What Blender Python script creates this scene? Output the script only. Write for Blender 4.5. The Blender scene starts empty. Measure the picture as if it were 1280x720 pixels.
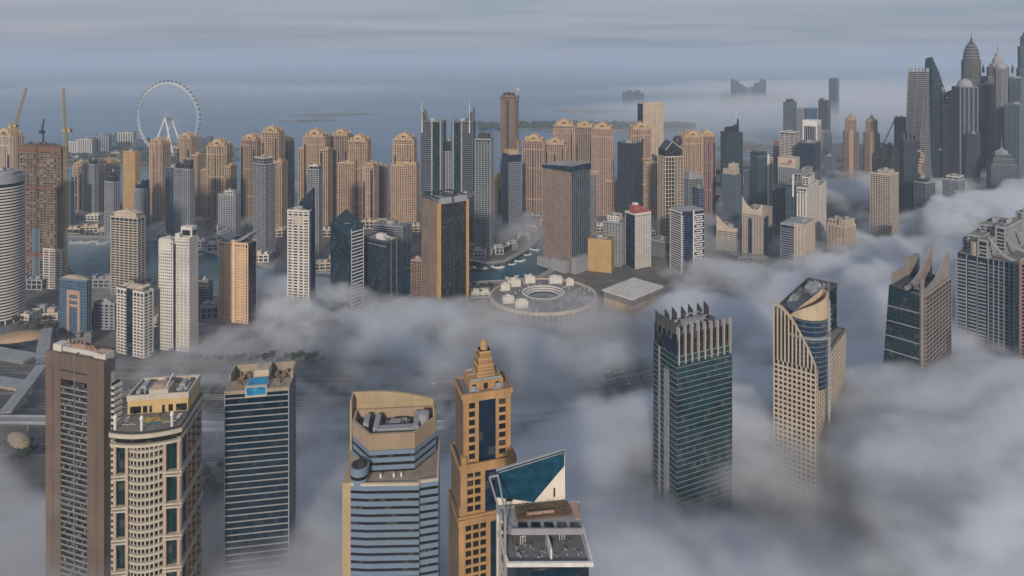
import bpy, math, random
import numpy as np
from math import sin, cos, pi, radians, sqrt, atan2
sc = bpy.context.scene
COL = sc.collection
# ------------------------------------------------------------------ camera
F, CX, HY, CH = 820.0, 640.0, 75.0, 325.0       # focal length (px of a 1280 wide frame), centre column, horizon row, eye height (m)
cam = bpy.data.cameras.new('camera'); cam_o = bpy.data.objects.new('camera', cam); COL.objects.link(cam_o); sc.camera = cam_o
cam_o.location = (0, 0, CH); cam_o.rotation_euler = (radians(90), 0, 0)
cam.lens = 36 * F / 1280; cam.shift_y = -(360 - HY) / 1280; cam.clip_start = 1; cam.clip_end = 90000
# ------------------------------------------------------------------ sky and sun
SUN_EL, SUN_AZ = 20.0, 186.0     # sun low behind the camera
wd = bpy.data.worlds.new('World'); sc.world = wd; wd.use_nodes = True
nt = wd.node_tree; N = nt.nodes.new; L = nt.links.new
bg = nt.nodes['Background']
sky = N('ShaderNodeTexSky'); sky.sky_type = 'NISHITA'; sky.sun_disc = False
sky.sun_elevation = radians(SUN_EL); sky.sun_rotation = radians(SUN_AZ); sky.altitude = 300; sky.air_density = 1.0; sky.dust_density = 3.0; sky.ozone_density = 2.0
tc = N('ShaderNodeTexCoord')
sx = N('ShaderNodeSeparateXYZ'); L(tc.outputs['Generated'], sx.inputs[0])
# thin high cloud sheet: project the direction on a plane so that streaks lie flat and crowd towards the horizon
dvz = N('ShaderNodeMath'); dvz.operation = 'ADD'; L(sx.outputs['Z'], dvz.inputs[0]); dvz.inputs[1].default_value = 0.05
dva = N('ShaderNodeMath'); dva.operation = 'MAXIMUM'; L(dvz.outputs[0], dva.inputs[0]); dva.inputs[1].default_value = 0.02
pr = N('ShaderNodeVectorMath'); pr.operation = 'DIVIDE'; L(tc.outputs['Generated'], pr.inputs[0]); cb = N('ShaderNodeCombineXYZ')
for k in range(3): L(dva.outputs[0], cb.inputs[k])
L(cb.outputs[0], pr.inputs[1])
mp = N('ShaderNodeMapping'); mp.inputs['Scale'].default_value = (0.20, 0.42, 0.0); mp.inputs['Rotation'].default_value = (0, 0, radians(6)); L(pr.outputs[0], mp.inputs[0])
nz = N('ShaderNodeTexNoise'); nz.inputs['Scale'].default_value = 1.0; nz.inputs['Detail'].default_value = 6; nz.inputs['Roughness'].default_value = 0.5; nz.inputs['Distortion'].default_value = 0.4; L(mp.outputs[0], nz.inputs['Vector'])
cr = N('ShaderNodeValToRGB'); cr.color_ramp.elements[0].position = 0.30; cr.color_ramp.elements[0].color = (0, 0, 0, 1); cr.color_ramp.elements[1].position = 0.80; cr.color_ramp.elements[1].color = (1, 1, 1, 1)
L(nz.outputs['Fac'], cr.inputs[0])
cl = N('ShaderNodeMix'); cl.data_type = 'RGBA'; L(cr.outputs[0], cl.inputs['Factor'])
CLOUD_A, CLOUD_B = (2.25, 2.9, 3.9, 1), (4.9, 4.75, 5.2, 1)
cl.inputs[6].default_value = CLOUD_A; cl.inputs[7].default_value = CLOUD_B
mx = N('ShaderNodeMix'); mx.data_type = 'RGBA'; mx.inputs['Factor'].default_value = 0.85
L(sky.outputs[0], mx.inputs[6]); L(cl.outputs[2], mx.inputs[7]); L(mx.outputs[2], bg.inputs['Color'])
bg.inputs['Strength'].default_value = 0.10
sun = bpy.data.lights.new('sun', 'SUN'); sun.energy = 3.4; sun.angle = radians(4.0); sun.color = (1.0, 0.85, 0.71)
sun_o = bpy.data.objects.new('sun', sun); COL.objects.link(sun_o)
# lamp shines along its local -Z: point it from the sun's azimuth (clockwise from +Y) at SUN_EL
_az = radians(SUN_AZ)
from mathutils import Vector
_sd = Vector((sin(_az) * cos(radians(SUN_EL)), cos(_az) * cos(radians(SUN_EL)), sin(radians(SUN_EL))))
sun_o.rotation_euler = _sd.to_track_quat('Z', 'Y').to_euler()
sc.view_settings.view_transform = 'Standard'; sc.view_settings.look = 'None'; sc.view_settings.gamma = 1; sc.view_settings.exposure = 0.0
cy = sc.cycles
cy.use_denoising = True; cy.max_bounces = 6; cy.diffuse_bounces = 2; cy.glossy_bounces = 2; cy.transmission_bounces = 1; cy.volume_bounces = 5; cy.transparent_max_bounces = 6
cy.volume_step_rate = 1.6; cy.volume_max_steps = 200; cy.caustics_reflective = False; cy.caustics_refractive = False
cy.use_adaptive_sampling = True; cy.adaptive_threshold = 0.02
# ------------------------------------------------------------------ photo geometry -> world metres
def PX(px, d): return (px - CX) / F * d
def PZ(py, d): return CH - (py - HY) * d / F
def DG(py): return F * CH / (py - HY)            # distance of a ground point seen on row py
def GP(px, py): d = DG(py); return (PX(px, d), d)
rnd = random.Random(11)
# ------------------------------------------------------------------ materials
MATS = {}
def wall(name, col, rough=0.85, var=0.16, streak=0.5):
    if name in MATS: return MATS[name]
    m = bpy.data.materials.new(name); m.use_nodes = True; t = m.node_tree; b = t.nodes['Principled BSDF']
    tc = t.nodes.new('ShaderNodeTexCoord'); mp = t.nodes.new('ShaderNodeMapping'); mp.inputs['Scale'].default_value = (0.35, 0.35, 0.02)
    t.links.new(tc.outputs['Object'], mp.inputs[0])
    n1 = t.nodes.new('ShaderNodeTexNoise'); n1.inputs['Scale'].default_value = 1; n1.inputs['Detail'].default_value = 4; t.links.new(mp.outputs[0], n1.inputs['Vector'])
    n2 = t.nodes.new('ShaderNodeTexNoise'); n2.inputs['Scale'].default_value = 0.07; n2.inputs['Detail'].default_value = 5; t.links.new(tc.outputs['Object'], n2.inputs['Vector'])
    a = t.nodes.new('ShaderNodeMath'); a.operation = 'MULTIPLY_ADD'; t.links.new(n1.outputs[0], a.inputs[0]); a.inputs[1].default_value = streak; t.links.new(n2.outputs[0], a.inputs[2])
    r = t.nodes.new('ShaderNodeMapRange'); r.inputs[1].default_value = 0.4; r.inputs[2].default_value = 1.1; r.inputs[3].default_value = 1 - var * 1.6; r.inputs[4].default_value = 1 + var
    t.links.new(a.outputs[0], r.inputs[0])
    h = t.nodes.new('ShaderNodeHueSaturation'); h.inputs['Color'].default_value = (*col, 1); t.links.new(r.outputs[0], h.inputs['Value'])
    t.links.new(h.outputs[0], b.inputs['Base Color']); b.inputs['Roughness'].default_value = rough
    MATS[name] = m; return m
def glass(name, col, rough=0.12, ior=1.5, cell=(2.6, 2.6, 3.5), var=0.6, light=0.035):
    """curtain wall: dark reflective panes, each with its own tone and a few with drawn blinds"""
    if name in MATS: return MATS[name]
    m = bpy.data.materials.new(name); m.use_nodes = True; t = m.node_tree; b = t.nodes['Principled BSDF']
    tc = t.nodes.new('ShaderNodeTexCoord')
    ad = t.nodes.new('ShaderNodeVectorMath'); ad.operation = 'ADD'; ad.inputs[1].default_value = (1000.37, 1000.41, 0.2); t.links.new(tc.outputs['Object'], ad.inputs[0])
    dv = t.nodes.new('ShaderNodeVectorMath'); dv.operation = 'DIVIDE'; dv.inputs[1].default_value = cell; t.links.new(ad.outputs[0], dv.inputs[0])
    fl = t.nodes.new('ShaderNodeVectorMath'); fl.operation = 'FLOOR'; t.links.new(dv.outputs[0], fl.inputs[0])
    wn = t.nodes.new('ShaderNodeTexWhiteNoise'); t.links.new(fl.outputs[0], wn.inputs['Vector'])
    n2 = t.nodes.new('ShaderNodeTexNoise'); n2.inputs['Scale'].default_value = 0.05; n2.inputs['Detail'].default_value = 3; t.links.new(tc.outputs['Object'], n2.inputs['Vector'])
    mu = t.nodes.new('ShaderNodeMath'); mu.operation = 'MULTIPLY_ADD'; mu.inputs[1].default_value = 0.55; t.links.new(wn.outputs['Value'], mu.inputs[0]); t.links.new(n2.outputs[0], mu.inputs[2])
    r = t.nodes.new('ShaderNodeMapRange'); r.inputs[1].default_value = 0.3; r.inputs[2].default_value = 1.2; r.inputs[3].default_value = 1 - var; r.inputs[4].default_value = 1 + var
    t.links.new(mu.outputs[0], r.inputs[0])
    h = t.nodes.new('ShaderNodeHueSaturation'); h.inputs['Color'].default_value = (*col, 1); t.links.new(r.outputs[0], h.inputs['Value'])
    gt = t.nodes.new('ShaderNodeMath'); gt.operation = 'GREATER_THAN'; gt.inputs[1].default_value = 0.90; t.links.new(wn.outputs['Value'], gt.inputs[0])
    mxx = t.nodes.new('ShaderNodeMix'); mxx.data_type = 'RGBA'; t.links.new(gt.outputs[0], mxx.inputs['Factor']); t.links.new(h.outputs[0], mxx.inputs[6]); mxx.inputs[7].default_value = (light + col[0], light + col[1], light + col[2], 1)
    t.links.new(mxx.outputs[2], b.inputs['Base Color']); b.inputs['Roughness'].default_value = rough; b.inputs['IOR'].default_value = ior
    # panes are never perfectly coplanar
    bp = t.nodes.new('ShaderNodeBump'); bp.inputs['Strength'].default_value = 0.5; bp.inputs['Distance'].default_value = 0.9
    t.links.new(n2.outputs[0], bp.inputs['Height']); t.links.new(bp.outputs[0], b.inputs['Normal'])
    MATS[name] = m; return m
def plain(name, col, rough=0.6, metal=0.0):
    if name in MATS: return MATS[name]
    m = bpy.data.materials.new(name); m.use_nodes = True; t = m.node_tree; b = t.nodes['Principled BSDF']
    n2 = t.nodes.new('ShaderNodeTexNoise'); n2.inputs['Scale'].default_value = 0.3; n2.inputs['Detail'].default_value = 5
    tc = t.nodes.new('ShaderNodeTexCoord'); t.links.new(tc.outputs['Object'], n2.inputs['Vector'])
    r = t.nodes.new('ShaderNodeMapRange'); r.inputs[1].default_value = 0.3; r.inputs[2].default_value = 0.7; r.inputs[3].default_value = 0.82; r.inputs[4].default_value = 1.15; t.links.new(n2.outputs[0], r.inputs[0])
    h = t.nodes.new('ShaderNodeHueSaturation'); h.inputs['Color'].default_value = (*col, 1); t.links.new(r.outputs[0], h.inputs['Value'])
    t.links.new(h.outputs[0], b.inputs['Base Color']); b.inputs['Roughness'].default_value = rough; b.inputs['Metallic'].default_value = metal
    MATS[name] = m; return m
W_TAN = wall('tan_render', (0.42, 0.29, 0.20)); W_TAN2 = wall('deep_tan_render', (0.33, 0.235, 0.165)); W_TAN3 = wall('pale_tan_render', (0.45, 0.36, 0.28))
W_CROWN = wall('ochre_crown_render', (0.45, 0.32, 0.19)); W_ROSE = wall('rose_render', (0.36, 0.24, 0.19))
W_WHITE = wall('white_render', (0.55, 0.53, 0.49)); W_OFF = wall('cream_render', (0.46, 0.40, 0.32)); W_GREY = wall('grey_concrete', (0.17, 0.175, 0.18)); W_LG = wall('pale_grey_panels', (0.27, 0.285, 0.305)); W_MID = wall('dusk_grey_panels', (0.15, 0.155, 0.165))
W_BG = wall('blue_grey_panels', (0.11, 0.15, 0.19)); W_BROWN = wall('brown_stone', (0.112, 0.085, 0.068), streak=0.8, var=0.22); W_DK = wall('dark_cladding', (0.05, 0.055, 0.06)); W_GOLD = wall('gold_cladding', (0.46, 0.27, 0.09)); W_YEL = wall('yellow_ochre_render', (0.42, 0.275, 0.12))
W_OR = wall('orange_tan_render', (0.60, 0.42, 0.27)); W_CONC = wall('raw_concrete', (0.17, 0.13, 0.10), streak=0.9, var=0.3); W_MUD = wall('site_brown', (0.10, 0.07, 0.05)); W_STEEL = plain('steel_grey', (0.22, 0.23, 0.24), 0.5); W_ROOF = wall('roof_screed', (0.20, 0.19, 0.18), var=0.3); W_SAND = wall('sand_roof', (0.33, 0.28, 0.22), var=0.3)
G_NAVY = glass('navy_glass', (0.006, 0.018, 0.040)); G_TEAL = glass('teal_glass', (0.004, 0.022, 0.038)); G_BLK = glass('black_glass', (0.010, 0.012, 0.016)); G_GREEN = glass('green_glass', (0.006, 0.028, 0.028)); G_SM = glass('smoked_window_glass', (0.014, 0.013, 0.014), rough=0.25, light=0.07, ior=1.5); G_BL = glass('blue_glass', (0.02, 0.08, 0.16)); G_SLATE = glass('slate_glass', (0.022, 0.034, 0.05))
M_WHITE = plain('white_paint', (0.62, 0.62, 0.60)); M_DARK = plain('dark_metal', (0.03, 0.03, 0.035)); M_RED = wall('red_render', (0.34, 0.09, 0.06)); M_YCR = plain('crane_yellow', (0.35, 0.27, 0.10)); M_PLANT = plain('rooftop_plant_grey', (0.33, 0.33, 0.32)); M_ASPH = wall('asphalt', (0.055, 0.058, 0.062), var=0.2)
# ------------------------------------------------------------------ mesh builder
class MB:
    def __init__(s): s.v = []; s.f = []; s.m = []
    def add(s, vs, fs, mi=0):
        n = len(s.v); s.v += vs
        for f in fs: s.f.append(tuple(i + n for i in f)); s.m.append(mi)
    def box(s, x0, x1, y0, y1, z0, z1, mi=0):
        s.add([(x0, y0, z0), (x1, y0, z0), (x1, y1, z0), (x0, y1, z0), (x0, y0, z1), (x1, y0, z1), (x1, y1, z1), (x0, y1, z1)],
              [(0, 1, 5, 4), (1, 2, 6, 5), (2, 3, 7, 6), (3, 0, 4, 7), (4, 5, 6, 7), (3, 2, 1, 0)], mi)
    def prism(s, poly, z0, z1, mi=0, top=None):
        n = len(poly); zt = z1 if isinstance(z1, (list, tuple)) else [z1] * n
        s.add([(x, y, z0) for x, y in poly] + [(x, y, zt[i]) for i, (x, y) in enumerate(poly)], [(i, (i + 1) % n, n + (i + 1) % n, n + i) for i in range(n)], mi)
        s.add([(x, y, zt[i]) for i, (x, y) in enumerate(poly)], [tuple(range(n))], mi if top is None else top)
    def loft(s, rings, mi=0, cap=True):
        n = len(rings[0]); vs = [p for r in rings for p in r]; fs = []
        for k in range(len(rings) - 1):
            for i in range(n): j = (i + 1) % n; fs.append((k * n + i, k * n + j, (k + 1) * n + j, (k + 1) * n + i))
        if cap: fs.append(tuple((len(rings) - 1) * n + i for i in range(n))); fs.append(tuple(reversed(range(n))))
        s.add(vs, fs, mi)
    def lathe(s, prof, n=16, c=(0, 0), mi=0):
        s.loft([[(c[0] + r * cos(2 * pi * i / n), c[1] + r * sin(2 * pi * i / n), z) for i in range(n)] for r, z in prof], mi)
    def tube(s, a, b, r, n=4, mi=0, r2=None):
        a = Vector(a); b = Vector(b); d = (b - a); 
        if d.length < 1e-6: return
        d.normalize(); u = d.cross(Vector((0, 0, 1)) if abs(d.z) < 0.95 else Vector((1, 0, 0))).normalized(); w = d.cross(u)
        r2 = r if r2 is None else r2; R = []
        for p, q in ((a, r), (b, r2)): R.append([tuple(p + u * (q * cos(2 * pi * i / n + pi / 4)) + w * (q * sin(2 * pi * i / n + pi / 4))) for i in range(n)])
        s.loft(R, mi)
    def beam(s, a, b, hw, hh, mi=0):
        """horizontal-ish bar of half width hw and half height hh"""
        a = Vector(a); b = Vector(b); d = (b - a).normalized(); u = Vector((d.y, -d.x, 0)); u = u.normalized() if u.length > 1e-5 else Vector((1, 0, 0)); w = u.cross(d)
        s.loft([[tuple(p + u * i * hw + w * j * hh) for i, j in ((-1, -1), (1, -1), (1, 1), (-1, 1))] for p in (a, b)], mi)
    def seg(s, P, Q, t0, t1, out, z0, z1, mi=0, inn=0.05):
        """a piece standing proud of the wall P->Q (CCW outline), between t0 and t1 metres along it"""
        dx, dy = Q[0] - P[0], Q[1] - P[1]; Ln = sqrt(dx * dx + dy * dy); dx /= Ln; dy /= Ln; nx, ny = dy, -dx
        a = (P[0] + dx * t0 - nx * inn, P[1] + dy * t0 - ny * inn); b = (P[0] + dx * t1 - nx * inn, P[1] + dy * t1 - ny * inn)
        c = (P[0] + dx * t1 + nx * out, P[1] + dy * t1 + ny * out); d = (P[0] + dx * t0 + nx * out, P[1] + dy * t0 + ny * out)
        s.add([(*a, z0), (*b, z0), (*c, z0), (*d, z0), (*a, z1), (*b, z1), (*c, z1), (*d, z1)], [(3, 2, 6, 7), (2, 1, 5, 6), (0, 3, 7, 4), (4, 7, 6, 5), (0, 1, 2, 3)], mi)
    def ring(s, poly, out, z0, z1, mi=0, inn=0.3):
        o = offs(poly, out); i_ = offs(poly, -inn); n = len(poly)
        s.add([(x, y, z0) for x, y in o] + [(x, y, z1) for x, y in o] + [(x, y, z1) for x, y in i_] + [(x, y, z0) for x, y in i_],
              [q for i in range(n) for j in [(i + 1) % n] for q in ((i, j, n + j, n + i), (n + i, n + j, 2 * n + j, 2 * n + i), (3 * n + i, 3 * n + j, j, i), (2 * n + i, 2 * n + j, 3 * n + j, 3 * n + i))], mi)
    def mesh(s, name, mats):
        me = bpy.data.meshes.new(name)
        nv, nf = len(s.v), len(s.f); me.vertices.add(nv); me.vertices.foreach_set('co', np.array(s.v, dtype=np.float32).ravel())
        ls = np.fromiter((len(f) for f in s.f), dtype=np.int32, count=nf); tot = int(ls.sum()); me.loops.add(tot); me.polygons.add(nf)
        me.loops.foreach_set('vertex_index', np.fromiter((i for f in s.f for i in f), dtype=np.int32, count=tot))
        me.polygons.foreach_set('loop_start', np.concatenate(([0], np.cumsum(ls)[:-1])).astype(np.int32)); me.polygons.foreach_set('loop_total', ls)
        me.polygons.foreach_set('material_index', np.array(s.m, dtype=np.int32)); me.update(calc_edges=True); me.validate(); me.shade_flat()
        for m in (mats if isinstance(mats, (list, tuple)) else [mats]): me.materials.append(m)
        return me
    def build(s, name, mats, parent=None, kind=None, label=None, cat=None, group=None, loc=None, rz=None):
        if not s.v: return None
        o = bpy.data.objects.new(name, s.mesh(name, mats)); return fin(o, parent, kind, label, cat, group, loc, rz)
def fin(o, parent=None, kind=None, label=None, cat=None, group=None, loc=None, rz=None):
    COL.objects.link(o)
    if parent is not None: o.parent = parent
    if kind: o['kind'] = kind
    if label: o['label'] = label
    if cat: o['category'] = cat
    if group: o['group'] = group
    if loc is not None: o.location = loc
    if rz is not None: o.rotation_euler = (0, 0, rz)
    return o
def offs(poly, d):
    n = len(poly); out = []
    for i in range(n):
        p, q, r = poly[i - 1], poly[i], poly[(i + 1) % n]
        a = (q[0] - p[0], q[1] - p[1]); b = (r[0] - q[0], r[1] - q[1]); la = sqrt(a[0] ** 2 + a[1] ** 2) or 1; lb = sqrt(b[0] ** 2 + b[1] ** 2) or 1
        n1 = (a[1] / la, -a[0] / la); n2 = (b[1] / lb, -b[0] / lb); m = (n1[0] + n2[0], n1[1] + n2[1]); k = 2 * d / max(0.35, m[0] ** 2 + m[1] ** 2) if True else 0
        out.append((q[0] + m[0] * k, q[1] + m[1] * k))
    return out
def rect(x0, x1, y0, y1): return [(x0, y0), (x1, y0), (x1, y1), (x0, y1)]
def circ(r, n=24, c=(0, 0), ry=None): return [(c[0] + r * cos(2 * pi * i / n), c[1] + (ry or r) * sin(2 * pi * i / n)) for i in range(n)]
def empty(name, label, cat, loc, rz=0, group=None):
    o = bpy.data.objects.new(name, None); o.empty_display_size = 5
    return fin(o, None, None, label, cat, group, loc, rz)
def pieces(root, name, mb, mats, zs, kind=None):
    """the same piece at many heights: single objects that share one mesh"""
    me = mb.mesh(name, mats); out = []
    for z in zs: o = bpy.data.objects.new(name, me); o.location = (0, 0, z); fin(o, root, kind); out.append(o)
    return out
def spot(x0, xc, x1, d, yaw, D=None, Wd=None, raw=None):
    """a rectangular plan from the photo columns of its left end, near corner and right end; returns centre, width, depth, rotation"""
    C0 = (PX(xc, d), d); th = radians(abs(yaw)); br_ = atan2(xc - CX, F)
    if (yaw >= 0) == (br_ > 0) and yaw and not raw: th += abs(br_)          # turn is measured from the line of sight
    if raw: th = radians(yaw); yaw = 1 if raw == 'R' else -1
    right = yaw >= 0; yaw = math.degrees(th) * (1 if right else -1)
    def sol(px, u):
        s_ = (px - CX) / F; den = u[0] - s_ * u[1]
        return (s_ * d - C0[0]) / den if abs(den) > 1e-4 else 1e9
    if right:
        ul, ur = (-cos(th), sin(th)), (sin(th), cos(th)); w = Wd or sol(x0, ul); dd = D or sol(x1, ur)
    else:
        ur, ul = (cos(th), sin(th)), (-sin(th), cos(th)); w = Wd or sol(x1, ur); dd = D or sol(x0, ul)
    if not 2 < w < 400 or not 2 < dd < 400: print('SPOT?', x0, xc, x1, d, yaw, round(w, 1), round(dd, 1)); w = min(max(w, 8), 60); dd = min(max(dd, 8), 60)
    c = (C0[0] + (ul[0] * w + ur[0] * dd) / 2, d + (ul[1] * w + ur[1] * dd) / 2) if right else (C0[0] + (ur[0] * w + ul[0] * dd) / 2, d + (ur[1] * w + ul[1] * dd) / 2)
    return c, w, dd, -radians(yaw)
def skin(mb, poly, z0, z1, st, mi=0, edges=None, top=True):
    """floor bands and piers standing proud of a glass core. st: fh floor height, bh band height, bt band depth, sp pier spacing, pw pier width, pt pier depth"""
    fh, bh, bt, sp, pw, pt = st
    n = len(poly)
    for i in range(n):
        if edges is not None and i not in edges: continue
        P, Q = poly[i], poly[(i + 1) % n]; Ln = sqrt((P[0] - Q[0]) ** 2 + (P[1] - Q[1]) ** 2)
        if Ln < 0.8: continue
        if bh > 0:
            k = 0
            while z0 + (k + 1) * fh <= z1 + 0.01:
                z = z0 + k * fh; mb.seg(P, Q, 0, Ln, bt, z, z + bh, mi); k += 1
        if sp > 0:
            m = max(1, round(Ln / sp))
            for j in range(m + 1):
                c = Ln * j / m; a, b = max(-pt * 0.9, c - pw / 2), min(Ln + pt * 0.9, c + pw / 2); mb.seg(P, Q, a, b, pt, z0, z1 - 0.02, mi)
        if top: mb.seg(P, Q, -pt * 0.9, Ln + pt * 0.9, pt + 0.1, z1 - 1.2, z1 + 1.1, mi)
def roofkit(mb, x0, x1, y0, y1, z, n=8, seed=0, h=3.5, mi=0):
    """air handlers, tanks, ducts and stair heads"""
    r = random.Random(seed); w, l = x1 - x0, y1 - y0
    mb.box(x0 + w * .3, x0 + w * .62, y0 + l * .35, y0 + l * .7, z, z + h * 1.25, mi)
    for _ in range(n):
        a, b = r.uniform(.06, .3) * min(w, 18), r.uniform(.06, .3) * min(l, 18); cx, cy = r.uniform(x0 + a, x1 - a), r.uniform(y0 + b, y1 - b); hh = h * r.uniform(.25, .9)
        if r.random() < .3: q = min(2.2, min(a, b) * .5); mb.lathe([(q, z), (q, z + hh * .7), (q * .6, z + hh * .7 + .3)], 8, (cx, cy), mi)
        else: mb.box(cx - a / 2, cx + a / 2, cy - b / 2, cy + b / 2, z, z + hh, mi)
    for _ in range(n // 3):
        cx, cy = r.uniform(x0, x1), r.uniform(y0, y1); mb.beam((cx, cy, z + .5), (min(x1, cx + r.uniform(2, w * .4)), cy, z + .5), .3, .3, mi)
# facade styles                fh   bh   bt   sp   pw   pt
S_GRID = (3.5, 1.4, .45, 4.8, 1.8, .6); S_FINE = (3.4, 1.1, .45, 4.2, 1.2, .6); S_BAND = (3.5, 1.3, .6, 12., .8, .3); S_RIB = (3.6, .5, .15, 2.6, .7, .5)
S_BALC = (3.5, 1.1, 1.1, 9., 1.6, .9); S_CURT = (3.6, .45, .12, 6., .3, .18); S_WIDE = (3.6, 1.5, .4, 6.5, 2.2, .6); S_DBL = (7.2, 1.4, .5, 8., 1.2, .5); S_BIG = (3.6, 2.2, .4, 5.2, 2.6, .5)

# ------------------------------------------------------------------ air and fog settings
HAZE = 0.00010; FOG_D = 0.032; FOG_G = 0.15; SEAFOG_D = 0.0018
NF_LO, NF_HI, NF_V = (-950., 190., 0.), (1500., 1750., 174.), (5., 5., 4.)
SF_LO, SF_HI, SF_V = (-5200., 1900., 0.), (6500., 9000., 140.), (70., 70., 14.)
FOGMAP = [  # bearing (column), distance (m), fog top (m), amount
 (0, 300, 66, .2), (85, 330, 84, .26), (20, 390, 56, .18), (60, 450, 36, .15), (180, 300, 70, .3), (240, 420, 35, .28), (300, 500, 30, .25), (400, 420, 45, .38), (500, 330, 50, .32), (600, 300, 60, .4), (560, 520, 40, .32), (420, 600, 32, .32), (0, 620, 6, .05), (120, 620, 10, .08), (220, 680, 30, .35),
 (720, 300, 75, .6), (760, 450, 66, .65), (850, 380, 66, 1.0), (950, 420, 50, 1.1), (1010, 450, 60, 1.4), (1000, 400, 62, 1.2), (870, 425, 72, 1.0), (1100, 400, 95, 1.3), (1250, 380, 120, 1.4), (1000, 560, 42, 1.2), (1160, 560, 66, 1.3), (1300, 620, 56, 1.3), (1240, 480, 100, 1.3), (860, 520, 50, 1),
 (300, 760, 24, .6), (380, 780, 34, .85), (470, 760, 32, .8), (560, 780, 26, .75), (650, 700, 26, .4), (760, 680, 28, .5), (860, 760, 34, .9), (600, 770, 14, .2), (700, 735, 16, .3), (790, 750, 14, .25), (640, 800, 14, .2), (690, 810, 14, .2), (745, 810, 12, .2), (795, 830, 3, .04), (780, 790, 4, .05), (630, 870, 12, .1), (690, 880, 12, .08), (750, 890, 12, .1), (810, 890, 10, .3), (860, 900, 26, 1.0), (930, 950, 26, 1.1), (1040, 950, 34, 1.2), (1150, 900, 60, 1.3), (1300, 900, 95, 1.3),
 (1100, 1150, 32, .8), (1200, 1150, 70, 1.3), (1290, 1200, 85, 1.3), (1180, 1400, 50, .7), (1280, 1500, 60, .8), (900, 1200, 15, .15), (1000, 1300, 18, .12), (1060, 1400, 22, .2), (1080, 1650, 45, .5),
 (200, 820, 4, .03), (100, 800, 3, .02), (250, 1000, 3, .02), (450, 980, 4, .04), (600, 1050, 4, .03), (740, 1100, 8, .06), (100, 1500, 3, .02), (500, 1500, 3, .02), (800, 1500, 5, .03), (0, 1000, 3, .02), (950, 1650, 15, .15)]

# ------------------------------------------------------------------ generic high-rise
def block(root, x0, x1, y0, y1, z0, z1, st, wm, gm, name='wing', poly=None, edges=None, seed=0, roof=6, roofm=None):
    """a glass core with its proud wall grid, parapet and rooftop plant"""
    p = poly or rect(x0, x1, y0, y1)
    b = MB(); b.prism(p, z0, z1, 0, 1); core = b.build(name, [gm, roofm or W_ROOF], root)
    f = MB(); skin(f, p, z0, z1, st, 0, edges); f.build('facade_grid', [wm], core, 'stuff')
    if roof:
        r = MB(); xs = [q[0] for q in p]; ys = [q[1] for q in p]; xa, xb, ya, yb = min(xs), max(xs), min(ys), max(ys); mx_, my_ = (xb - xa) * .15, (yb - ya) * .15
        roofkit(r, xa + mx_, xb - mx_, ya + my_, yb - my_, z1, roof, seed + int(z1)); r.build('roof_plant', [M_PLANT], core, 'stuff')
    return core
def tower(name, label, x0, xc, x1, yt, d, yaw, wm, gm, st, blocks=(), D=None, Wd=None, cat='skyscraper', group=None, roof=6, z0=0, poly=None, edges=None, z1=None):
    c, w, dd, rz = spot(x0, xc, x1, d, yaw, D, Wd); H = PZ(yt, d) if z1 is None else z1
    root = empty(name, label, cat, (c[0], c[1], z0), rz, group)
    pl = [(a * w, b * dd) for a, b in poly] if poly else None
    block(root, -w / 2, w / 2, -dd / 2, dd / 2, 0, H, st, wm, gm, 'tower_body', pl, edges, int(x0 * 7 + d), roof)
    for bl in blocks:   # (fx0, fx1, fy0, fy1, z0 | None, ytop px | ('z', m), style, wall, glass)
        fx0, fx1, fy0, fy1, za, zb, s2, w2, g2 = bl
        zb = H + zb[1] if isinstance(zb, tuple) else PZ(zb, d)
        block(root, fx0 * w, fx1 * w, fy0 * dd, fy1 * dd, H if za == 'H' else (za or 0), zb, s2 or st, w2 or wm, g2 or gm, 'wing' if za != 'H' else 'penthouse', seed=int(x0), roof=3)
    return root, w, dd, H
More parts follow.
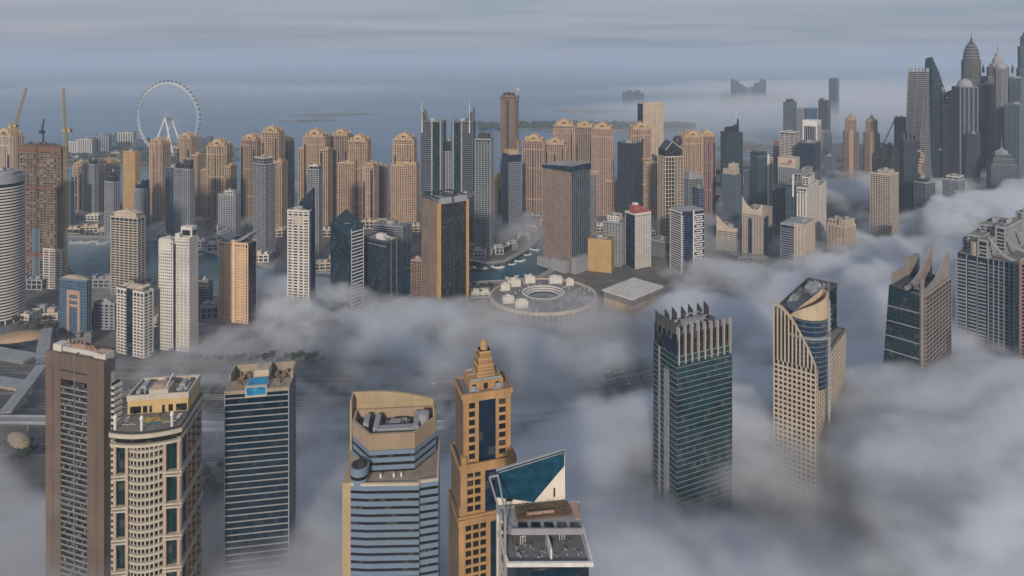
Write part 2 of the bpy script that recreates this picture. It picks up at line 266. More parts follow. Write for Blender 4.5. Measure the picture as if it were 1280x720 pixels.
# ------------------------------------------------------------------ tan beach towers with arched crowns
def jbr(label, x0, x1, yt, d, yaw=12, wings=(), wm=None, crown=True, D=None, xc=None):
    rr = random.Random(int(x0 * 3 + yt)); wm = wm or W_TAN; bc_ = {'tan_render': (.42, .305, .22), 'deep_tan_render': (.32, .24, .18), 'pale_tan_render': (.45, .37, .30), 'rose_render': (.36, .24, .19)}[wm.name]
    kq = rr.uniform(.84, 1.12); wm = wall('%s_%d' % (wm.name, int(x0) + 20), (bc_[0] * kq, bc_[1] * kq * rr.uniform(.94, 1.05), bc_[2] * kq * rr.uniform(.88, 1.12)), var=rr.uniform(.14, .26)); ST = (3.45, rr.uniform(1.0, 1.35), .35, rr.uniform(3.9, 5.0), rr.uniform(1.3, 1.8), rr.uniform(.5, .9))
    xc = xc or (x1 - (x1 - x0) * .18 if yaw >= 0 else x0 + (x1 - x0) * .18)
    ch = 9.0 if crown else 0
    c, w, dd, rz = spot(x0, xc, x1, d, yaw, D or 24)
    w = (x1 - x0) / F * d * .96 ; cxx = PX((x0 + x1) / 2, d); root = empty('beach_tower', label, 'apartment tower', (cxx, d + 12, 0), rz, 'tan apartment towers along the beach')
    H = PZ(yt, d) - ch; a, b, n = w / 2, dd / 2, 2.2
    poly = [(-a + n * 1.6, -b), (-a * .35, -b), (-a * .35, -b - 1.8), (a * .35, -b - 1.8), (a * .35, -b), (a - n * 1.6, -b), (a - n * 1.6, -b + n), (a, -b + n), (a, b - n), (a - n, b), (-a + n, b), (-a, b - n), (-a, -b + n), (-a + n * 1.6, -b + n)]
    core = MB(); core.prism(poly, 0, H, 0, 1); core = core.build('tower_body', [G_SM, W_ROOF], root)
    f = MB(); skin(f, poly, 0, H, ST, 0)
    for z in (H * rr.uniform(.25, .4), H * rr.uniform(.55, .75), H - rr.choice((10.3, 13.8, 17.2))): f.ring(poly, .9, z, z + 1.6, 0)          # string courses
    f.build('facade_grid', [wm], core, 'stuff')
    g = MB(); hb = rr.choice((1, 2, 3)); gx = [rr.uniform(-.3, -.1), rr.uniform(.1, .3)]
    for q in range(hb): x = a * (-.75 + 1.5 * q / max(1, hb - 1)) if hb > 1 else 0; g.box(x - 1.3, x + 1.3, -b - 2.6, -b - 1.2, 6, H * rr.uniform(.75, .95))
    g.build('balcony_stack', [G_SM], core, 'stuff')
    if crown:
        m = MB(); m.prism([(q[0] * .8, q[1] * .8) for q in poly], H, H + 4.5)
        for sx_ in (-1, 1):
            for sy_ in (-1, 1): m.box(sx_ * a * .72 - 1.8, sx_ * a * .72 + 1.8, sy_ * b * .72 - 1.8, sy_ * b * .72 + 1.8, H, H + 6.5 + rr.random()); m.lathe([(2.6, H + 6.5), (.2, H + 8.4)], 4, (sx_ * a * .72, sy_ * b * .72))
        for q in range(5): x = -a * .5 + a * q / 4; m.box(x - .5, x + .5, -b - 1.2, -b - .2, H - 3, H + 5.6)
        cr_ = m.build('crown', [W_CROWN], root)
        m = MB(); R = a * .52                                       # arched pediment front and back, barrel between them
        arc = [(R * cos(pi * i / 12), R * .82 * sin(pi * i / 12)) for i in range(13)]; m.loft([[(x, y, H + 4.5 + z) for x, z in arc] for y in (-b * .8, b * .8)]); m.build('arched_roof', [W_CROWN], cr_)
        m = MB(); R2 = R * .42
        m.loft([[(R2 * cos(pi * i / 10), y, H + 3.2 + R2 * .9 * sin(pi * i / 10)) for i in range(11)] for y in (-b * .8 - .35, -b * .8)]); m.build('arch_window', [G_SM], cr_)
        m = MB(); m.lathe([(1.4, H + 4.4 + R * .82), (1.3, H + 6.5 + R * .82), (.1, H + 8.4 + R * .82)], 8); m.build('lantern', [W_CROWN], cr_)
    for (u0, u1, wy, fr) in wings:                                  # photo columns, top row, forward shift (m)
        A, B = (u0 - (x0 + x1) / 2) / F * d, (u1 - (x0 + x1) / 2) / F * d; Hw = PZ(wy, d)
        wb = block(root, A, B, -b + 1 - fr, b - 3 - fr, 0, Hw, ST, wm, G_SM, 'wing', roof=0)
        m = MB(); m.box(A + 1, B - 1, -b + 2 - fr, b - 4 - fr, Hw, Hw + 2.5); m.lathe([(min(B - A, 16) * .36, Hw + 2.5), (min(B - A, 16) * .3, Hw + 5), (1, Hw + 6.6)], 8, ((A + B) / 2, -fr)); m.build('wing_crown', [W_CROWN], wb)
    return root
JB = [
 ('pale tan tower cut by the left edge, behind the round banded tower and the crane', -12, 23, 164, 1180, 20, (), W_TAN3),
 ('short pale tan block just right of the unfinished tower, beside a teal glass one', 89, 108, 203, 1400, 20, (), W_TAN3),
 ('pale tan block between two dark glass towers, right of the unfinished tower', 121, 143, 200, 1400, 14, (), W_TAN3),
 ('slim tan tower under the left rim of the big wheel', 185, 207, 174, 1330, 20, (), None),
 ('tan tower right under the legs of the big wheel, behind a navy one', 221, 243, 168, 1360, 20, ((240, 252, 194, -2),), None),
 ('tan tower with stepped wings, first one right of the big wheel', 257, 286, 177, 1330, 12, ((251, 259, 213, 2), (284, 292, 208, 2)), None),
 ('darker tan tower at the left of the tight group of three', 300, 325, 170, 1340, 18, (), W_TAN2),
 ('tallest arched tan tower in the middle of the tight group of three', 326, 351, 160, 1290, 12, ((343, 357, 202, 6),), None),
 ('tan tower at the right back of the tight group of three, beside open sea', 347, 363, 172, 1350, 20, (), W_TAN2),
 ('broad tan tower behind the white tower with the blue sail roof', 378, 409, 165, 1300, 12, ((373, 383, 186, 2), (402, 413, 187, 2)), None),
 ('tan tower at the back left above the blue diamond-roofed tower', 413, 438, 164, 1330, 12, (), W_TAN2),
 ('tan tower with low front wing, directly above the blue diamond-roofed tower', 435, 461, 171, 1290, 12, ((425, 446, 204, 8),), None),
 ('narrow tan tower stepping down right of the diamond-roofed tower', 455, 469, 203, 1280, 14, (), None),
 ('rose tan low tower beside open water, right of the diamond-roofed one', 466, 482, 206, 1340, 18, (), W_ROSE),
 ('lone tan tower with a broader lower half, open sea on its left', 491, 519, 169, 1320, 10, ((491, 507, 206, 7), (506, 523, 204, 6)), W_TAN),
 ('tan tower peeping out above the slim blue balcony tower', 629, 650, 172, 1340, 10, (), None),
 ('low tan tower in the gap between the striped tower and the blue one', 615, 629, 219, 1330, 10, (), None),
 ('tan tower right of the slim blue balcony tower', 654, 682, 171, 1330, 10, (), None),
 ('smaller tan tower above the left end of the wide brown block', 681, 709, 175, 1350, 8, (), None),
 ('leftmost of three tall tan towers above the wide brown block', 693, 720, 152, 1420, 8, (), W_TAN),
 ('middle one of three tall tan towers above the wide brown block', 720, 744, 154, 1420, 8, (), W_TAN2),
 ('nearest of three tall tan towers above the wide brown block, with side wing', 741, 768, 156, 1370, 8, ((759, 772, 226, 4), (740, 752, 215, 7)), W_TAN),
 ('tan tower with a stepped top in front of the tall plain slab', 788, 815, 156, 1340, -8, ((806, 821, 204, 3),), W_TAN),
 ('tan tower, left one of the joined pair right of the white frame tower', 852, 879, 166, 1340, -10, (), W_TAN),
 ('tan tower, right one of the joined pair right of the white frame tower', 873, 895, 165, 1370, -10, (), W_ROSE),
]
for q in JB: jbr(q[0], q[1], q[2], q[3], q[4], q[5], q[6], q[7])
# ------------------------------------------------------------------ middle distance: data for plain block-like towers
T = tower
ROWS = [
 # name, label, x0, xc, x1, ytop, d, yaw, wall, glass, style, blocks
 ('glass_tower', 'small teal glass tower tucked behind the right edge of the unfinished tower', 80, 88, 93, 227, 1290, 25, W_BG, G_TEAL, S_BAND, ()),
 ('glass_tower', 'teal glass tower with dark rooftop box between two pale tan blocks', 106, 118, 123, 206, 1340, 25, W_LG, G_TEAL, S_FINE, ((-.1, .45, -.3, .4, 'H', ('z', 9), S_CURT, W_DK, G_BLK),)),
 ('framed_tower', 'slim tower with white left frame and black cap right of the pale tan block', 131, 142, 149, 228, 1190, 25, W_LG, G_NAVY, S_FINE, ((-.4, .45, -.4, .4, 'H', ('z', 10), S_CURT, W_DK, G_BLK), (-.1, .3, -.2, .3, 'H', ('z', 18), S_CURT, W_DK, G_BLK))),
 ('ochre_tower', 'bright yellow ochre tower with plain face standing against the bay', 154, 169, 175, 190, 1370, 22, W_YEL, G_BLK, (3.5, 2.6, .3, 3.0, 2.2, .5), ()),
 ('framed_tower', 'white and navy tower with black top, in front of the slim tan one', 168, 180, 187, 237, 1210, 22, W_LG, G_NAVY, S_FINE, ((-.45, .0, -.4, .3, 'H', ('z', 8), S_CURT, W_DK, G_BLK), (.05, .5, -.2, .45, 'H', ('z', 15), S_CURT, W_DK, G_NAVY))),
 ('navy_tower', 'navy glass tower half of a pair below the wheel, left of its grey twin', 207, 220, 227, 210, 1180, 20, W_BG, G_NAVY, S_BAND, ()),
 ('striped_tower', 'grey and white striped tower with slanted black crown below the wheel', 218, 237, 243, 212, 1150, 20, W_LG, G_NAVY, S_FINE, ((-.42, .45, -.4, .4, 'H', ('z', 9), S_BAND, W_DK, G_BLK), (.0, .45, -.2, .4, 'H', ('z', 15), S_BAND, W_DK, G_BLK))),
 ('apartment_tower', 'short white tower with a dark glass left side, below the first stepped tan one', 273, 294, 300, 244, 1150, 15, W_LG, G_NAVY, S_GRID, ((-.15, .3, -.3, .3, 'H', ('z', 6), S_GRID, W_WHITE, G_SM),)),
 ('striped_tower', 'slim grey tower with tight horizontal stripes in front of the group of three', 317, 331, 344, 206, 1080, 35, W_LG, G_SLATE, (3.2, 1.3, .5, 9, 1, .3), ((-.5, .35, -.45, .45, 'H', ('z', 10), S_CURT, W_OFF, G_SLATE),)),
 ('slim_tower', 'thin white grey tower rising right of the blue sail roof', 385, 398, 403, 212, 1080, 12, W_LG, G_SLATE, S_FINE, ((-.4, .4, -.4, .4, 'H', ('z', 6), S_CURT, W_WHITE, G_BLK),)),
 ('office_block', 'low banded grey office block with white roof machines, right of the dark cube-like block', 466, 503, 514, 284, 1010, 20, W_LG, G_SLATE, S_BAND, ()),
 ('small_tower', 'short rosy ribbed tower rising from fog left of the black and gold tower', 514, 527, 531, 326, 880, 15, W_ROSE, G_SM, S_RIB, ()),
 ('glass_tower', 'low teal and white tower between the two spired towers', 551, 564, 567, 190, 1180, 10, W_LG, G_TEAL, S_GRID, ((-.1, .45, -.3, .4, 'H', ('z', 18), S_CURT, W_DK, G_NAVY),)),
 ('glass_tower', 'low dark blue glass block at the foot of the right spired tower', 568, 590, 597, 246, 1130, 10, W_BG, G_TEAL, S_CURT, ()),
 ('striped_tower', 'blue glass and tan tower peeping from behind the right end of the wide brown block', 729, 737, 746, 219, 1090, 35, W_TAN3, G_BL, S_BAND, ()),
 ('flat_block', 'plain sand coloured block with a row of small dark roof openings', 735, 764, 768, 301, 1000, 10, W_YEL, G_SM, (60, 0, 0, 2.2, 2.3, .25), ()),
 ('apartment_tower', 'white stepped apartment tower left of the red-topped one', 754, 776, 783, 279, 1030, 15, W_LG, G_SLATE, S_GRID, ((-.3, .3, -.3, .3, 'H', ('z', 8), S_GRID, W_WHITE, G_SM),)),
 ('dark_tower', 'dark glass tower with slanted top in front of the stepped tan one', 772, 792, 802, 180, 1180, 30, W_DK, G_NAVY, S_BAND, ()),
 ('apartment_tower', 'low grey ribbed building in the mist right of the red-topped tower', 813, 838, 848, 304, 1070, 25, W_LG, G_SLATE, S_RIB, ()),
 ('glass_tower', 'slim blue glass tower with stepped dark top seen above the brick-patterned block', 866, 874, 880, 236, 1160, -20, W_BG, G_NAVY, S_BAND, ()),
 ('apartment_tower', 'blue grey tower with a pale stepped cream head, in front of the dark spired one', 903, 920, 926, 219, 1260, 20, W_BG, G_SLATE, S_FINE, ((-.45, .4, -.4, .4, 'H', ('z', 9), S_BIG, W_OFF, G_SM), (-.1, .4, -.3, .3, 'H', ('z', 19), S_BIG, W_OFF, G_SM))),
 ('rose_tower', 'dim rose grey tower fading into haze behind the tower with the lettered head', 967, 974, 979, 176, 1650, 20, W_ROSE, G_SLATE, S_FINE, ()),
 ('striped_tower', 'white banded tower with round dark top behind the one with the lettered head', 975, 993, 999, 166, 1480, 20, W_WHITE, G_SLATE, S_BAND, ()),
 ('dark_tower', 'dark glass block in front of the tall white framed portal tower', 998, 1019, 1026, 180, 1420, 12, W_DK, G_NAVY, S_CURT, ()),
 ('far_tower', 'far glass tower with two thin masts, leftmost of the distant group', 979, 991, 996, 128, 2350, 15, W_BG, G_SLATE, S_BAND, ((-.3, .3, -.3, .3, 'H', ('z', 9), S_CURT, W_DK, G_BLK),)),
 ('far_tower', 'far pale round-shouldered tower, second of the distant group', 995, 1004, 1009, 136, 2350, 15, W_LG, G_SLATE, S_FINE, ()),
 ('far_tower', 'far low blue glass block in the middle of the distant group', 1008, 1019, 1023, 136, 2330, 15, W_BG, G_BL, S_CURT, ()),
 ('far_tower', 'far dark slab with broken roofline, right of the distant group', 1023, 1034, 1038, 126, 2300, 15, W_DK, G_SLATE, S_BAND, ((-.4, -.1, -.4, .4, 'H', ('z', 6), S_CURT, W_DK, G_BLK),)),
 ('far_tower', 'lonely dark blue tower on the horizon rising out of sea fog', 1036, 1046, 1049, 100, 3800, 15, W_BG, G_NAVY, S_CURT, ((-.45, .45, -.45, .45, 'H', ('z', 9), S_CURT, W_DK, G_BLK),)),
 ('low_building', 'low white building at the foot of the distant group of towers', 1006, 1034, 1040, 166, 2050, 10, W_WHITE, G_SLATE, S_BAND, ()),
 ('apartment_tower', 'square cream apartment tower with white window grid, in front of the dark crane-topped tower', 1088, 1113, 1123, 219, 1130, 18, W_OFF, G_SM, (3.4, 1.1, .4, 4.2, .9, .3), ((-.2, .35, -.3, .3, 'H', ('z', 5), S_BIG, W_OFF, G_SM),)),
 ('low_tower', 'squat white building with flat slab roof alone in the fog', 1178, 1199, 1206, 226, 1230, 15, W_LG, G_SLATE, S_BAND, ((-.3, .45, -.4, .4, 'H', ('z', 6), S_BAND, W_WHITE, G_SLATE),)),
 ('glass_tower', 'small green glass building with white frame at the foot of the twisting tan tower', 1143, 1157, 1169, 229, 1220, 30, W_LG, G_GREEN, S_CURT, ((-.45, .1, -.4, .4, 'H', ('z', 6), S_CURT, W_DK, G_GREEN),)),
 ('dark_tower', 'dark blue slab in the right cluster, just right of the domed giant', 1222, 1236, 1243, 106, 1500, 15, W_DK, G_NAVY, S_CURT, ()),
 ('dark_tower', 'dark broad block behind the foot of the cone-topped shaft', 1226, 1250, 1262, 118, 1640, 15, W_DK, G_SLATE, S_RIB, ()),
 ('dark_tower', 'grey vertical-ribbed tower near the right edge, left of the edge giant', 1262, 1276, 1284, 98, 1520, 15, W_BG, G_SLATE, S_RIB, ()),
 ('dark_tower', 'blue dark tower in the lower right of the right cluster, white edges', 1256, 1274, 1286, 131, 1380, 15, W_BG, G_NAVY, S_RIB, ()),
 ('small_tower', 'pale tower sliver in the middle of the right cluster, behind the domed white one', 1181, 1190, 1194, 123, 1600, 15, W_LG, G_SLATE, S_RIB, ()),
 ('apartment_tower', 'low pale block with brown roof below the blue tower at left, by the water', 118, 143, 148, 380, 790, 8, W_LG, G_SLATE, S_WIDE, ()),
 ('apartment_tower', 'dim mauve building in fog behind the orange tower, near the canal', 247, 260, 266, 352, 850, 10, W_GREY, G_SLATE, S_BAND, ()),
 ('apartment_tower', 'small misty building with ribbed side behind the mall, left of the sand block', 699, 716, 727, 300, 1060, 30, W_LG, G_SLATE, S_BAND, ()),
 ('dark_tower', 'dim slate tower between the portal tower and the first pyramidal one', 1030, 1040, 1045, 196, 1700, 15, W_BG, G_SLATE, S_FINE, ()),
 ('dark_tower', 'dark slab behind the ribbon tower, left of the twisted one', 1118, 1130, 1136, 148, 1650, 15, W_DK, G_SLATE, S_FINE, ()),
 ('dark_tower', 'slim dark tower squeezed between knife-edge tower and rounded one', 1176, 1184, 1188, 140, 1700, 15, W_DK, G_NAVY, S_RIB, ()),
 ('dark_tower', 'dark low tower standing in fog in front of the domed giant', 1208, 1219, 1225, 168, 1400, 15, W_DK, G_SLATE, S_FINE, ()),
 ('glass_tower', 'slate glass mid-rise left of the green tower with the white fin', 930, 938, 942, 214, 1420, 15, W_BG, G_SLATE, S_FINE, ()),
 ('apartment_tower', 'grey mid-rise in mist between the lettered tower and stepped white one', 966, 976, 981, 236, 1180, 15, W_MID, G_SLATE, S_FINE, ()),
 ('apartment_tower', 'misty low tower left of the low curved white building', 893, 901, 905, 282, 1180, 10, W_LG, G_SLATE, S_BAND, ()),
]
for q in ROWS: T(q[0], q[1], *q[2:11], blocks=q[11], roof=5)

# ------------------------------------------------------------------ middle distance: shaped towers
def at(name, label, cat, px, d, rz=0, group=None): return empty(name, label, cat, (PX(px, d), d, 0), rz, group)
def mast(mb, x, y, z0, z1, r=.5): mb.tube((x, y, z0), (x, y, z1), r, 6, 0, r * .25)
# round white banded tower
d = 800; R = 22.5; r_ = at('round_tower', 'round white tower with black horizontal bands and pale cap, cut by the left edge', 'skyscraper', 3, d + 20); H = PZ(223, d)
m = MB(); m.lathe([(R, 0), (R, H), (0.1, H)], 36); core = m.build('tower_body', [G_BLK], r_)
P = circ(R, 36); b = MB(); k = 0
b.ring(P, .9, 0, 1.75); pieces(r_, 'floor_band', b, [W_WHITE], [6 + 3.65 * k for k in range(int((H - 14) / 3.65))])
m = MB(); m.lathe([(R + .9, H - 8), (R + 1, H + 1.5), (R - 2, H + 1.5), (R - 2, H), (.1, H)], 36); m.lathe([(R - 5, H), (R - 5, H + 5), (R - 6, H + 6), (.1, H + 7)], 36); cap = m.build('cap', [W_LG], r_)
m = MB(); roofkit(m, -10, 10, -10, 10, H + 7, 8, 4, 2.5); m.build('roof_plant', [M_PLANT], cap, 'stuff')
m = MB(); [m.tube((R * cos(a), R * sin(a), -2), (R * cos(a), R * sin(a), 7), .8, 6) for a in [i * pi / 8 for i in range(16)]]; m.build('colonnade', [W_WHITE], r_, 'stuff')
# unfinished tower
c, w, dd, rz = spot(24, 76, 81, 930, 14); H = PZ(186, 930); rr = random.Random(5)
r_ = empty('unfinished_tower', 'huge dark brown unfinished concrete tower with netting and open floors, left of the masts', 'construction tower', (c[0], c[1], 0), rz)
m = MB(); m.box(-w / 2 + 3, w / 2 - 3, -dd / 2 + 3, dd / 2 - 3, 0, H + 5); m.build('concrete_core', [W_MUD], r_)
f = MB(); f.prism(rect(-w / 2, w / 2, -dd / 2, dd / 2), 0, .9); pieces(r_, 'floor_slab', f, [W_CONC], [8 + 3.65 * k for k in range(int((H - 8) / 3.65))])
f = MB()
for j in range(13):
    x = -w / 2 + .6 + (w - 1.2) * j / 12
    for y in (-dd / 2 + .3, dd / 2 - .8): f.box(x - .55, x + .55, y - .05, y + .5, 0, H)
for j in range(7):
    y = -dd / 2 + .6 + (dd - 1.2) * j / 6
    for x in (-w / 2 + .3, w / 2 - .8): f.box(x, x + .5, y - .4, y + .4, 0, H)
f.build('column_grid', [W_CONC], r_, 'stuff')
f = MB(); k = 0
for z in [8 + 3.65 * k for k in range(int((H - 12) / 3.65))]:
    for j in range(12):
        if rr.random() < .55: x = -w / 2 + .9 + (w - 1.2) * j / 12; f.box(x + .2, x + (w / 12) - .6, -dd / 2 - .1, -dd / 2 + .4, z + .9, z + .9 + rr.choice((.9, 1.3, 2.6)))
    for j in range(6):
        if rr.random() < .55: y = -dd / 2 + .9 + (dd - 1.2) * j / 6; f.box(w / 2 - .4, w / 2 + .1, y + .2, y + dd / 6 - .6, z + .9, z + 1.9)
f.build('block_infill', [W_CONC], r_, 'stuff')
for z, hh in ((H - 6, 8), (H * .7, 5), (H * .22, 5)):
    f = MB(); f.ring(rect(-w / 2, w / 2, -dd / 2, dd / 2), 1.5, z, z + hh); f.build('safety_screen', [wall('site_netting', (.16, .08, .045))], r_)
f = MB(); f.box(-w * .18, w * .02, -dd / 2 - .7, -dd / 2, 0, H * .42); f.build('hoist_strip', [W_BG], r_)
f = MB(); f.box(w * .12, w * .5, -dd / 2 - 1.2, -dd / 2, 20, 48); skin(f, rect(w * .12, w * .52, -dd / 2 - 1.2, dd / 2), 0, 56, S_BALC, 1); f.build('finished_balconies', [W_DK, W_WHITE], r_)
f = MB()
for j in range(60): x, y = rr.uniform(-w * .4, w * .4), rr.uniform(-dd * .4, dd * .4); f.tube((x, y, H), (x + rr.uniform(-.5, .5), y, H + rr.uniform(5, 9)), .35)
f.box(-w * .36, w * .36, -dd * .4, dd * .4, H, H + 4.5); f.build('formwork', [W_MUD], r_, 'stuff')
# lattice cranes
def lattice(m, a, b, hw, n, r=.22):
    a, b = Vector(a), Vector(b); d_ = (b - a).normalized(); u = d_.cross(Vector((0, 0, 1)) if abs(d_.z) < .9 else Vector((0, 1, 0))).normalized(); v = d_.cross(u)
    cs = [(u * i + v * j) * hw for i, j in ((-1, -1), (1, -1), (1, 1), (-1, 1))]
    for c_ in cs: m.tube(a + c_, b + c_, r)
    for k in range(n):
        p, q = a + (b - a) * (k / n), a + (b - a) * ((k + 1) / n)
        for i in range(4): m.tube(p + cs[i], q + cs[(i + 1) % 4], r * .7, 3)
def crane(label, px, d, yb, yt, tipx, tipy, mat, hw=1.0, back=10, r=.25):
    x = PX(px, d); zb, zt = PZ(yb, d) if yb < 400 else 0, PZ(yt, d); r_ = empty('tower_crane', label, 'crane', (x, d, 0))
    m = MB(); lattice(m, (0, 0, zb), (0, 0, zt), hw, max(4, int((zt - zb) / (hw * 2.6))), r); m.build('mast', [mat], r_)
    tx, tz = PX(tipx, d) - x, PZ(tipy, d); m = MB(); lattice(m, (0, -2, zt + 1), (tx, -2, tz), hw * .7, 14, r * .9); jb = m.build('jib', [mat], r_)
    m = MB(); m.box(-hw * 1.7, hw * 1.7, -3.5, 2, zt - 1, zt + 2.2); m.build('cab', [mat], r_)
    s_ = -1 if tx > 0 else 1; m = MB(); lattice(m, (0, -1, zt + 1), (s_ * back * .6, 1, zt + 1.5), hw * .6, 4, r); m.box(s_ * back * .6 - 2, s_ * back * .6 + 2, -2, 3, zt - 2.5, zt + 2.5); m.build('counterweight', [mat], r_)
    m = MB(); m.tube((0, -1, zt + 1), (s_ * 3, 0, zt + 9), r); m.tube((s_ * 3, 0, zt + 9), (tx * .75, -2, zt + (tz - zt) * .75), .12, 3); m.tube((s_ * 3, 0, zt + 9), (s_ * back * .6, 1, zt + 2), .12, 3); m.build('stay', [mat], r_)
crane('yellow crane with raised jib leaning right, between the pale tan block and unfinished tower', 20, 905, 350, 158, 34, 110, M_YCR, 1.5, 12, .32)
crane('tall ochre crane with its jib pointing straight up, right side of the unfinished tower', 82, 905, 420, 163, 80.6, 110, M_YCR, 1.5, 9, .32)
crane('small dark crane jib standing on top of the unfinished tower', 54, 940, 178, 165, 56, 149, M_DARK, .8, 5, .3)
crane('pale crane with jib leaning left on the tall bare concrete tower', 646, 1325, 125, 112, 631, 93, M_PLANT, 1.1, 6, .3)
crane('thin crane leaning right over the dark slanted tower among the fog', 1104, 1290, 200, 180, 1120, 144, M_DARK, 1.0, 8, .3)
# beige crowned tower at the water
r_, w, dd, H = T('apartment_tower', 'beige and green glass tower with rounded cream penthouse, standing by the canal at left', 139, 172, 181, 273, 900, 16, W_OFF, G_TEAL, (3.5, 1.2, .8, 7.5, 1.0, .6))
m = MB(); m.prism(rect(-w * .42, w * .42, -dd * .4, dd * .4), H, H + 6); n = 10
m.loft([[(x, w * 0 + y, z) for x, z in [(-w * .42 + w * .84 * i / n, H + 6 + 3.5 * sin(pi * i / n)) for i in range(n + 1)]] for y in (-dd * .4, dd * .4)]); pb = m.build('penthouse', [W_OFF, G_SM], r_)
m = MB(); m.ring(rect(-w * .42, w * .42, -dd * .4, dd * .4), 1.4, H + 5.2, H + 6.2); roofkit(m, -w * .2, w * .2, -dd * .2, dd * .2, H + 8, 5, 3, 2); m.build('roof_ring', [W_OFF], pb, 'stuff')
# white tower with green strip
r_, w, dd, H = T('apartment_tower', 'white balcony tower with central green glass strip and arched roof frame, low at left', 147, 180, 191, 366, 715, 22, W_WHITE, G_SM, (3.4, 1.3, 1.0, 5.0, 1.3, .8))
m = MB(); m.box(-w * .12, w * .1, -dd / 2 - 1.4, -dd / 2, 0, H + 1.5); m.build('glass_strip', [G_TEAL], r_)
m = MB()
for sx_ in (-.42, .18): m.loft([[(w * (sx_ + .24 * i / 8), y, z + H + 1 + 5 * sin(pi * i / 8 * .8)) for i in range(9)] + [(w * (sx_ + .24 * i / 8), y, z + H + 1 + 5 * sin(pi * i / 8 * .8)) for i in range(8, -1, -1) for z in (0,)][:0] for y in (-dd * .3, dd * .5) for z in (0,)])
m.box(-w * .3, w * .3, -dd * .1, dd * .3, H, H + 5); m.build('roof_frame', [W_OFF], r_)
# round-topped blue building at the lower left
r_, w, dd, H = T('glass_building', 'blue glass building with beige frame and rounded translucent roof shell, left of the canal podium', 75, 108, 114, 352, 770, 16, W_BG, G_BL, (3.5, .8, .3, 4, .8, .4))
m = MB(); n = 10
m.loft([[(x * w, y * dd, H + 4.5 * s_ * sqrt(max(0, 1 - (2 * x) ** 2)) + .3) for x in [-.5 + i / n for i in range(n + 1)]] for y, s_ in ((-.5, .35), (-.2, .9), (.2, 1), (.5, .5))]); m.build('roof_shell', [W_SAND], r_)
m = MB(); m.seg((-w / 2, -dd / 2), (w / 2, -dd / 2), w * .28, w * .38, 1, 0, H * .8); m.seg((-w / 2, -dd / 2), (w / 2, -dd / 2), w * .68, w * .78, 1, 0, H * .8); m.seg((-w / 2, -dd / 2), (w / 2, -dd / 2), w * .28, w * .78, 1.1, H * .78, H * .82)
[m.seg((-w / 2, -dd / 2), (w / 2, -dd / 2), w * .38, w * .68, .8, H * .78 - 7 * k - 3, H * .78 - 7 * k) for k in range(3)]; m.build('beige_frame', [W_ROSE], r_)
# white double tower
c, w, dd, rz = spot(199, 235, 247, 728, 14); r_ = empty('white_tower', 'bright white double tower with small dark windows and two stepped top boxes, left centre', 'apartment tower', (c[0], c[1], 0), rz)
H = PZ(300, 728); S = (3.5, 1.9, .4, 2.6, 1.25, .5)
block(r_, -w / 2, -w * .02, -dd / 2, dd * .3, 0, H - 3, S, W_WHITE, G_SM, 'left_shaft', roof=3); block(r_, w * .02, w / 2, -dd / 2 + 2, dd / 2, 0, H + 1, S, W_WHITE, G_SM, 'right_shaft', roof=3)
m = MB(); m.box(w * .02 - 1, w * .02 + 1, -dd / 2 + 1, dd / 2 - 1, 0, H - 6); m.build('shadow_gap', [G_BLK], r_)
m = MB(); m.box(w * .12, w * .5, -dd * .1, dd * .45, H, H + 13); m.box(-w * .5, -w * .08, -dd * .5 - .3, dd * .2, H - 14, H - .5); m.box(w * .05, w * .2, -dd * .48, -dd * .1, H, H + 6); m.build('head_blocks', [W_WHITE], r_)
m = MB(); m.box(w * .17, w * .44, -dd * .1 - .3, -dd * .1, H + 3, H + 9); m.box(w * .5, w * .505 + .2, 0, dd * .35, H + 3, H + 9); m.build('top_opening', [G_BLK], r_)
m = MB()
for k in range(4): m.seg((w * .02, -dd / 2 + 2), (w / 2, -dd / 2 + 2), w * (.04 + .13 * k), w * (.04 + .13 * k) + 1.1, 1.1, 4, H - 10)
m.build('facade_fins', [W_WHITE], r_, 'stuff')
# orange tower with swept roof
r_, w, dd, H = T('swept_roof_tower', 'orange tan tower topped by an upswept grey saddle roof, beside the canal', 274, 310, 320, 305, 808, 14, W_OR, G_SM, (3.4, 1.4, .5, 3.6, 1.5, .6), edges=[0, 2, 3])
m = MB(); m.seg((-w / 2, -dd / 2), (w / 2, -dd / 2), w * .45, w * .58, 1.2, 0, H + 4)
for k in (.18, .3, .75, .87): m.seg((-w / 2, -dd / 2), (w / 2, -dd / 2), w * k, w * k + 1.1, 1, 0, H - 2)
for k in range(28): 
    for a_, b_ in ((.2, .44), (.6, .86)): m.seg((-w / 2, -dd / 2), (w / 2, -dd / 2), w * a_, w * b_, 1.3, 5.1 + k * 3.4, 6.1 + k * 3.4)
m.build('balcony_grid', [W_OR], r_, 'stuff')
m = MB(); n = 12; prof = [(-.56 + 1.12 * i / n, H + 3 + 9 * (abs(-1 + 2 * i / n)) ** 2.2) for i in range(n + 1)]
m.loft([[(x * w, y * dd, z) for x, z in prof] + [(x * w, y * dd, z - 1.2) for x, z in reversed(prof)] for y in (-.58, .55)]); rf = m.build('saddle_roof', [W_LG], r_)
m = MB(); m.prism([(-w * .14, -dd * .5), (w * .2, -dd * .5), (w * .14, dd * .35), (-w * .14, dd * .35)], H + 3.6, H + 4.6); roofkit(m, -w * .14, w * .14, -dd * .3, dd * .3, H + 4, 6, 2, 2); m.build('roof_well', [G_BLK], rf)
m = MB(); [m.beam((x * w * .9, -dd * .57, z + .7), (x * w * .9, dd * .54, z + .7), .35, .4) for x, z in prof]; m.build('roof_rib', [M_WHITE], rf, 'stuff')
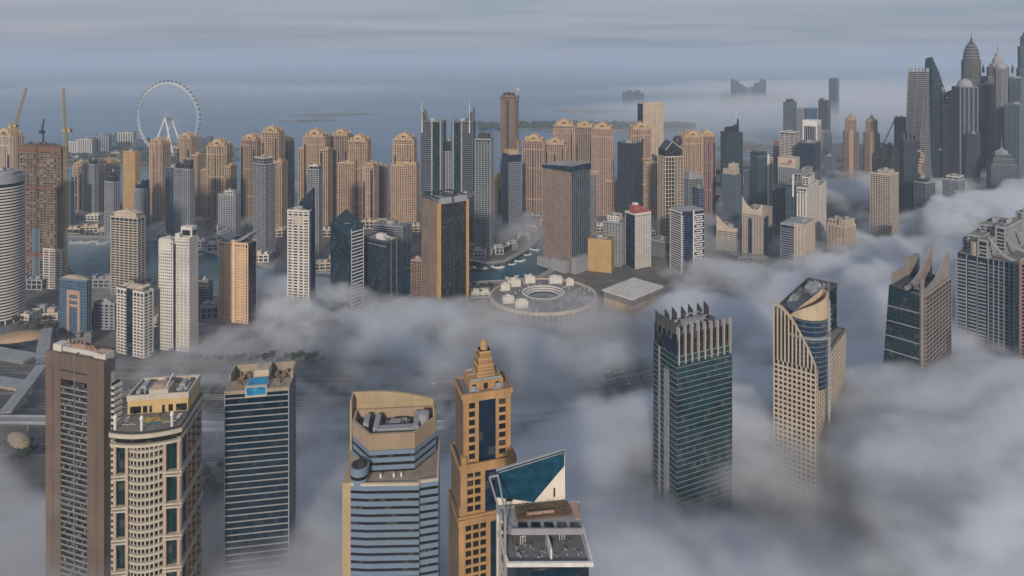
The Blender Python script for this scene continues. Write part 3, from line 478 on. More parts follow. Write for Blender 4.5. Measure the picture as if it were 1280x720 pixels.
# white tower with blue sail
r_, w, dd, H = T('sail_top_tower', 'white gridded tower with a navy sail-shaped glass top behind it, rising out of mist', 360, 386, 392, 264, 800, 12, W_WHITE, G_SM, (3.5, 1.5, .5, 7.4, 1.6, .7))
m = MB()
for k in range(3): [m.seg((-w / 2, -dd / 2), (w / 2, -dd / 2), w * (.06 + .31 * k) + q, w * (.06 + .31 * k) + q + .5, .5, 2, H - 16) for q in (2.6, 5.2)]
m.build('window_mullions', [W_WHITE], r_, 'stuff')
m = MB(); m.seg((-w / 2, -dd / 2), (w / 2, -dd / 2), w * .34, w * .68, 1, H - 16, H - 8); m.seg((-w / 2, -dd / 2), (w / 2, -dd / 2), 0, w, .9, H - 9.5, H - 8); m.build('sign_panel', [W_OFF], r_)
m = MB(); y0_, y1_ = dd * .1, dd * .48; m.loft([[(-w * .2, y0_, H), (w * .56, y0_, H - 10), (w * .56, y0_, PZ(236, 800)), (-w * .05, y0_, H + 10)], [(-w * .2, y1_, H), (w * .56, y1_, H - 10), (w * .56, y1_, PZ(236, 800)), (-w * .05, y1_, H + 10)]]); m.prism(rect(w * .5, w * .58, -dd * .2, dd * .5), 0, H); m.build('glass_sail', [G_NAVY], r_)
m = MB(); roofkit(m, -w * .4, w * .1, -dd * .4, 0, H, 6, 3, 3); m.build('roof_plant', [M_PLANT], r_, 'stuff')
# blue tower with sloping diamond roof
d = 830; root = at('diamond_roof_tower', 'dark teal glass tower with sloping diamond-shaped roof and gold emblem', 'office tower', 434, d + 20)
def lp(px, py, dd_): return (PX(px, dd_) - PX(434, d + 20), dd_ - d - 20, PZ(py, dd_))
A, Bq, Cq, Dq = lp(413, 279, 852), lp(436, 297, 830), lp(454.5, 281, 850), lp(433, 262, 874)
poly = [Bq[:2], Cq[:2], Dq[:2], A[:2]]; m = MB(); m.prism(poly, 0, [Bq[2], Cq[2], Dq[2], A[2]]); gb = m.build('glass_body', [G_TEAL], root)
m = MB(); n_ = 0
P_, Q_ = poly[0], poly[1]; Ln = sqrt((P_[0] - Q_[0]) ** 2 + (P_[1] - Q_[1]) ** 2)
for k in range(24): m.seg(P_, Q_, Ln * .16, Ln, .5, 4 + k * 4.4, 5.3 + k * 4.4)
[m.seg(P_, Q_, t0, t0 + .5, .55, 2, 110) for t0 in (Ln * .16, Ln - .6)]; m.build('white_bands', [M_WHITE], gb, 'stuff')
cx_, cy_, cz_ = [(A[i] + Bq[i] + Cq[i] + Dq[i]) / 4 for i in range(3)]; m = MB()
for a0 in range(0, 360, 60): m.tube((cx_, cy_, cz_ + .5), (cx_ + 3.6 * cos(radians(a0)), cy_ + 3.6 * sin(radians(a0)), cz_ + .6 + .9 * 3.6 * sin(radians(a0)) * -.0), .45, 4)
m.build('roof_emblem', [M_YCR], gb)
m = MB()
for i in range(4):
    p, q = (Bq, Cq, Dq, A)[i], (Cq, Dq, A, Bq)[i]; m.tube((p[0], p[1], p[2] + .3), (q[0], q[1], q[2] + .3), .5)
m.build('roof_edge', [M_DARK], gb)
# dark navy block with white machines
r_, w, dd, H = T('office_tower', 'dark navy glass block crowded with white rooftop machines, right of the diamond roof', 454, 483, 501, 303, 845, 35, W_DK, G_NAVY, (3.6, .35, .1, 5, .3, .2), roof=0)
m = MB(); roofkit(m, -w * .42, w * .42, -dd * .42, dd * .42, H, 22, 9, 4); m.build('roof_plant', [M_WHITE], r_, 'stuff')
m = MB(); [m.seg((w / 2, -dd / 2), (w / 2, dd / 2), dd * q, dd * q + .5, .5, 0, H) for q in (.3, .7)]; m.seg((-w / 2, -dd / 2), (w / 2, -dd / 2), 0, w, .6, H - 6, H - 5.3); m.build('light_trim', [W_LG], r_)
# black and gold tower
c, w, dd, rz = spot(528, 548, 585, 850, -30); H = PZ(256, 850); r_ = empty('gold_edged_tower', 'black glass tower with two gold vertical edges and open white roof frame, mid picture', 'office tower', (c[0], c[1], 0), rz)
m = MB(); m.prism(rect(-w / 2, w / 2, -dd / 2, dd / 2), 0, H, 0, 1); core = m.build('glass_body', [G_BLK, W_ROOF], r_)
m = MB(); m.box(-w / 2 - .8, -w / 2, -dd * .42, dd / 2, 0, H + 3); skin(m, [(-w / 2 - .8, dd / 2), (-w / 2 - .8, -dd * .42)], 0, H, (3.6, 1.0, .35, 3.4, 1, .4), 0, [0], False); m.build('stone_side', [W_CONC], r_)
for x in (-w / 2 - .6, w / 2 - 3.2):
    m = MB(); m.box(x, x + 3.8, -dd / 2 - 1.6, -dd / 2 + 3, 0, H + 2); m.build('gold_edge', [W_GOLD], r_)
b = MB(); b.seg((-w / 2, -dd / 2), (w / 2, -dd / 2), 3.4, w - 3.4, .3, 0, .45); pieces(r_, 'floor_line', b, [W_DK], [4 + 3.6 * k for k in range(int(H / 3.6) - 2)])
m = MB(); [m.seg((-w / 2, -dd / 2), (w / 2, -dd / 2), w * q - .35, w * q + .35, 1, 0, H) for q in (.26, .5, .52, .74)]; m.build('dark_fins', [M_DARK], r_)
m = MB(); hh = 8
for a_, b_ in ((-.46, -.05), (.05, .46)): m.box(w * a_, w * b_, -dd / 2 - .5, -dd / 2 + 2, H, H + hh)
m.build('head_panels', [W_LG], r_)
m = MB()
for x in (-w * .46, -w * .08, w * .08, w * .46):
    m.beam((x, -dd * .5, H + hh), (x, dd * .5, H + hh), .7, .7); [m.box(x - .4, x + .4, dd * q - .4, dd * q + .4, H, H + hh) for q in (-.3, -.1, .1, .3, .49)]
m.beam((-w * .46, dd * .5, H + hh), (w * .46, dd * .5, H + hh), .7, .7); m.build('roof_frame', [M_DARK], r_)
m = MB(); m.box(-w * .3, -w * .12, -dd * .3, dd * .3, H, H + 5); m.box(.1 * w, w * .36, -dd * .35, dd * .2, H, H + 3); roofkit(m, -w * .4, w * .4, -dd * .3, dd * .4, H, 10, 8, 3); m.build('roof_plant', [W_LG], r_, 'stuff')
# the two towers with spires
def spire_twin(label, x0, x1, ysh, spx, mir):
    d = 1170; W_ = (x1 - x0) / F * d; r_ = at('spired_tower', label, 'skyscraper', (x0 + x1) / 2, d + 14, -radians(8), 'twin white and green glass towers with spires'); H = PZ(ysh, d); dd = 26; s = -1 if mir else 1
    block(r_, -W_ / 2, W_ / 2, -dd / 2, dd / 2, 0, H, (3.5, 1.2, .5, 60, .6, .3), W_MID, G_TEAL, 'tower_body', roof=3)
    m = MB(); m.box(*sorted((s * W_ * .05, s * W_ * .38)), -dd / 2 - 1.6, -dd / 2, 0, H - 1); m.build('glass_panel', [G_GREEN], r_)
    m = MB(); m.box(*sorted((s * W_ * -.02, s * W_ * .05)), -dd / 2 - 2, -dd / 2, 0, H + 2); m.box(*sorted((s * W_ * .38, s * W_ * .44)), -dd / 2 - 2, -dd / 2, 0, H + 2); m.build('white_frame', [W_LG], r_)
    hp = 24; pts = [(-.5, 0), (-.12, 0), (-.28, .25), (-.38, .8), (-.5, 1.0)]
    m = MB(); m.loft([[(s * x * W_ * (1), y, H + z * hp) for x, z in (pts if s > 0 else pts[::-1])] for y in (-dd / 2, dd / 4)]); cr_ = m.build('curved_peak', [W_LG], r_)
    m = MB(); m.loft([[(s * (x * W_ + .6), y, H + z * hp * .8 + 1) for x, z in (pts if s > 0 else pts[::-1])] for y in (-dd / 2 - .4, -dd / 2 + .2)]); m.build('dark_louvre', [M_DARK], cr_)
    m = MB(); xs = PX(spx, d) - PX((x0 + x1) / 2, d); mast(m, xs, -dd / 2, H - 20, PZ(126, d), 1.3); m.build('spire', [M_WHITE], r_)
spire_twin('left one of the two white and green towers with spires, spire on its left side', 528, 556, 152, 529.5, False)
spire_twin('right one of the two white and green towers with spires, spire on its right side', 566, 593, 152, 589, True)
# striped slim tower with crown fingers
d = 1090; r_ = at('striped_tower', 'slim dark teal tower with white ladder stripes and finger crown on a quay', 'skyscraper', 605.5, d + 12, -radians(10)); W_ = 19 / F * d; H = PZ(174, d)
block(r_, -W_ / 2, W_ / 2, -12, 12, 0, H, (3.4, 1.0, .9, 5.6, .8, 1.1), W_LG, G_TEAL, 'tower_body', roof=0)
m = MB(); [m.box(x - .6, x + .6, y - .6, y + .6, H, H + h_) for x, y, h_ in [(-W_ / 2, -12, 7), (-W_ * .3, -12, 9), (-W_ * .1, -12, 12), (W_ * .1, -12, 14), (W_ * .3, -12, 10), (W_ / 2, -12, 7), (-W_ / 2, 12, 7), (W_ / 2, 12, 7)]]; m.box(-W_ * .35, W_ * .35, -8, 8, H, H + 8); mast(m, 1, -8, H + 8, H + 20, .5); m.build('crown', [M_DARK], r_)
# dark construction tower in the centre
d = 1330; r_ = at('unfinished_tower', 'tall thin bare concrete tower under construction, highest in the middle, with a crane', 'construction tower', 637, d + 15, -radians(18)); W_ = 30; H = PZ(120, d)
block(r_, -W_ / 2, W_ / 2, -13, 13, 0, H, (3.6, .8, .3, 3.5, 1.4, .5), W_CONC, W_MUD, 'tower_body', roof=0)
m = MB(); [m.box(x, x + 4, -10, 10, H, H + h_) for x, h_ in ((-13, 5), (-5, 7), (4, 5.5))]; m.ring(rect(-15, 15, -13, 13), 1.3, H - 6, H - 2); m.build('formwork', [W_MUD], r_, 'stuff')
m = MB(); m.box(-3, 3, -14.2, -13, 0, H - 8); m.build('hoist_strip', [W_DK], r_)
# slim blue balcony tower with green head
r_, w, dd, H = T('balcony_tower', 'slim navy tower with white balcony column and teal top, right of the striped slim tower', 628, 636, 651, 193, 1220, -25, W_LG, G_NAVY, (3.4, 1.0, .6, 4.5, .6, .5), edges=[0, 1, 2])
m = MB(); m.box(-w * .5 - .8, w * .5 + .8, -dd / 2 - .8, dd / 2, H - 14, H - 1.5); m.build('teal_head', [G_TEAL], r_)
m = MB(); m.prism(rect(-w * .4, w * .4, -dd * .4, dd * .4), H, H + 5); [m.lathe([(2, H + 5), (.2, H + 8)], 6, (x * w, y * dd)) for x in (-.3, 0, .3) for y in (-.3, .3)]; m.build('crown', [W_CROWN], r_)
# wide brown block
c, w, dd, rz = spot(679, 714, 737, 1000, 40); H = PZ(215, 1000); r_ = empty('slab_tower', 'wide brown slab tower full of small balconies with sloping dark glass top, centre right', 'hotel tower', (c[0], c[1], 0), rz)
m = MB(); m.prism(rect(-w / 2, w / 2, -dd / 2, dd / 2), 0, H, 0, 1); core = m.build('tower_body', [G_SM, W_ROOF], r_)
f = MB(); skin(f, rect(-w / 2, w / 2, -dd / 2, dd / 2), 0, H, (3.4, 1.5, .6, 3.1, 1.1, .5), 0, [0, 2, 3]); f.build('facade_grid', [wall('grey_brown_panels', (.28, .215, .17))], core, 'stuff')
f = MB(); skin(f, rect(-w / 2, w / 2, -dd / 2, dd / 2), 0, H, (3.4, .4, .3, 5, .9, .8), 0, [1]); f.build('ribbed_end', [W_BG], core, 'stuff')
m = MB(); e = 1.5; m.loft([[(-w / 2 - e, -dd / 2 - e, H), (w / 2 + e, -dd / 2 - e, H), (w / 2 + e, dd / 2 + e, H), (-w / 2 - e, dd / 2 + e, H)], [(-w / 2 - e, -dd / 2 - e, H + 5), (w / 2 + e, -dd / 2 - e, H + 9), (w / 2 + e, dd / 2 + e, H + 9), (-w / 2 - e, dd / 2 + e, H + 5)]]); hd = m.build('glass_head', [G_TEAL], r_)
m = MB(); [m.beam((-w / 2, y * dd, H + 5.6), (w / 2, y * dd, H + 9.6), .5, .4) for y in (-.5, -.1, .2, .5)]; m.box(-w * .3, w * .1, -dd * .3, dd * .05, H + 6, H + 9.5); m.build('roof_rail', [W_LG], hd)
m = MB(); [m.box(-w / 2 - 6 + w * .5 * k, -w / 2 + w * .5 * k + w * .42, -dd / 2 - 8, -dd / 2, 0, 14 + 4 * k) for k in (0, 1)]; m.box(w / 2, w / 2 + 9, -dd / 2, dd / 2, 0, 24); m.build('podium', [W_LG], r_)
# red-topped tower
r_, w, dd, H = T('red_topped_tower', 'white tower with red roof terrace boxes and a navy glass side', 782, 794, 813, 268, 1020, -30, W_WHITE, G_NAVY, (3.4, 1.5, .8, 3.6, 1.5, .7), edges=[0, 1, 2])
m = MB(); m.box(-w * .5, w * .5, -dd * .5, -dd * .1, H, H + 3.6); m.box(-w * .3, w * .1, -dd * .1, dd * .4, H, H + 11); m.box(w * .15, w * .4, dd * .0, dd * .3, H, H + 7); m.build('red_terrace', [M_RED], r_)
m = MB(); m.box(-w * .2, w * .02, dd * .0, dd * .3, H + 11, H + 14); m.ring(rect(-w / 2, w / 2, -dd / 2, dd / 2), .9, H - 1.5, H + .8); m.build('white_parapet', [M_WHITE], r_)
# striped dark and brick-patterned block
c, w, dd, rz = spot(838, 852, 880, 995, -24); H = PZ(266, 995); r_ = empty('office_tower', 'navy tower with white brick-like pattern on its right third and banded left side', 'office tower', (c[0], c[1], 0), rz)
m = MB(); m.prism(rect(-w / 2, w / 2, -dd / 2, dd / 2), 0, H, 0, 1); core = m.build('glass_body', [G_NAVY, W_ROOF], r_)
m = MB(); skin(m, rect(-w / 2, w / 2, -dd / 2, dd / 2), 0, H, (3.5, 1.0, .7, 60, .6, .8), 0, [3]); rr = random.Random(3); z = 3; k = 0
while z < H - 5: x0_ = .55 + .12 * (k % 2) * rr.random(); m.seg((-w / 2, -dd / 2), (w / 2, -dd / 2), w * x0_, w * (.92 if k % 3 else 1), .8, z, z + 1.5); m.seg((-w / 2, -dd / 2), (w / 2, -dd / 2), w * (.6 + .14 * (k % 3)), w * (.6 + .14 * (k % 3)) + .8, .8, z - 2, z); z += 3.5; k += 1
[m.seg((-w / 2, -dd / 2), (w / 2, -dd / 2), 0, w * .07, .7, 3 + 3.5 * q, 4.4 + 3.5 * q) for q in range(int(H / 3.5) - 1)]; m.seg((-w / 2, -dd / 2), (w / 2, -dd / 2), w * .5, w * .55, .9, 0, H + 3); m.build('white_pattern', [M_WHITE], core, 'stuff')
m = MB(); m.box(-w / 2 - 1, w * .1, -dd / 2 - 1, dd / 2, H + 2, H + 3.2); m.box(w * .1, w / 2, -dd / 2, dd / 2, H, H + 2); roofkit(m, -w * .4, w * .4, -dd * .4, dd * .4, H, 8, 2, 3); m.build('roof_plant', [W_LG], core, 'stuff')
# white frame tower with dark round fairing
d = 1150; r_ = at('frame_tower', 'tower wrapped in a white open frame over dark glass, pointed top', 'skyscraper', 838, d + 15, radians(14)); W_ = 24 / F * d; H = PZ(196, d)
m = MB(); m.prism(rect(-W_ / 2, W_ / 2, -14, 14), 0, H); m.loft([[(-W_ / 2, y, H), (W_ / 2, y, H), (W_ / 2, y, H + 12), (-W_ * .1, y, H + 27), (-W_ / 2, y, H + 12)] for y in (-13, 13)]); core = m.build('glass_body', [G_BLK], r_)
m = MB(); skin(m, rect(-W_ / 2, W_ / 2, -14, 14), 0, H, (7.0, .9, .9, 5.5, .9, 1), 0); [m.seg((-W_ / 2, -14), (W_ / 2, -14), W_ * .55, W_ * .95, .6, 3.5 * k, 3.5 * k + 1.2) for k in range(1, int(H / 3.5))]
m.tube((-W_ / 2, -14.5, H + 12), (-W_ * .1, -14.5, H + 27), .8); m.tube((-W_ * .1, -14.5, H + 27), (W_ / 2, -14.5, H + 12), .8); m.build('white_frame', [W_OFF], core, 'stuff')
m = MB(); m.lathe([(.1, 0), (5.5, 3), (8.5, 9), (8, 15), (5, 19), (.1, 21)], 14, (W_ * .5, 6)); o = m.build('dark_top_shell', [M_DARK], r_); o.location = (0, 0, PZ(186, d)); 
m = MB(); m.box(-5, 5, -5, 8, 0, PZ(186, d)); o = m.build('core_shaft', [W_GREY], r_); o.location = (W_ * .5, 4, 0)
# curved blue white tower
r_, w, dd, H = T('curved_tower', 'small blue and white tower with sloped curved top in front of the joined tan pair', 852, 861, 878, 224, 1180, -25, W_LG, G_TEAL, (3.4, .9, .8, 5.5, .7, .7), roof=0)
m = MB(); m.loft([[(-w / 2, y, H), (w / 2, y, H), (w * .45, y, H + 3), (w * .1, y, H + 10), (-w * .25, y, H + 14), (-w / 2, y, H + 13)] for y in (-dd / 2 - .5, dd / 2)]); m.build('curved_top', [W_LG], r_)
# pale slab tower
r_, w, dd, H = T('tall_slab_tower', 'tall plain pale rose slab with dark glass strip on its left behind the beach towers', 797, 804, 829, 130, 1400, -25, W_TAN3, G_NAVY, (60, 0, 0, 9, 8.2, .6), edges=[0, 1, 2], roof=0)
m = MB(); m.box(-w * .16, -w * .12, -dd / 2 - 1.6, -dd / 2, 0, H); m.box(w * .12, w * .16, -dd / 2 - 1.6, -dd / 2, 0, H); m.prism(rect(-w * .45, w * .45, -dd * .4, dd * .4), H, H + 3); m.build('face_ribs', [W_OFF], r_)
m = MB(); m.lathe([(.1, 0), (8, 3), (11, 12), (10, 20), (5, 25), (.1, 26)], 14, (-w * .12, -dd * .75)); o = m.build('round_void', [M_DARK], r_); o.location = (0, 0, PZ(208, 1400))
# dark tower with curled spire
d = 1600; r_ = at('curl_top_tower', 'black glass tower with curled horn top and white mast right of the joined tan pair', 'skyscraper', 914.5, d + 15, radians(12)); W_ = 21 / F * d; H = PZ(166, d)
block(r_, -W_ / 2, W_ / 2, -16, 16, 0, H, (3.6, .8, .3, 6, .5, .4), W_DK, G_TEAL, 'tower_body', roof=0)
m = MB(); m.lathe([(W_ * .42, H), (W_ * .42, H + 10), (W_ * .4, H + 13)], 20); n = 14; arc_ = [(W_ * .42 * cos(pi + pi * i / n), -W_ * .42 * sin(pi * i / n)) for i in range(n + 1)]
m.loft([[(x, y, H + 9) for x, y in arc_] + [(x * .8, y * .8, H + 9) for x, y in reversed(arc_)], [(x, y, H + 13 + 20 * (i / n) ** 1.6) for i, (x, y) in enumerate(arc_)] + [(x * .8, y * .8, H + 13 + 20 * ((n - i) / n) ** 1.6) for i, (x, y) in enumerate(reversed(arc_))]]); cr_ = m.build('curled_crown', [G_BLK], r_)
m = MB(); mast(m, W_ * .3, 0, H + 10, PZ(136, d), 1.2); m.build('mast', [M_WHITE], cr_)
# green glass round-shouldered tower with white fin
d = 1390; r_ = at('fin_tower', 'misty green glass tower with rounded shoulder and a tall white fin on its right', 'skyscraper', 952, d + 15, radians(14)); W_ = 22 / F * d; H = PZ(196, d)
block(r_, -W_ / 2, W_ * .1, -13, 13, 0, H, S_CURT, W_BG, G_GREEN, 'green_body', roof=0); block(r_, W_ * .1, W_ / 2, -11, 11, 0, H - 3, S_BAND, W_OFF, G_SLATE, 'fin_body', roof=2)
m = MB(); m.loft([[(-W_ / 2, y, H), (W_ * .1, y, H), (W_ * .1, y, H + 8), (-W_ * .1, y, H + 12), (-W_ * .35, y, H + 11), (-W_ / 2, y, H + 7)] for y in (-13, 13)]); m.build('rounded_head', [G_GREEN], r_)
m = MB(); m.box(W_ * .12, W_ * .25, -14, -11, 0, H + 5); m.build('white_fin', [W_WHITE], r_)
# V-topped cream tower and its low neighbour
def vtop(label, x0, xc, x1, yl, ym, yr, d, yaw, st):
    c, w, dd, rz = spot(x0, xc, x1, d, yaw); r_ = empty('crest_tower', label, 'apartment tower', (c[0], c[1], 0), rz); H = PZ(ym, d) - 3; hl, hr = PZ(yl, d), PZ(yr, d)
    block(r_, -w / 2, w / 2, -dd / 2, dd / 2, 0, H, st, W_OFF, G_SLATE, 'tower_body', roof=5)
    m = MB(); n = 10; pts = [(-.5 + i / n, (hl - H) * (1 - i / n) ** 2.2 + (hr - H) * (i / n) ** 3) for i in range(n + 1)]
    m.loft([[(x * w, y, H - 2) for x, _ in pts] + [(x * w, y, H + max(2.5, z)) for x, z in reversed(pts)] for y in (-dd / 2 - 1.2, -dd / 2 + .4)]); m.build('swept_crest', [W_OFF], r_)
    pr_ = [(-.5 + i / n, (hr - H) * (1 - i / n) ** 2 + 2) for i in range(n + 1)]
    m = MB(); m.loft([[(x, y * dd, H - 2) for y, _ in pr_] + [(x, y * dd, H + z) for y, z in reversed(pr_)] for x in (w / 2 - .3, w / 2 + 1.2)]); m.build('swept_crest', [W_OFF], r_)
    return r_, w, dd, H
r_, w, dd, H = vtop('cream tower whose crest sweeps up to a left point, navy strips on its faces', 928, 952, 965, 248, 266, 257, 1060, 14, (3.5, 1.4, .4, 4.6, 1.3, .35))
m = MB(); m.box(-w * .2, 0, -dd / 2 - .9, -dd / 2, 0, H - 8); m.box(w / 2, w / 2 + .9, -dd * .3, dd * .1, 0, H - 8); m.build('glass_strip', [G_NAVY], r_)
vtop('low curved cream building with crest rising on the left, below the blue grey tower', 896, 925, 934, 272, 287, 284, 1110, 14, (3.5, 1.8, .5, 9, 1, .6))
# tower with lettered head
r_, w, dd, H = T('lettered_tower', 'grey blue tower with a solid cream head carrying small dark lettering and a red mark', 973, 994, 999, 210, 1290, 14, W_LG, G_SLATE, S_FINE, roof=0)
m = MB(); m.box(-w / 2 - .8, w / 2 + .8, -dd / 2 - .8, dd / 2 + .8, H, PZ(198, 1290)); hd = m.build('solid_head', [W_OFF], r_); Ht = PZ(198, 1290)
m = MB(); x = -w * .36
for k in range(6): m.box(x, x + 1.9, -dd / 2 - 1.2, -dd / 2 - .8, H + 5, H + 7.4); m.box(x + .6, x + 1.3, -dd / 2 - 1.25, -dd / 2 - 1.2, H + 5.8, H + 6.6, 1); x += 3.0 if k != 2 else 3.9
m.build('lettering', [M_DARK, W_OFF], hd)
m = MB(); m.loft([[(w * .05, y, H + 9), (w * .3, y, H + 8.5), (w * .34, y, H + 12), (w * .25, y, H + 15.5), (w * .1, y, H + 14)] for y in (-dd / 2 - 1.2, -dd / 2 - .8)]); m.build('red_mark', [M_RED], hd)
# portal tower
r_, w, dd, H = T('portal_tower', 'tall tower with white portal frame on top and dark glass ribs, behind the dark block', 1004, 1021, 1026, 158, 1560, 14, W_LG, G_NAVY, (3.6, 0, 0, 5.5, 1.6, 1), roof=2)
m = MB(); m.box(-w / 2 - 1, w / 2 + 1, -dd / 2 - 1.5, dd / 2 + 1, H, PZ(152, 1560) + 2); [m.box(x, x + 3, -dd / 2 - 1.7, -dd / 2 + 3, 40, H) for x in (-w / 2 - 1, w / 2 - 2)]; m.build('portal_frame', [M_WHITE], r_)
m = MB(); mast(m, w * .4, 0, H, PZ(126, 1560), .5); m.build('mast', [M_WHITE], r_)
# round cap on the white banded tower is a thing of the far group: drum
# white complex rising in steps
c, w, dd, rz = spot(983, 1008, 1031, 1040, 12); H = PZ(232, 1040); r_ = empty('stepped_tower', 'large stepped white tower with dark glass left half and jagged top amid the fog', 'apartment tower', (c[0], c[1], 0), rz); S = (3.5, 1.1, .6, 5.0, .9, .5)
block(r_, -w / 2, w * .05, -dd / 2, dd / 2, 0, H, (3.5, .6, .3, 5, .4, .4), W_BG, G_TEAL, 'glass_wing', roof=3, seed=4); block(r_, w * .05, w / 2, -dd / 2 - 2, dd * .1, 0, H - 4, S, W_WHITE, G_SM, 'white_wing', roof=4); block(r_, w * .1, w / 2 + 2, dd * .1, dd / 2, 0, H - 14, S, W_WHITE, G_SM, 'rear_wing', roof=2)
block(r_, -w * .3, w * .02, -dd * .3, dd * .3, H, H + 13, S, W_LG, G_SM, 'penthouse', roof=2); block(r_, w * .1, w * .4, -dd * .3, dd * .0, H - 4, H + 8, S, W_WHITE, G_SM, 'penthouse', roof=0)
m = MB(); [m.box(w * .05 + k * w * .14, w * .05 + k * w * .14 + 1.6, -dd / 2 - 3.6, -dd / 2 - 2, 0, H - 14 + 5 * (k % 2)) for k in range(4)]; m.box(-w * .2, -w * .12, -dd / 2 - .8, -dd / 2, H - 20, H + 16); m.build('white_fins', [M_WHITE], r_)
# glass-and-tan pair in the fog
r_, w, dd, H = T('office_tower', 'rounded blue banded building joined to a tan part, sunk in fog below the stepped tower', 976, 1005, 1018, 284, 960, 18, W_LG, G_NAVY, (3.5, 1.0, .6, 60, .5, .5), edges=[0, 3], roof=0)
m = MB(); n = 8; m.loft([[(w * (-.5 + i / n), y, H + 4 * sin(pi * (i / n) * .7 + .3)) for i in range(n + 1)] for y in (-dd / 2, dd / 2)]); m.build('curved_roof', [W_LG], r_)
block(r_, w * .1, w / 2 + .5, -dd / 2 - 1, dd / 2, 0, H + 3, S_BIG, W_OFF, G_SM, 'tan_wing', roof=3)
r_, w, dd, H = T('apartment_tower', 'square pale tan building with stepped roof boxes fading into fog', 1035, 1056, 1069, 284, 1000, 28, W_TAN3, G_SM, (3.5, 1.7, .8, 5.5, 1.6, .8), ((-.5, -.1, -.4, .4, 'H', ('z', 7), S_BIG, W_TAN3, G_SM), (.1, .5, -.4, .4, 'H', ('z', 9), S_BIG, W_TAN3, G_SM)))
# two tan towers with pointed caps
for lab, x0, x1, yt in (('left one of two brown towers with stepped pyramidal tops and finials', 1052, 1075, 150), ('right one of two brown towers with stepped pyramidal tops and finials', 1078, 1101, 152)):
    d = 1700; r_ = at('pyramid_top_tower', lab, 'skyscraper', (x0 + x1) / 2, d + 18, -radians(24), 'twin brown towers with pyramidal tops'); W_ = (x1 - x0) / F * d * .72; H = PZ(yt + 16, d)
    block(r_, -W_ / 2, W_ / 2, -W_ / 2, W_ / 2, 0, H, (3.5, 1.3, .3, 4, 1.4, .5), wall('brown_tan_render', (.20, .135, .095)), G_SM, 'tower_body', roof=0); block(r_, -W_ * .36, W_ * .36, -W_ * .36, W_ * .36, H, PZ(yt, d), (3.5, 1.3, .3, 4, 1.4, .5), W_TAN2, G_SM, 'upper_tier', roof=0)
    m = MB(); m.box(-W_ * .14, W_ * .14, -W_ / 2 - 1.5, -W_ / 2, 0, H + 8); m.build('gold_rib', [W_TAN2], r_)
    m = MB(); zz = PZ(yt, d); m.lathe([(W_ * .4, zz), (W_ * .33, zz + 5), (W_ * .18, zz + 7), (W_ * .12, zz + 12), (.2, zz + 17)], 8); mast(m, 0, 0, zz + 15, zz + 28, .6); m.build('pyramid_cap', [W_TAN2], r_)
# dark slanted tower with crane
r_, w, dd, H = T('dark_tower', 'dark brown tower with slanted open top behind the square cream tower, crane above', 1090, 1113, 1126, 200, 1290, 26, W_DK, G_BLK, (3.6, .9, .5, 5, .5, .5), roof=3)
m = MB(); m.loft([[(-w / 2, y, H), (w / 2, y, H), (w / 2, y, H + 34), (w * .1, y, H + 28), (-w / 2, y, H + 8)] for y in (-dd / 2, -dd / 2 + 5)]); m.loft([[(x, -dd / 2, H), (x, dd / 2, H), (x, dd / 2, H + 14), (x, -dd / 2, H + 34)] for x in (w / 2 - 4, w / 2)]); m.build('slanted_crown', [M_DARK], r_)
# coiling tan ribbon tower
d = 1300; r_ = at('ribbon_tower', 'dark tower with pale tan ribbons snaking down its right side', 'skyscraper', 1137, d + 15, radians(0)); W_ = 25 / F * d; H = PZ(176, d)
block(r_, -W_ / 2, W_ * .3, -14, 14, 0, H, (3.5, 1.0, .5, 4, .7, .5), W_DK, G_NAVY, 'tower_body', roof=4)
m = MB()
for k in range(26): z0_ = 4 + k * (H - 20) / 26; x = W_ * (.32 + .07 * sin(k * .9)); m.box(x - 5, x + 4.5 + 2 * sin(k * .9), -16 + 3 * cos(k * .8), 10, z0_, z0_ + (H - 20) / 26 * .62)
m.build('tan_ribbons', [W_TAN2], r_, 'stuff')
m = MB(); [m.box(x, x + 4, -8, 8, H, H + h_) for x, h_ in ((-W_ * .45, 14), (-W_ * .25, 20), (-W_ * .05, 12), (W_ * .15, 8))]; m.build('broken_crown', [W_DK], r_)

# ------------------------------------------------------------------ right cluster of giants
def shaft(name, label, px, wpx, yt, d, secs, wm, gm, st, rz=10, group=None):
    """square or many-sided shaft in stacked sections: secs = (fraction of width, top row, sides)"""
    r_ = at(name, label, 'skyscraper', px, d + 20, -radians(rz), group); W_ = wpx / F * d; z = 0; out = []
    for fr, yy, ns in secs:
        H = PZ(yy, d); R = W_ * fr / 2
        poly = rect(-R, R, -R, R) if ns == 4 else [(R * 1.04 * cos(2 * pi * (i + .5) / ns), R * 1.04 * sin(2 * pi * (i + .5) / ns)) for i in range(ns)]
        block(r_, 0, 0, 0, 0, z, H, st, wm, gm, 'tower_body' if z == 0 else 'upper_tier', poly, roof=0); z = H
    return r_, W_, z
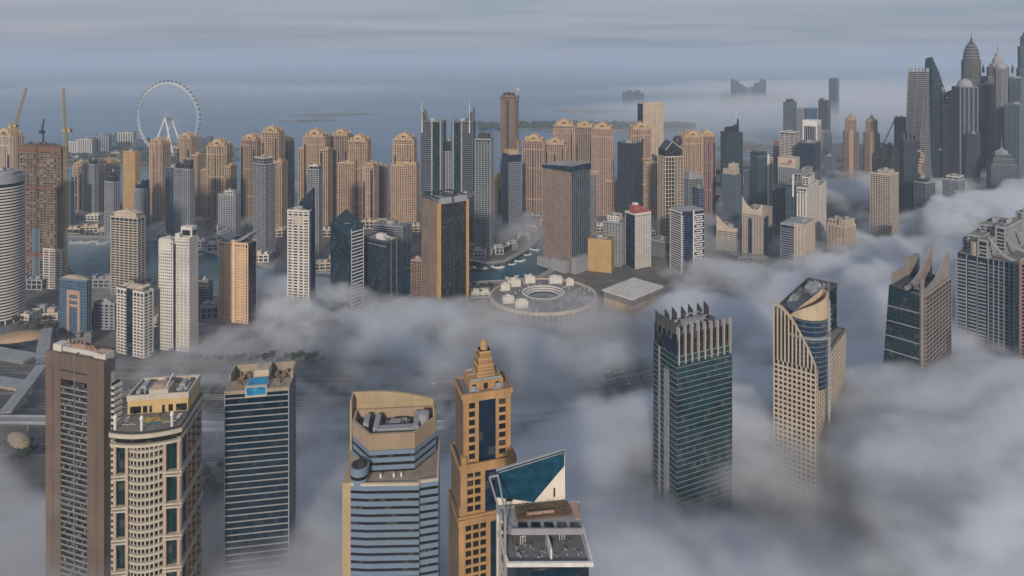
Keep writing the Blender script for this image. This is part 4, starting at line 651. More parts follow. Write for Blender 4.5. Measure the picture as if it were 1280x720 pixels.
# twisted tower
d = 1500; r_ = at('twisted_tower', 'pale grey tower twisting as it rises with toothed crown, first of the right cluster', 'skyscraper', 1149, d + 16, 0); W_ = 19 / F * d; H = PZ(90, d); S_ = W_ / 2
n = 34; Rg = []
def twp(k, s=1.0):
    a = radians(62 * k / n - 14); return [((x * cos(a) - y * sin(a)) * s, (x * sin(a) + y * cos(a)) * s) for x, y in [(-S_, -S_), (0, -S_), (S_, -S_), (S_, 0), (S_, S_), (0, S_), (-S_, S_), (-S_, 0)]]
m = MB(); m.loft([[(x, y, H * k / n) for x, y in twp(k)] for k in range(n + 1)]); core = m.build('twisted_body', [G_SLATE], r_)
f = MB(); nf = 66
for k in range(nf):
    t = k * n / nf; P = twp(t, 1.012); z = H * k / nf; f.ring(P, .5, z, z + H / nf * .5, 0)
for i in range(0, 8): f.loft([[(q[0] * 1.03 + dx, q[1] * 1.03 + dy, H * k / n) for dx, dy in ((-.6, -.6), (.6, -.6), (.6, .6), (-.6, .6))] for k in range(n + 1) for q in [twp(k)[i]]])
f.build('facade_grid', [wall('twisted_grey', (.19, .185, .18))], core, 'stuff')
m = MB()
for i in range(20):
    P = twp(n, 1.0); e = i / 20 * 8; a_, b_ = P[int(e) % 8], P[(int(e) + 1) % 8]; q = e - int(e); x, y = a_[0] + (b_[0] - a_[0]) * q, a_[1] + (b_[1] - a_[1]) * q; m.box(x - .9, x + .9, y - .9, y + .9, H, H + 9)
m.build('crown_teeth', [W_LG], core, 'stuff')
# pointed dark tower leaning its edge
d = 1500; r_ = at('pointed_tower', 'dark tapering tower with slanted knife-edge top beside the twisted one', 'skyscraper', 1168, d + 16, radians(8)); H = PZ(104, d); Ht = PZ(71, d)
w0, w1 = 23 / F * d / 2, 17 / F * d / 2
m = MB(); m.loft([[(-w0 - 1, -16, 0), (w0, -16, 0), (w0, 16, 0), (-w0 - 1, 16, 0)], [(-w1 - 2, -14, H), (w1 - 1, -14, H - 14), (w1 - 1, 12, H - 14), (-w1 - 2, 12, H)], [(-w1 - 1, -12, Ht), (-w1 + 1, -12, Ht), (w1 * .5, 10, H + 24), (-w1 - 1, 8, Ht - 4)]]); core = m.build('glass_body', [G_TEAL], r_)
m = MB(); k = 0
for k in range(int(H / 5)):
    z = 6 + k * 5; t = z / H; xa = -(w0 + 1) + (w0 - w1 - 1) * t; m.box(xa - .2, xa + (w0 + w1) * .62, -16.4 + 2 * t, -15.6 + 2 * t, z, z + .8)
m.build('floor_lines', [W_DK], core, 'stuff')
m = MB(); m.loft([[(w0 * .35, -16.8, 0), (w0 + .3, -16.8, 0), (w0 + .3, -15, 0), (w0 * .35, -15, 0)], [(w1 * .45, -14.7, H - 8), (w1 - .5, -14.7, H - 14), (w1 - .5, -13, H - 14), (w1 * .45, -13, H - 8)]]); m.tube((-w1 - 1, -12.4, Ht), (w1 * .6, -12.4, H + 8), .8); m.build('pale_edge', [W_LG], core)
m = MB(); m.box(-2, w0 + .8, -17.4, -15, 118, 122); m.build('refuge_band', [W_LG], core)
# rounded brown tower
d = 1480; r_, W_, z = shaft('rounded_tower', 'dark rounded-top tower with rosy vertical strips, between the knife-edge and the domed white one', 1190, 22, 113, d, ((1, 132, 8),), W_ROSE, G_NAVY, (3.6, .6, .3, 6, 2.4, .8))
m = MB(); R = W_ / 2; m.lathe([(R, z), (R * .95, z + 12), (R * .8, z + 22), (R * .5, z + 31), (.1, z + 35)], 14); m.build('rounded_head', [G_NAVY], r_)
m = MB(); [m.lathe([(R * q + .3, z + h_), (R * q + .3, z + h_ + 1)], 14) for q, h_ in ((1, 1), (.97, 9), (.85, 18), (.6, 28))]; m.build('head_ring', [W_ROSE], r_, 'stuff')
# white domed tower
d = 1420; r_, W_, z = shaft('domed_tower', 'grey tower with pale vertical columns and a ribbed pale dome, below the tallest domed giant', 1206, 20, 101, d, ((1, 109, 4),), W_MID, G_NAVY, (3.6, .4, .2, 8.5, 2.6, 1))
m = MB(); R = W_ * .42; m.lathe([(R * 1.1, z), (R * 1.1, z + 4), (R, z + 4.2), (R * .93, z + 9), (R * .7, z + 14), (R * .35, z + 17), (.1, z + 18.5)], 16); dm = m.build('dome', [W_LG], r_)
m = MB(); [m.tube((R * cos(a), R * sin(a), z + 4), (0, 0, z + 18.6), .45, 4) for a in [i * pi / 8 for i in range(16)]]; m.build('dome_rib', [W_LG], dm, 'stuff')
# tallest domed tower
d = 1620; r_, W_, z = shaft('domed_giant', 'tallest tower of the cluster, stone grey with tiered dark dome and needle', 1214, 21, 48, d, ((1, 100, 8), (.92, 76, 8)), wall('warm_grey_stone', (.13, .12, .115)), G_SLATE, (3.6, .7, .3, 4.2, 1.5, .7))
m = MB(); R = W_ * .43; [m.lathe([(R * a_, z + b_), (R * a_ + 1.3, z + b_ + .4), (R * a_ + 1.3, z + b_ + 1.8), (R * a_, z + b_ + 2.2)], 16) for a_, b_ in ((1, 1), (.93, 9))]
m.lathe([(R, z), (R * .95, z + 10), (R * .9, z + 20), (R * .8, z + 28), (R * .58, z + 38), (R * .3, z + 45), (R * .16, z + 48), (R * .14, z + 54), (.2, z + 58)], 16); dm = m.build('dome', [W_DK], r_)
m = MB(); [m.lathe([(R * a_ + .6, z + b_), (R * a_ + .6, z + b_ + 1.6)], 16) for a_, b_ in ((.97, 6), (.93, 13), (.88, 21), (.78, 29), (.6, 37))]; m.build('dome_ring', [W_LG], dm, 'stuff'); m = MB(); mast(m, 0, 0, z + 56, PZ(37, d), .9); m.build('needle', [M_DARK], dm)
# cone-topped shaft, stepped
d = 1580; r_, W_, z = shaft('crowned_giant', 'stepped grey giant with pinnacled crown and spire, right of the domed giant', 1247, 26, 60, d, ((1, 96, 4), (.8, 84, 8)), W_MID, G_SLATE, (3.6, .6, .3, 4.6, 1.9, .9), 20)
m = MB(); R = W_ * .4; m.lathe([(R * .9, z), (R * .85, z + 8), (R * .6, z + 10), (R * .55, z + 20), (R * .35, z + 24), (R * .3, z + 32), (R * .1, z + 36), (.2, z + 60)], 8); cr_ = m.build('crown', [W_LG], r_)
m = MB(); [m.lathe([(3, 0), (2.6, 12), (.1, 22)], 6, (R * 1.15 * sx_, R * 1.15 * sy_)) for sx_ in (-1, 1) for sy_ in (-1, 1)]; o = m.build('pinnacle', [W_DK], cr_, 'stuff'); o.location = (0, 0, z - 14)
r2, W2, z2 = shaft('white_shaft_tower', 'bright grey slender shaft in front of the crowned giant', 1251, 13, 106, 1440, ((1, 86, 8),), wall('soft_grey_panels', (.20, .205, .215)), G_SLATE, (3.6, .5, .2, 2.2, 1.2, .5), 10)
m = MB(); m.lathe([(W2 * .5, z2), (W2 * .46, z2 + 6), (W2 * .3, z2 + 12), (.2, z2 + 15)], 12); m.build('cap', [W_LG], r2)
# small pyramid building at foot
d = 1330; r_, W_, z = shaft('stepped_foot_tower', 'dark ribbed building with stepped pyramid top and antenna standing in fog below the right cluster', 1252, 26, 190, d, ((1, 206, 4), (.82, 199, 4), (.6, 194, 4)), W_MID, G_SLATE, (3.6, .5, .2, 3.2, .8, .6), 24)
m = MB(); m.lathe([(W_ * .28, z), (W_ * .24, z + 6), (W_ * .1, z + 9), (.2, z + 14)], 4); mast(m, 0, 0, z + 10, z + 34, .8); m.build('cap', [W_LG], r_)
# right edge giant
d = 1600; r_, W_, z = shaft('edge_giant', 'tall dark tower half cut by the right edge, rounded stepped top', 1283, 19, 42, d, ((1, 86, 8), (.86, 58, 8), (.6, 46, 8)), W_BG, G_SLATE, (3.6, .6, .3, 4, 1.5, .6))
m = MB(); m.lathe([(W_ * .3, z), (W_ * .2, z + 8), (.3, z + 24)], 10); m.build('cap', [W_DK], r_)
# ------------------------------------------------------------------ foreground towers
# brown slab with central balconies
c, w, dd, rz = spot(57, 130, 148, 345, 18); H = PZ(452, 345); r_ = empty('brown_tower', 'brown stone slab tower with recessed central balconies and white sides, leftmost in front', 'apartment tower', (c[0], c[1], 0), rz)
fh = 3.15; nfl = int(H / fh); WB = wall('white_balcony_render', (.50, .49, .46))
m = MB(); m.box(-w / 2 + 2.2, w / 2 - 2.2, -dd / 2 + 3.2, dd / 2, 0, H - 1); m.build('tower_body', [W_LG], r_)
m = MB(); x0_, x1_ = -w * .235, w * .215; zt = H - 13.5
m.box(-w / 2, x0_, -dd / 2, -dd / 2 + 4, 0, H); m.box(x1_, w / 2, -dd / 2, -dd / 2 + 4, 0, H); m.box(x0_, x1_, -dd / 2, -dd / 2 + 4, zt, H); st_ = m.build('stone_front', [W_BROWN], r_)
m = MB(); [m.box(-w / 2 + w * q - .06, -w / 2 + w * q + .06, -dd / 2 - .05, -dd / 2, 0, H) for q in (.13, .5, .87)]; m.box(x0_, x1_, -dd / 2 - .03, -dd / 2, H - 9.3, H - 8.3); m.build('panel_joint', [M_DARK], st_, 'stuff')
m = MB(); m.box(x0_, x1_, -dd / 2 + 3.1, -dd / 2 + 3.2, 0, zt); m.build('recess_glazing', [G_SM], r_)
s1 = MB(); s1.box(x0_, -.25, -dd / 2 + .1, -dd / 2 + 3.1, 0, .3); s1.box(x0_, -.25, -dd / 2 + .05, -dd / 2 + .25, .3, 1.05)
s2 = MB(); s2.box(.25, x1_, -dd / 2 + .1, -dd / 2 + 3.1, 0, .3); s2.box(.25, x1_, -dd / 2 + .05, -dd / 2 + .25, .3, 1.05)
zs = [k * fh for k in range(int(zt / fh))]; pieces(r_, 'balcony', s1, [W_GREY], zs); pieces(r_, 'balcony', s2, [W_GREY], zs)
m = MB(); m.box(-.25, .25, -dd / 2 - .15, -dd / 2 + 3, 0, H + 1); m.build('centre_fin', [W_GREY], r_)
rr = random.Random(8); m = MB()
for z in zs:
    for _ in range(4):
        x = rr.uniform(x0_ + .4, x1_ - .6); hh = rr.choice((.9, 1.3, 1.9)); m.box(x, x + rr.uniform(.25, .8), -dd / 2 + .5, -dd / 2 + 1.2, z + .3, z + .3 + hh)
m.build('balcony_clutter', [W_LG], r_, 'stuff')
for sx_, e in ((-1, 1), (1, 0)):
    x = sx_ * w / 2; m = MB(); m.box(*sorted((x, x - sx_ * 2.2)), -dd / 2 + 4, dd / 2 - 2, 0, H - 8, ); m.build('side_wall', [WB], r_)
    for q in ((sx_ * 2.1, -dd / 2 + 4.2, -dd / 2 + 9.5), (sx_ * 1.9, dd * .02, dd / 2 - 3)): b = MB(); b.box(*sorted((x, x + q[0])), q[1], q[2], 0, 1.3); pieces(r_, 'side_balcony', b, [WB], [2 + k * fh for k in range(int((H - 14) / fh))])
    b = MB()
    for k in range(int((H - 14) / fh)): b.box(*sorted((x, x + sx_ * .15)), -dd / 2 + 4.4, -dd / 2 + 9.3, 3.3 + k * fh, 4.9 + k * fh); b.box(*sorted((x, x + sx_ * .15)), dd * .04, dd / 2 - 3.3, 3.3 + k * fh, 4.9 + k * fh)
    b.build('side_window', [G_SM], r_, 'stuff')
m = MB(); m.box(-w * .5, w * .42, dd * .32, dd / 2 + .5, H, H + 3.4); p = m.build('rear_louvre_wall', [W_BROWN], r_)
m = MB(); [m.box(-w * .5 + k * .9, -w * .5 + k * .9 + .4, dd * .32 - .3, dd * .32, H, H + 3.8) for k in range(int(w * .92 / .9))]; m.build('slat', [W_MUD], p, 'stuff')
m = MB(); m.box(-w * .42, -w * .28, -dd * .3, dd * .3, H - 1, H + 3.6); m.box(-w * .28, w * .28, -dd * .18, dd * .3, H - 1, H + 2.4); m.box(w * .28, w * .47, -dd * .3, dd * .33, H - 1, H + 2.8); m.build('roof_house', [WB], r_)
m = MB(); m.box(-w * .2, w * .2, -dd * .1, dd * .2, H + 2.4, H + 2.7); [m.beam((w * .25 + k, -dd * .25, H + 3), (w * .45, dd * .2 - k * 2, H + 3.6), .12, .12) for k in range(5)]; [m.lathe([(.5, H + 3.4), (.5, H + 4.6), (.1, H + 5)], 6, (-w * .3 + k * w * .07, dd * .28)) for k in range(5)]; roofkit(m, -w * .26, w * .26, -dd * .16, dd * .28, H + 2.4, 16, 3, 1.4); m.build('roof_plant', [W_ROSE], r_, 'stuff')
# green and tan tower with roof emblem deck
c, w, dd, rz = spot(142, 225, 246, 312, -8, D=30, raw='R'); H = PZ(537, 312); r_ = empty('curved_front_tower', 'tan and green glass tower with bowed white balconies and an emblem painted roof deck', 'apartment tower', (c[0], c[1], 0), rz)
WT = wall('pink_tan_render', (.40, .30, .23)); WC = wall('cream_trim', (.46, .42, .35)); fh = 3.75; n = 12; bow = 3.2
def bowed(hw, y, b, n=12): return [(-hw + 2 * hw * i / n, y - b * (1 - (2 * i / n - 1) ** 2)) for i in range(n + 1)]
m = MB(); m.prism(bowed(w / 2 - .3, -dd / 2 + 1, 1) + [(w / 2 - .3, dd / 2), (-w / 2 + .3, dd / 2)], 0, H - 3, 0, 1); core = m.build('tower_body', [G_GREEN, W_ROOF], r_)
for x in (-.5, -.31, .26, .46):
    m = MB(); m.box(w * x, w * x + w * .045, -dd / 2 - (.6 if abs(x) > .4 else 1.4), -dd / 2 + 3, 0, H - 3); m.build('tan_pier', [WT], r_)
bc = MB(); P = bowed(w * .275, -dd / 2 - .4, 2.4, 8); bc.prism([(w * -.275 - w * .01, -dd / 2 + 2)] + [(x - w * .01, y) for x, y in P] + [(w * .275 - w * .01, -dd / 2 + 2)], 0, 1.15)
zs = [H - 8.4 - fh * k for k in range(int(H / fh) - 3)]; pieces(r_, 'bowed_balcony', bc, [WC], zs)
m = MB(); m.prism([(-w * .27, -dd / 2 + 2)] + [(x * .96, y + 1.3) for x, y in P] + [(w * .265, -dd / 2 + 2)], 0, H - 5); m.build('bow_window', [G_SM], r_)
m = MB(); rr = random.Random(6)
for z in zs:
    for k in range(9):
        x = -w * .25 + w * .5 * k / 8; y = -dd / 2 - .4 + 1.0 - 2.4 * (1 - (x / (w * .275)) ** 2); m.box(x - .22 - .2 * rr.random(), x + .22, y - .25, y + .4, z + 1.15, z + fh)
m.build('bow_mullion', [WC], r_, 'stuff')
b = MB()
for xa, xb in ((-.5, -.27), (.26, .505)): b = MB(); b.box(w * xa - .4, w * xb, -dd / 2 - 1.7, -dd / 2 + 1, 0, .75); pieces(r_, 'trim_band', b, [WC], [H - 21 - 15 * k + q for k in range(int((H - 21) / 15)) for q in (0, 1.6)])
b = MB(); b.box(w / 2 - .3, w / 2 + 1.2, -dd / 2 - 1.7, dd / 2, .01, .76); pieces(r_, 'trim_band', b, [WC], [H - 21 - 15 * k + q for k in range(int((H - 21) / 15)) for q in (0, 1.6)])
for y in (-dd * .12, dd * .1, dd * .32): b = MB(); b.box(w / 2 - .2, w / 2 + .9, y, y + 2.0, 0, 1.7); pieces(r_, 'side_balcony', b, [WT], [H - 8 - fh * k for k in range(int(H / fh) - 3)])
m = MB(); [m.box(w / 2 - .3, w / 2 + .5, y, y + 1.3, 0, H - 3) for y in (-dd * .5, -dd * .22, -.02 * dd, dd * .22, dd * .45)]; m.build('side_pier', [WT], r_)
P1 = bowed(w / 2 + .6, -dd / 2 - 1.2, bow) + [(w / 2 + .6, dd / 2), (-w / 2 - .6, dd / 2)]
for z, h_, e in ((H - 4.6, 1.2, 1.4), (H - .2, 1.9, 1.8)):
    m = MB(); m.prism(offs(P1, e - 1), z, z + h_); m.build('roof_cornice', [WC], r_)
m = MB(); m.prism(offs(P1, -1.2), H - 3.4, H - .2); m.build('terrace_glazing', [G_BLK], r_)
m = MB(); m.prism(offs(P1, .1), H + 1.7, H + 2.9, 0, 1); dk = m.build('roof_deck', [M_DARK, wall('deck_grey', (.17, .15, .14))], r_); zd = H + 2.9
def flat(mb, pts, z, mi=0): mb.prism(pts, z, z + .06, mi)
m = MB(); cy_ = -dd * .36; flat(m, [(-w * .22, cy_ - 1.8), (-w * .08, cy_ - 3.2), (w * .1, cy_ - 3.2), (w * .24, cy_ - 1.8), (w * .12, cy_ - 1), (-w * .1, cy_ - 1)], zd, 0)
m.build('teal_emblem_field', [plain('teal_deck_paint', (.03, .17, .18))], dk)
m = MB(); flat(m, [(-w * .25, cy_ - .9), (-w * .1, cy_ - .4), (w * .0, cy_ - 2.2), (w * .1, cy_ - .4), (w * .28, cy_ - .9), (w * .13, cy_ + 1), (w * .08, cy_ + 4.4), (-w * .03, cy_ + 2.4), (-w * .11, cy_ + 4.6), (-w * .12, cy_ + 1)], zd + .08); m.build('yellow_emblem', [plain('yellow_deck_paint', (.38, .27, .07))], dk)
m = MB()
for s_ in (-1, 1):
    pts = [(s_ * w * .2, cy_ - 2.5), (s_ * w * .27, cy_ - 1.7), (s_ * w * .33, cy_ - 2.4), (s_ * w * .37, cy_ - 1.4), (s_ * w * .42, cy_ - 1.8)]
    [m.beam((*pts[i], zd + .2), (*pts[i + 1], zd + .2), .18, .06) for i in range(4)]; [m.box(s_ * w * .4 - .8, s_ * w * .4 + .8, cy_ + 1 + k * 1.3, cy_ + 1.6 + k * 1.3, zd, zd + .1) for k in range(4)]
m.build('deck_marking', [M_WHITE], dk, 'stuff')
for x in (-.46, -.03, .4):
    m = MB(); y = -dd / 2 - 1.2 - bow * (1 - (2 * x) ** 2) + .6; m.lathe([(.65, zd - 3), (.65, zd + 5), (.9, zd + 5.2), (.9, zd + 6), (.1, zd + 7.2)], 10, (w * x, y)); m.build('corner_post', [M_WHITE], r_)
ph = MB(); ph.prism(rect(-w * .46, w * .49, -dd * .1, dd * .5), zd, zd + 6.5); phb = ph.build('penthouse', [wall('ochre_band', (.5, .36, .16))], r_); zp = zd + 6.5
m = MB(); m.ring(rect(-w * .46, w * .49, -dd * .1, dd * .5), .3, zp, zp + 2.6, inn=.5); m.build('parapet', [WC], phb); m = MB(); [m.box(-w * .42 + q, -w * .42 + q + l_, -dd * .1 - .15, -dd * .1, zd + .3, zd + 3.6) for q, l_ in ((0, 5), (w * .2, 2), (w * .3, 1.2), (w * .5, 1.2), (w * .6, 2), (w * .72, 5))]; m.build('penthouse_opening', [G_BLK], phb, 'stuff')
m = MB(); m.box(-w * .13, w * .17, -dd * .09, dd * .2, zp - 1, zp + 4.6); m.build('lift_house', [WC], phb)
m = MB(); m.prism([(w * .02 + 2.9 * cos(a), dd * .06 + 2.7 * sin(a)) for a in [i * pi / 8 for i in range(16)]], zp + 4.6, zp + 6); m.build('lift_drum', [W_ROSE], phb)
m = MB(); rr = random.Random(12); roofkit(m, -w * .44, -w * .15, -dd * .05, dd * .46, zp, 26, 5, 3.0); roofkit(m, w * .2, w * .46, -dd * .05, dd * .46, zp, 26, 6, 3.0); roofkit(m, -w * .14, w * .18, dd * .24, dd * .46, zp, 12, 7, 3.0); [m.box(-w * .33 + 5 * k, -w * .3 + 5 * k, -dd * .05, dd * .4, zp + 1.5, zp + 2) for k in range(2)]; m.build('roof_plant', [W_LG], phb, 'stuff')
m = MB(); m.tube((w * .1, 0, zp + 4), (w * .22, 0, zp + 11), .25); m.build('antenna', [M_WHITE], phb)
# dark glass tower with thin white lines
c, w, dd, rz = spot(280, 281, 361, 352, 9, D=22, raw='L'); H = PZ(490, 352); r_ = empty('dark_glass_tower', 'black teal glass tower ruled with thin white lines, sandy roof and blue skylight', 'office tower', (c[0], c[1], 0), rz)
m = MB(); m.prism(rect(-w / 2, w / 2, -dd / 2, dd / 2), 0, H - 1.5, 0, 1); m.build('glass_body', [glass('deep_teal_glass', (.003, .016, .030), var=.5, light=.012), W_SAND], r_)
b = MB(); b.ring(rect(-w / 2, w / 2, -dd / 2, dd / 2), .35, 0, .55); pieces(r_, 'floor_line', b, [W_LG], [H - 3.9 - 3.5 * k for k in range(int(H / 3.5) - 1)])
m = MB(); [m.box(x, x + .45, -dd / 2 - .45, -dd / 2, 0, H + .5) for x in (-w / 2 - .2, w / 2 - .25)]; [m.box(x, x + .4, dd / 2 - .6, dd / 2, 0, H + 3) for x in (-w / 2 - .2, w / 2 - .2)]; m.build('corner_trim', [W_LG], r_)
m = MB(); m.box(-w / 2 - .3, w / 2 + .3, -dd / 2 - .5, dd * .0, H - 1.5, H + .4); m.build('front_roof_slab', [W_SAND], r_)
m = MB(); [m.box(*q) for q in ((-w / 2 - .4, -w / 2 + .5, -dd * .05, dd / 2, H - 1.5, H + 4.6), (w / 2 - .5, w / 2 + .4, -dd * .05, dd / 2, H - 1.5, H + 4.6), (-w / 2 + .5, w / 2 - .5, dd / 2 - .8, dd / 2, H - 1.5, H + 4.6))]; m.build('parapet', [W_SAND], r_)
m = MB(); m.box(-w * .12, w * .12, -dd * .02, dd * .42, H, H + 5.5); hs = m.build('lift_house', [W_OFF], r_)
m = MB(); m.box(-w * .18, w * .16, -dd / 2 - .9, -dd * .28, H - 3.6, H + 2.2); m.build('skylight_frame', [W_OFF], r_)
m = MB(); m.loft([[(x, -dd / 2 - 1.05, H - 2.4), (x, -dd / 2 - .85, H - 2.4), (x, -dd * .22, H + 3.6), (x, -dd / 2 - 1.05, H + 1.7)] for x in (-w * .16, w * .14)]); m.build('blue_skylight', [glass('sky_blue_glass', (.02, .20, .38), var=.3)], r_)
m = MB(); rr = random.Random(2)
for k in range(70):
    s_ = -1 if k % 2 else 1; x = s_ * rr.uniform(w * .16, w * .44); y = rr.uniform(-dd * .1, dd * .42); m.box(x, x + rr.uniform(.3, 1.6), y, y + rr.uniform(.3, 1.6), H - 1.5, H + rr.uniform(-.8, 1.2))
for k in range(26): x, y = rr.uniform(-w * .11, w * .11), rr.uniform(0, dd * .4); m.tube((x, y, H + 5.5), (x + rr.uniform(-2, 2), y, H + 5.8 + rr.uniform(.2, 1.8)), .09, 3)
for k in range(16): x = -w * .44 + w * .88 * k / 15; m.box(x, x + .25, -dd / 2 - .2, -dd / 2, H + .4, H + 1.4) if abs(x) > w * .19 else None
roofkit(m, -w * .42, -w * .2, -dd * .4, -dd * .08, H + .4, 6, 4, 1.0); roofkit(m, w * .2, w * .42, -dd * .4, -dd * .08, H + .4, 7, 9, 1.1); m.build('roof_plant', [W_CONC], r_, 'stuff')
# steel blue tower with curved gold screen
c, w, dd, rz = spot(427, 428, 547, 300, 5, D=34, raw='L'); H1 = PZ(606, 300); r_ = empty('blue_banded_tower', 'steel blue banded tower with hexagonal beige rooftop and tall curved golden screen wall', 'office tower', (c[0], c[1], 0), rz)
BLS = wall('steel_blue_spandrel', (.155, .225, .31), rough=.45, var=.1, streak=.2); GC = wall('pale_gold_cladding', (.37, .295, .18)); fh = 3.55
P = [(-w / 2 + 3.8, -dd / 2), (-w * .24, -dd / 2 - 1.2), (w * .3, -dd / 2 - 2.6), (w * .3, -dd / 2 - 1.2), (w / 2, -dd / 2), (w / 2, dd / 2), (-w / 2 + 3.8, dd / 2)]
m = MB(); m.prism(P, 0, H1, 0, 1); m.build('lower_body', [G_BLK, W_SAND], r_)
b = MB(); b.ring(P, .35, 0, 2.15); pieces(r_, 'spandrel_band', b, [BLS], [H1 - 2.5 - fh * k for k in range(int(H1 / fh) - 1)])
m = MB(); m.box(-w / 2, -w / 2 + 3.8, -dd / 2 - .4, dd / 2, 0, H1 + 1); m.build('gold_edge_pier', [GC], r_)
m = MB(); m.ring(P, .5, H1 - .3, H1 + .9, inn=.6); m.build('terrace_parapet', [W_OFF], r_)
H2 = H1 + 12.5; w2 = w * .5; x0_ = -w * .35
HX = [(-w * .46, dd * .12), (-w * .24, -dd * .26), (w * .24, -dd * .26), (w * .46, dd * .12), (w * .46, dd * .42), (-w * .46, dd * .42)]
m = MB(); m.prism(HX, H1, H2, 0); m.build('upper_body', [G_BLK], r_); b = MB(); b.ring(HX, .35, 0, 2.1); pieces(r_, 'spandrel_band', b, [BLS], [H1 + 1.0 + fh * k for k in range(3)])
m = MB(); m.ring(HX, .5, H2 - 2, H2 + 5.4, inn=.8); pp = m.build('hexagonal_parapet', [wall('beige_ribbed_panel', (.34, .265, .185))], r_)
m = MB()
for k in range(30): x = -w * .24 + w * .48 * k / 30; m.box(x, x + .18, -dd * .26 - .68, -dd * .26 - .48, H2 - 2, H2 + 5.2)
m.build('parapet_rib', [W_TAN2], pp, 'stuff')
m = MB(); m.prism(offs(HX, -1), H2 - 1, H2 + 1); m.build('roof_deck', [W_DK], r_)
m = MB(); ys = dd * .44; n = 14; pts = [(-w / 2 + w * .93 * i / n, H2 + 13.5 - 5 * max(0, (i / n - .25) / .75) ** 1.8) for i in range(n + 1)]
m.loft([[(x, y, H1 - 30) for x, _ in pts] + [(x, y, z) for x, z in reversed(pts)] for y in (ys, ys + 1.4)]); m.box(-w / 2 - .5, -w / 2 + .4, ys - 7, ys + 1.4, H1 - 4, H2 + 13.3); m.box(w * .43, w * .445, ys - 6, ys + 1.2, H1, H2 + 8); sc_ = m.build('golden_screen', [GC], r_)
m = MB(); [m.box(x - .06, x + .06, ys - .1, ys, H1, z - .3) for x, z in pts[1:-1]]; [m.box(-w / 2, w * .42, ys - .1, ys, z, z + .12) for z in (H2 + 3, H2 + 6, H2 + 8)]; m.tube((-w / 2, ys, H2 + 13.7), (-w * .25, ys, H2 + 13.7), .2); m.build('screen_joint', [W_TAN2], sc_, 'stuff')
m = MB(); m.box(-w * .2, w * .24, -dd * .12, -dd * .02, H2 + 1, H2 + 5); m.box(-w * .22, -w * .16, -dd * .12, dd * .25, H2 + 1, H2 + 5.5); m.box(w * .22, w * .28, -dd * .1, dd * .3, H2 + 1, H2 + 5.5); m.lathe([(2.7, H2 + 1), (2.7, H2 + 8), (.1, H2 + 8.2)], 12, (w * .33, dd * .1)); m.box(-w * .34, -w * .28, 0, dd * .25, H2 + 1, H2 + 6); m.build('cooling_unit', [W_LG], r_)
m = MB(); roofkit(m, -w * .15, w * .2, dd * .0, dd * .3, H2 + 1, 26, 3, 2.2); m.build('roof_plant', [W_STEEL], r_, 'stuff')
m = MB(); m.lathe([(4.1, H1 - .5), (4.1, H1 + 6.4), (4.4, H1 + 6.4), (4.4, H1 + 7.2), (.1, H1 + 7.4)], 20, (-w * .33, -dd * .42), 0); dr = m.build('corner_drum', [BLS], r_); m = MB(); m.lathe([(4.2, H1 + 2.2), (4.2, H1 + 3.6)], 20, (-w * .33, -dd * .42)); m.lathe([(3.6, H1 + 7.3), (3.6, H1 + 7.5), (.1, H1 + 7.6)], 20, (-w * .33, -dd * .42)); m.build('drum_window', [G_BLK], dr)
m = MB(); [m.box(x, x + .8, -dd * .4, -dd * .4 + .8, H1, H1 + 1.8) for x in (-w * .12, w * .02, w * .1)]; m.build('terrace_box', [M_WHITE], r_, 'stuff')
# gold tower with stepped spire
c, w, dd, rz = spot(562, 573, 647, 284, -12); r_ = empty('gold_tower', 'orange gold stepped tower with navy glass centre and squat stepped spire, centre front', 'skyscraper', (c[0], c[1], 0), rz)
WG = wall('orange_gold_render', (.33, .20, .09), var=.3, streak=.8); Hb, Hm, Ht = PZ(650, 284), PZ(587, 284), PZ(500, 284)
def tier(x0_, x1_, y0_, y1_, z0, z1, fr, name):
    m = MB(); m.prism(rect(x0_, x1_, y0_, y1_), z0, z1, 0, 1); core = m.build(name, [G_BLK, W_ROOF], r_); W1 = x1_ - x0_
    f = MB(); y = y0_
    for a_, b_ in fr: f.box(x0_ + W1 * a_, x0_ + W1 * b_, y - .8, y + .2, z0, z1)       # vertical piers
    f.box(x0_ - .3, x1_ + .3, y0_ - 1.1, y0_ + .2, z1 - 2.6, z1); f.build('gold_pier', [WG], core)
    g = MB(); s = MB(); s_ = [(x1_, y0_), (x1_, y1_), (x0_, y1_), (x0_, y0_)]
    skin(s, [(x0_, y1_), (x0_, y0_)], z0, z1, (3.7, .5, .1, 3.4, .9, .35), 0, [0]); skin(s, [(x1_, y0_), (x1_, y1_)], z0, z1, (3.7, 1.2, .3, 3.4, 1.5, .4), 0, [0]); s.build('side_grid', [W_BROWN], core, 'stuff')
    return core
w_ = w
lowc = tier(-w / 2, w / 2, -dd / 2, dd / 2, 0, Hb, [(0, .1), (.47, .53), (.97, 1)], 'lower_tier')
midc = tier(-w * .46, w * .47, -dd * .44, dd * .48, Hb, Hm, [(0, .1), (.38, .44), (.66, .72), (.96, 1)], 'middle_tier')
topc = tier(-w * .40, w * .40, -dd * .36, dd * .4, Hm, Ht, [(0, .08), (.28, .32), (.68, .72), (.93, 1)], 'upper_tier')
def wgrid(core, x0_, x1_, y, z0, z1, nc, fh=3.7, name='window_frame'):
    f = MB(); f_ = MB()
    for j in range(nc + 1): x = x0_ + (x1_ - x0_) * j / nc; f.box(x - .35, x + .35, y - .55, y + .1, z0, z1 - 2.6)
    f.build('window_pier', [WG], core, 'stuff'); b = MB(); b.box(x0_, x1_, y - .45, y + .1, 0, 1.15); pieces(core, 'floor_band', b, [WG], [z0 + .8 + fh * k for k in range(int((z1 - z0 - 3.5) / fh) + 1)])
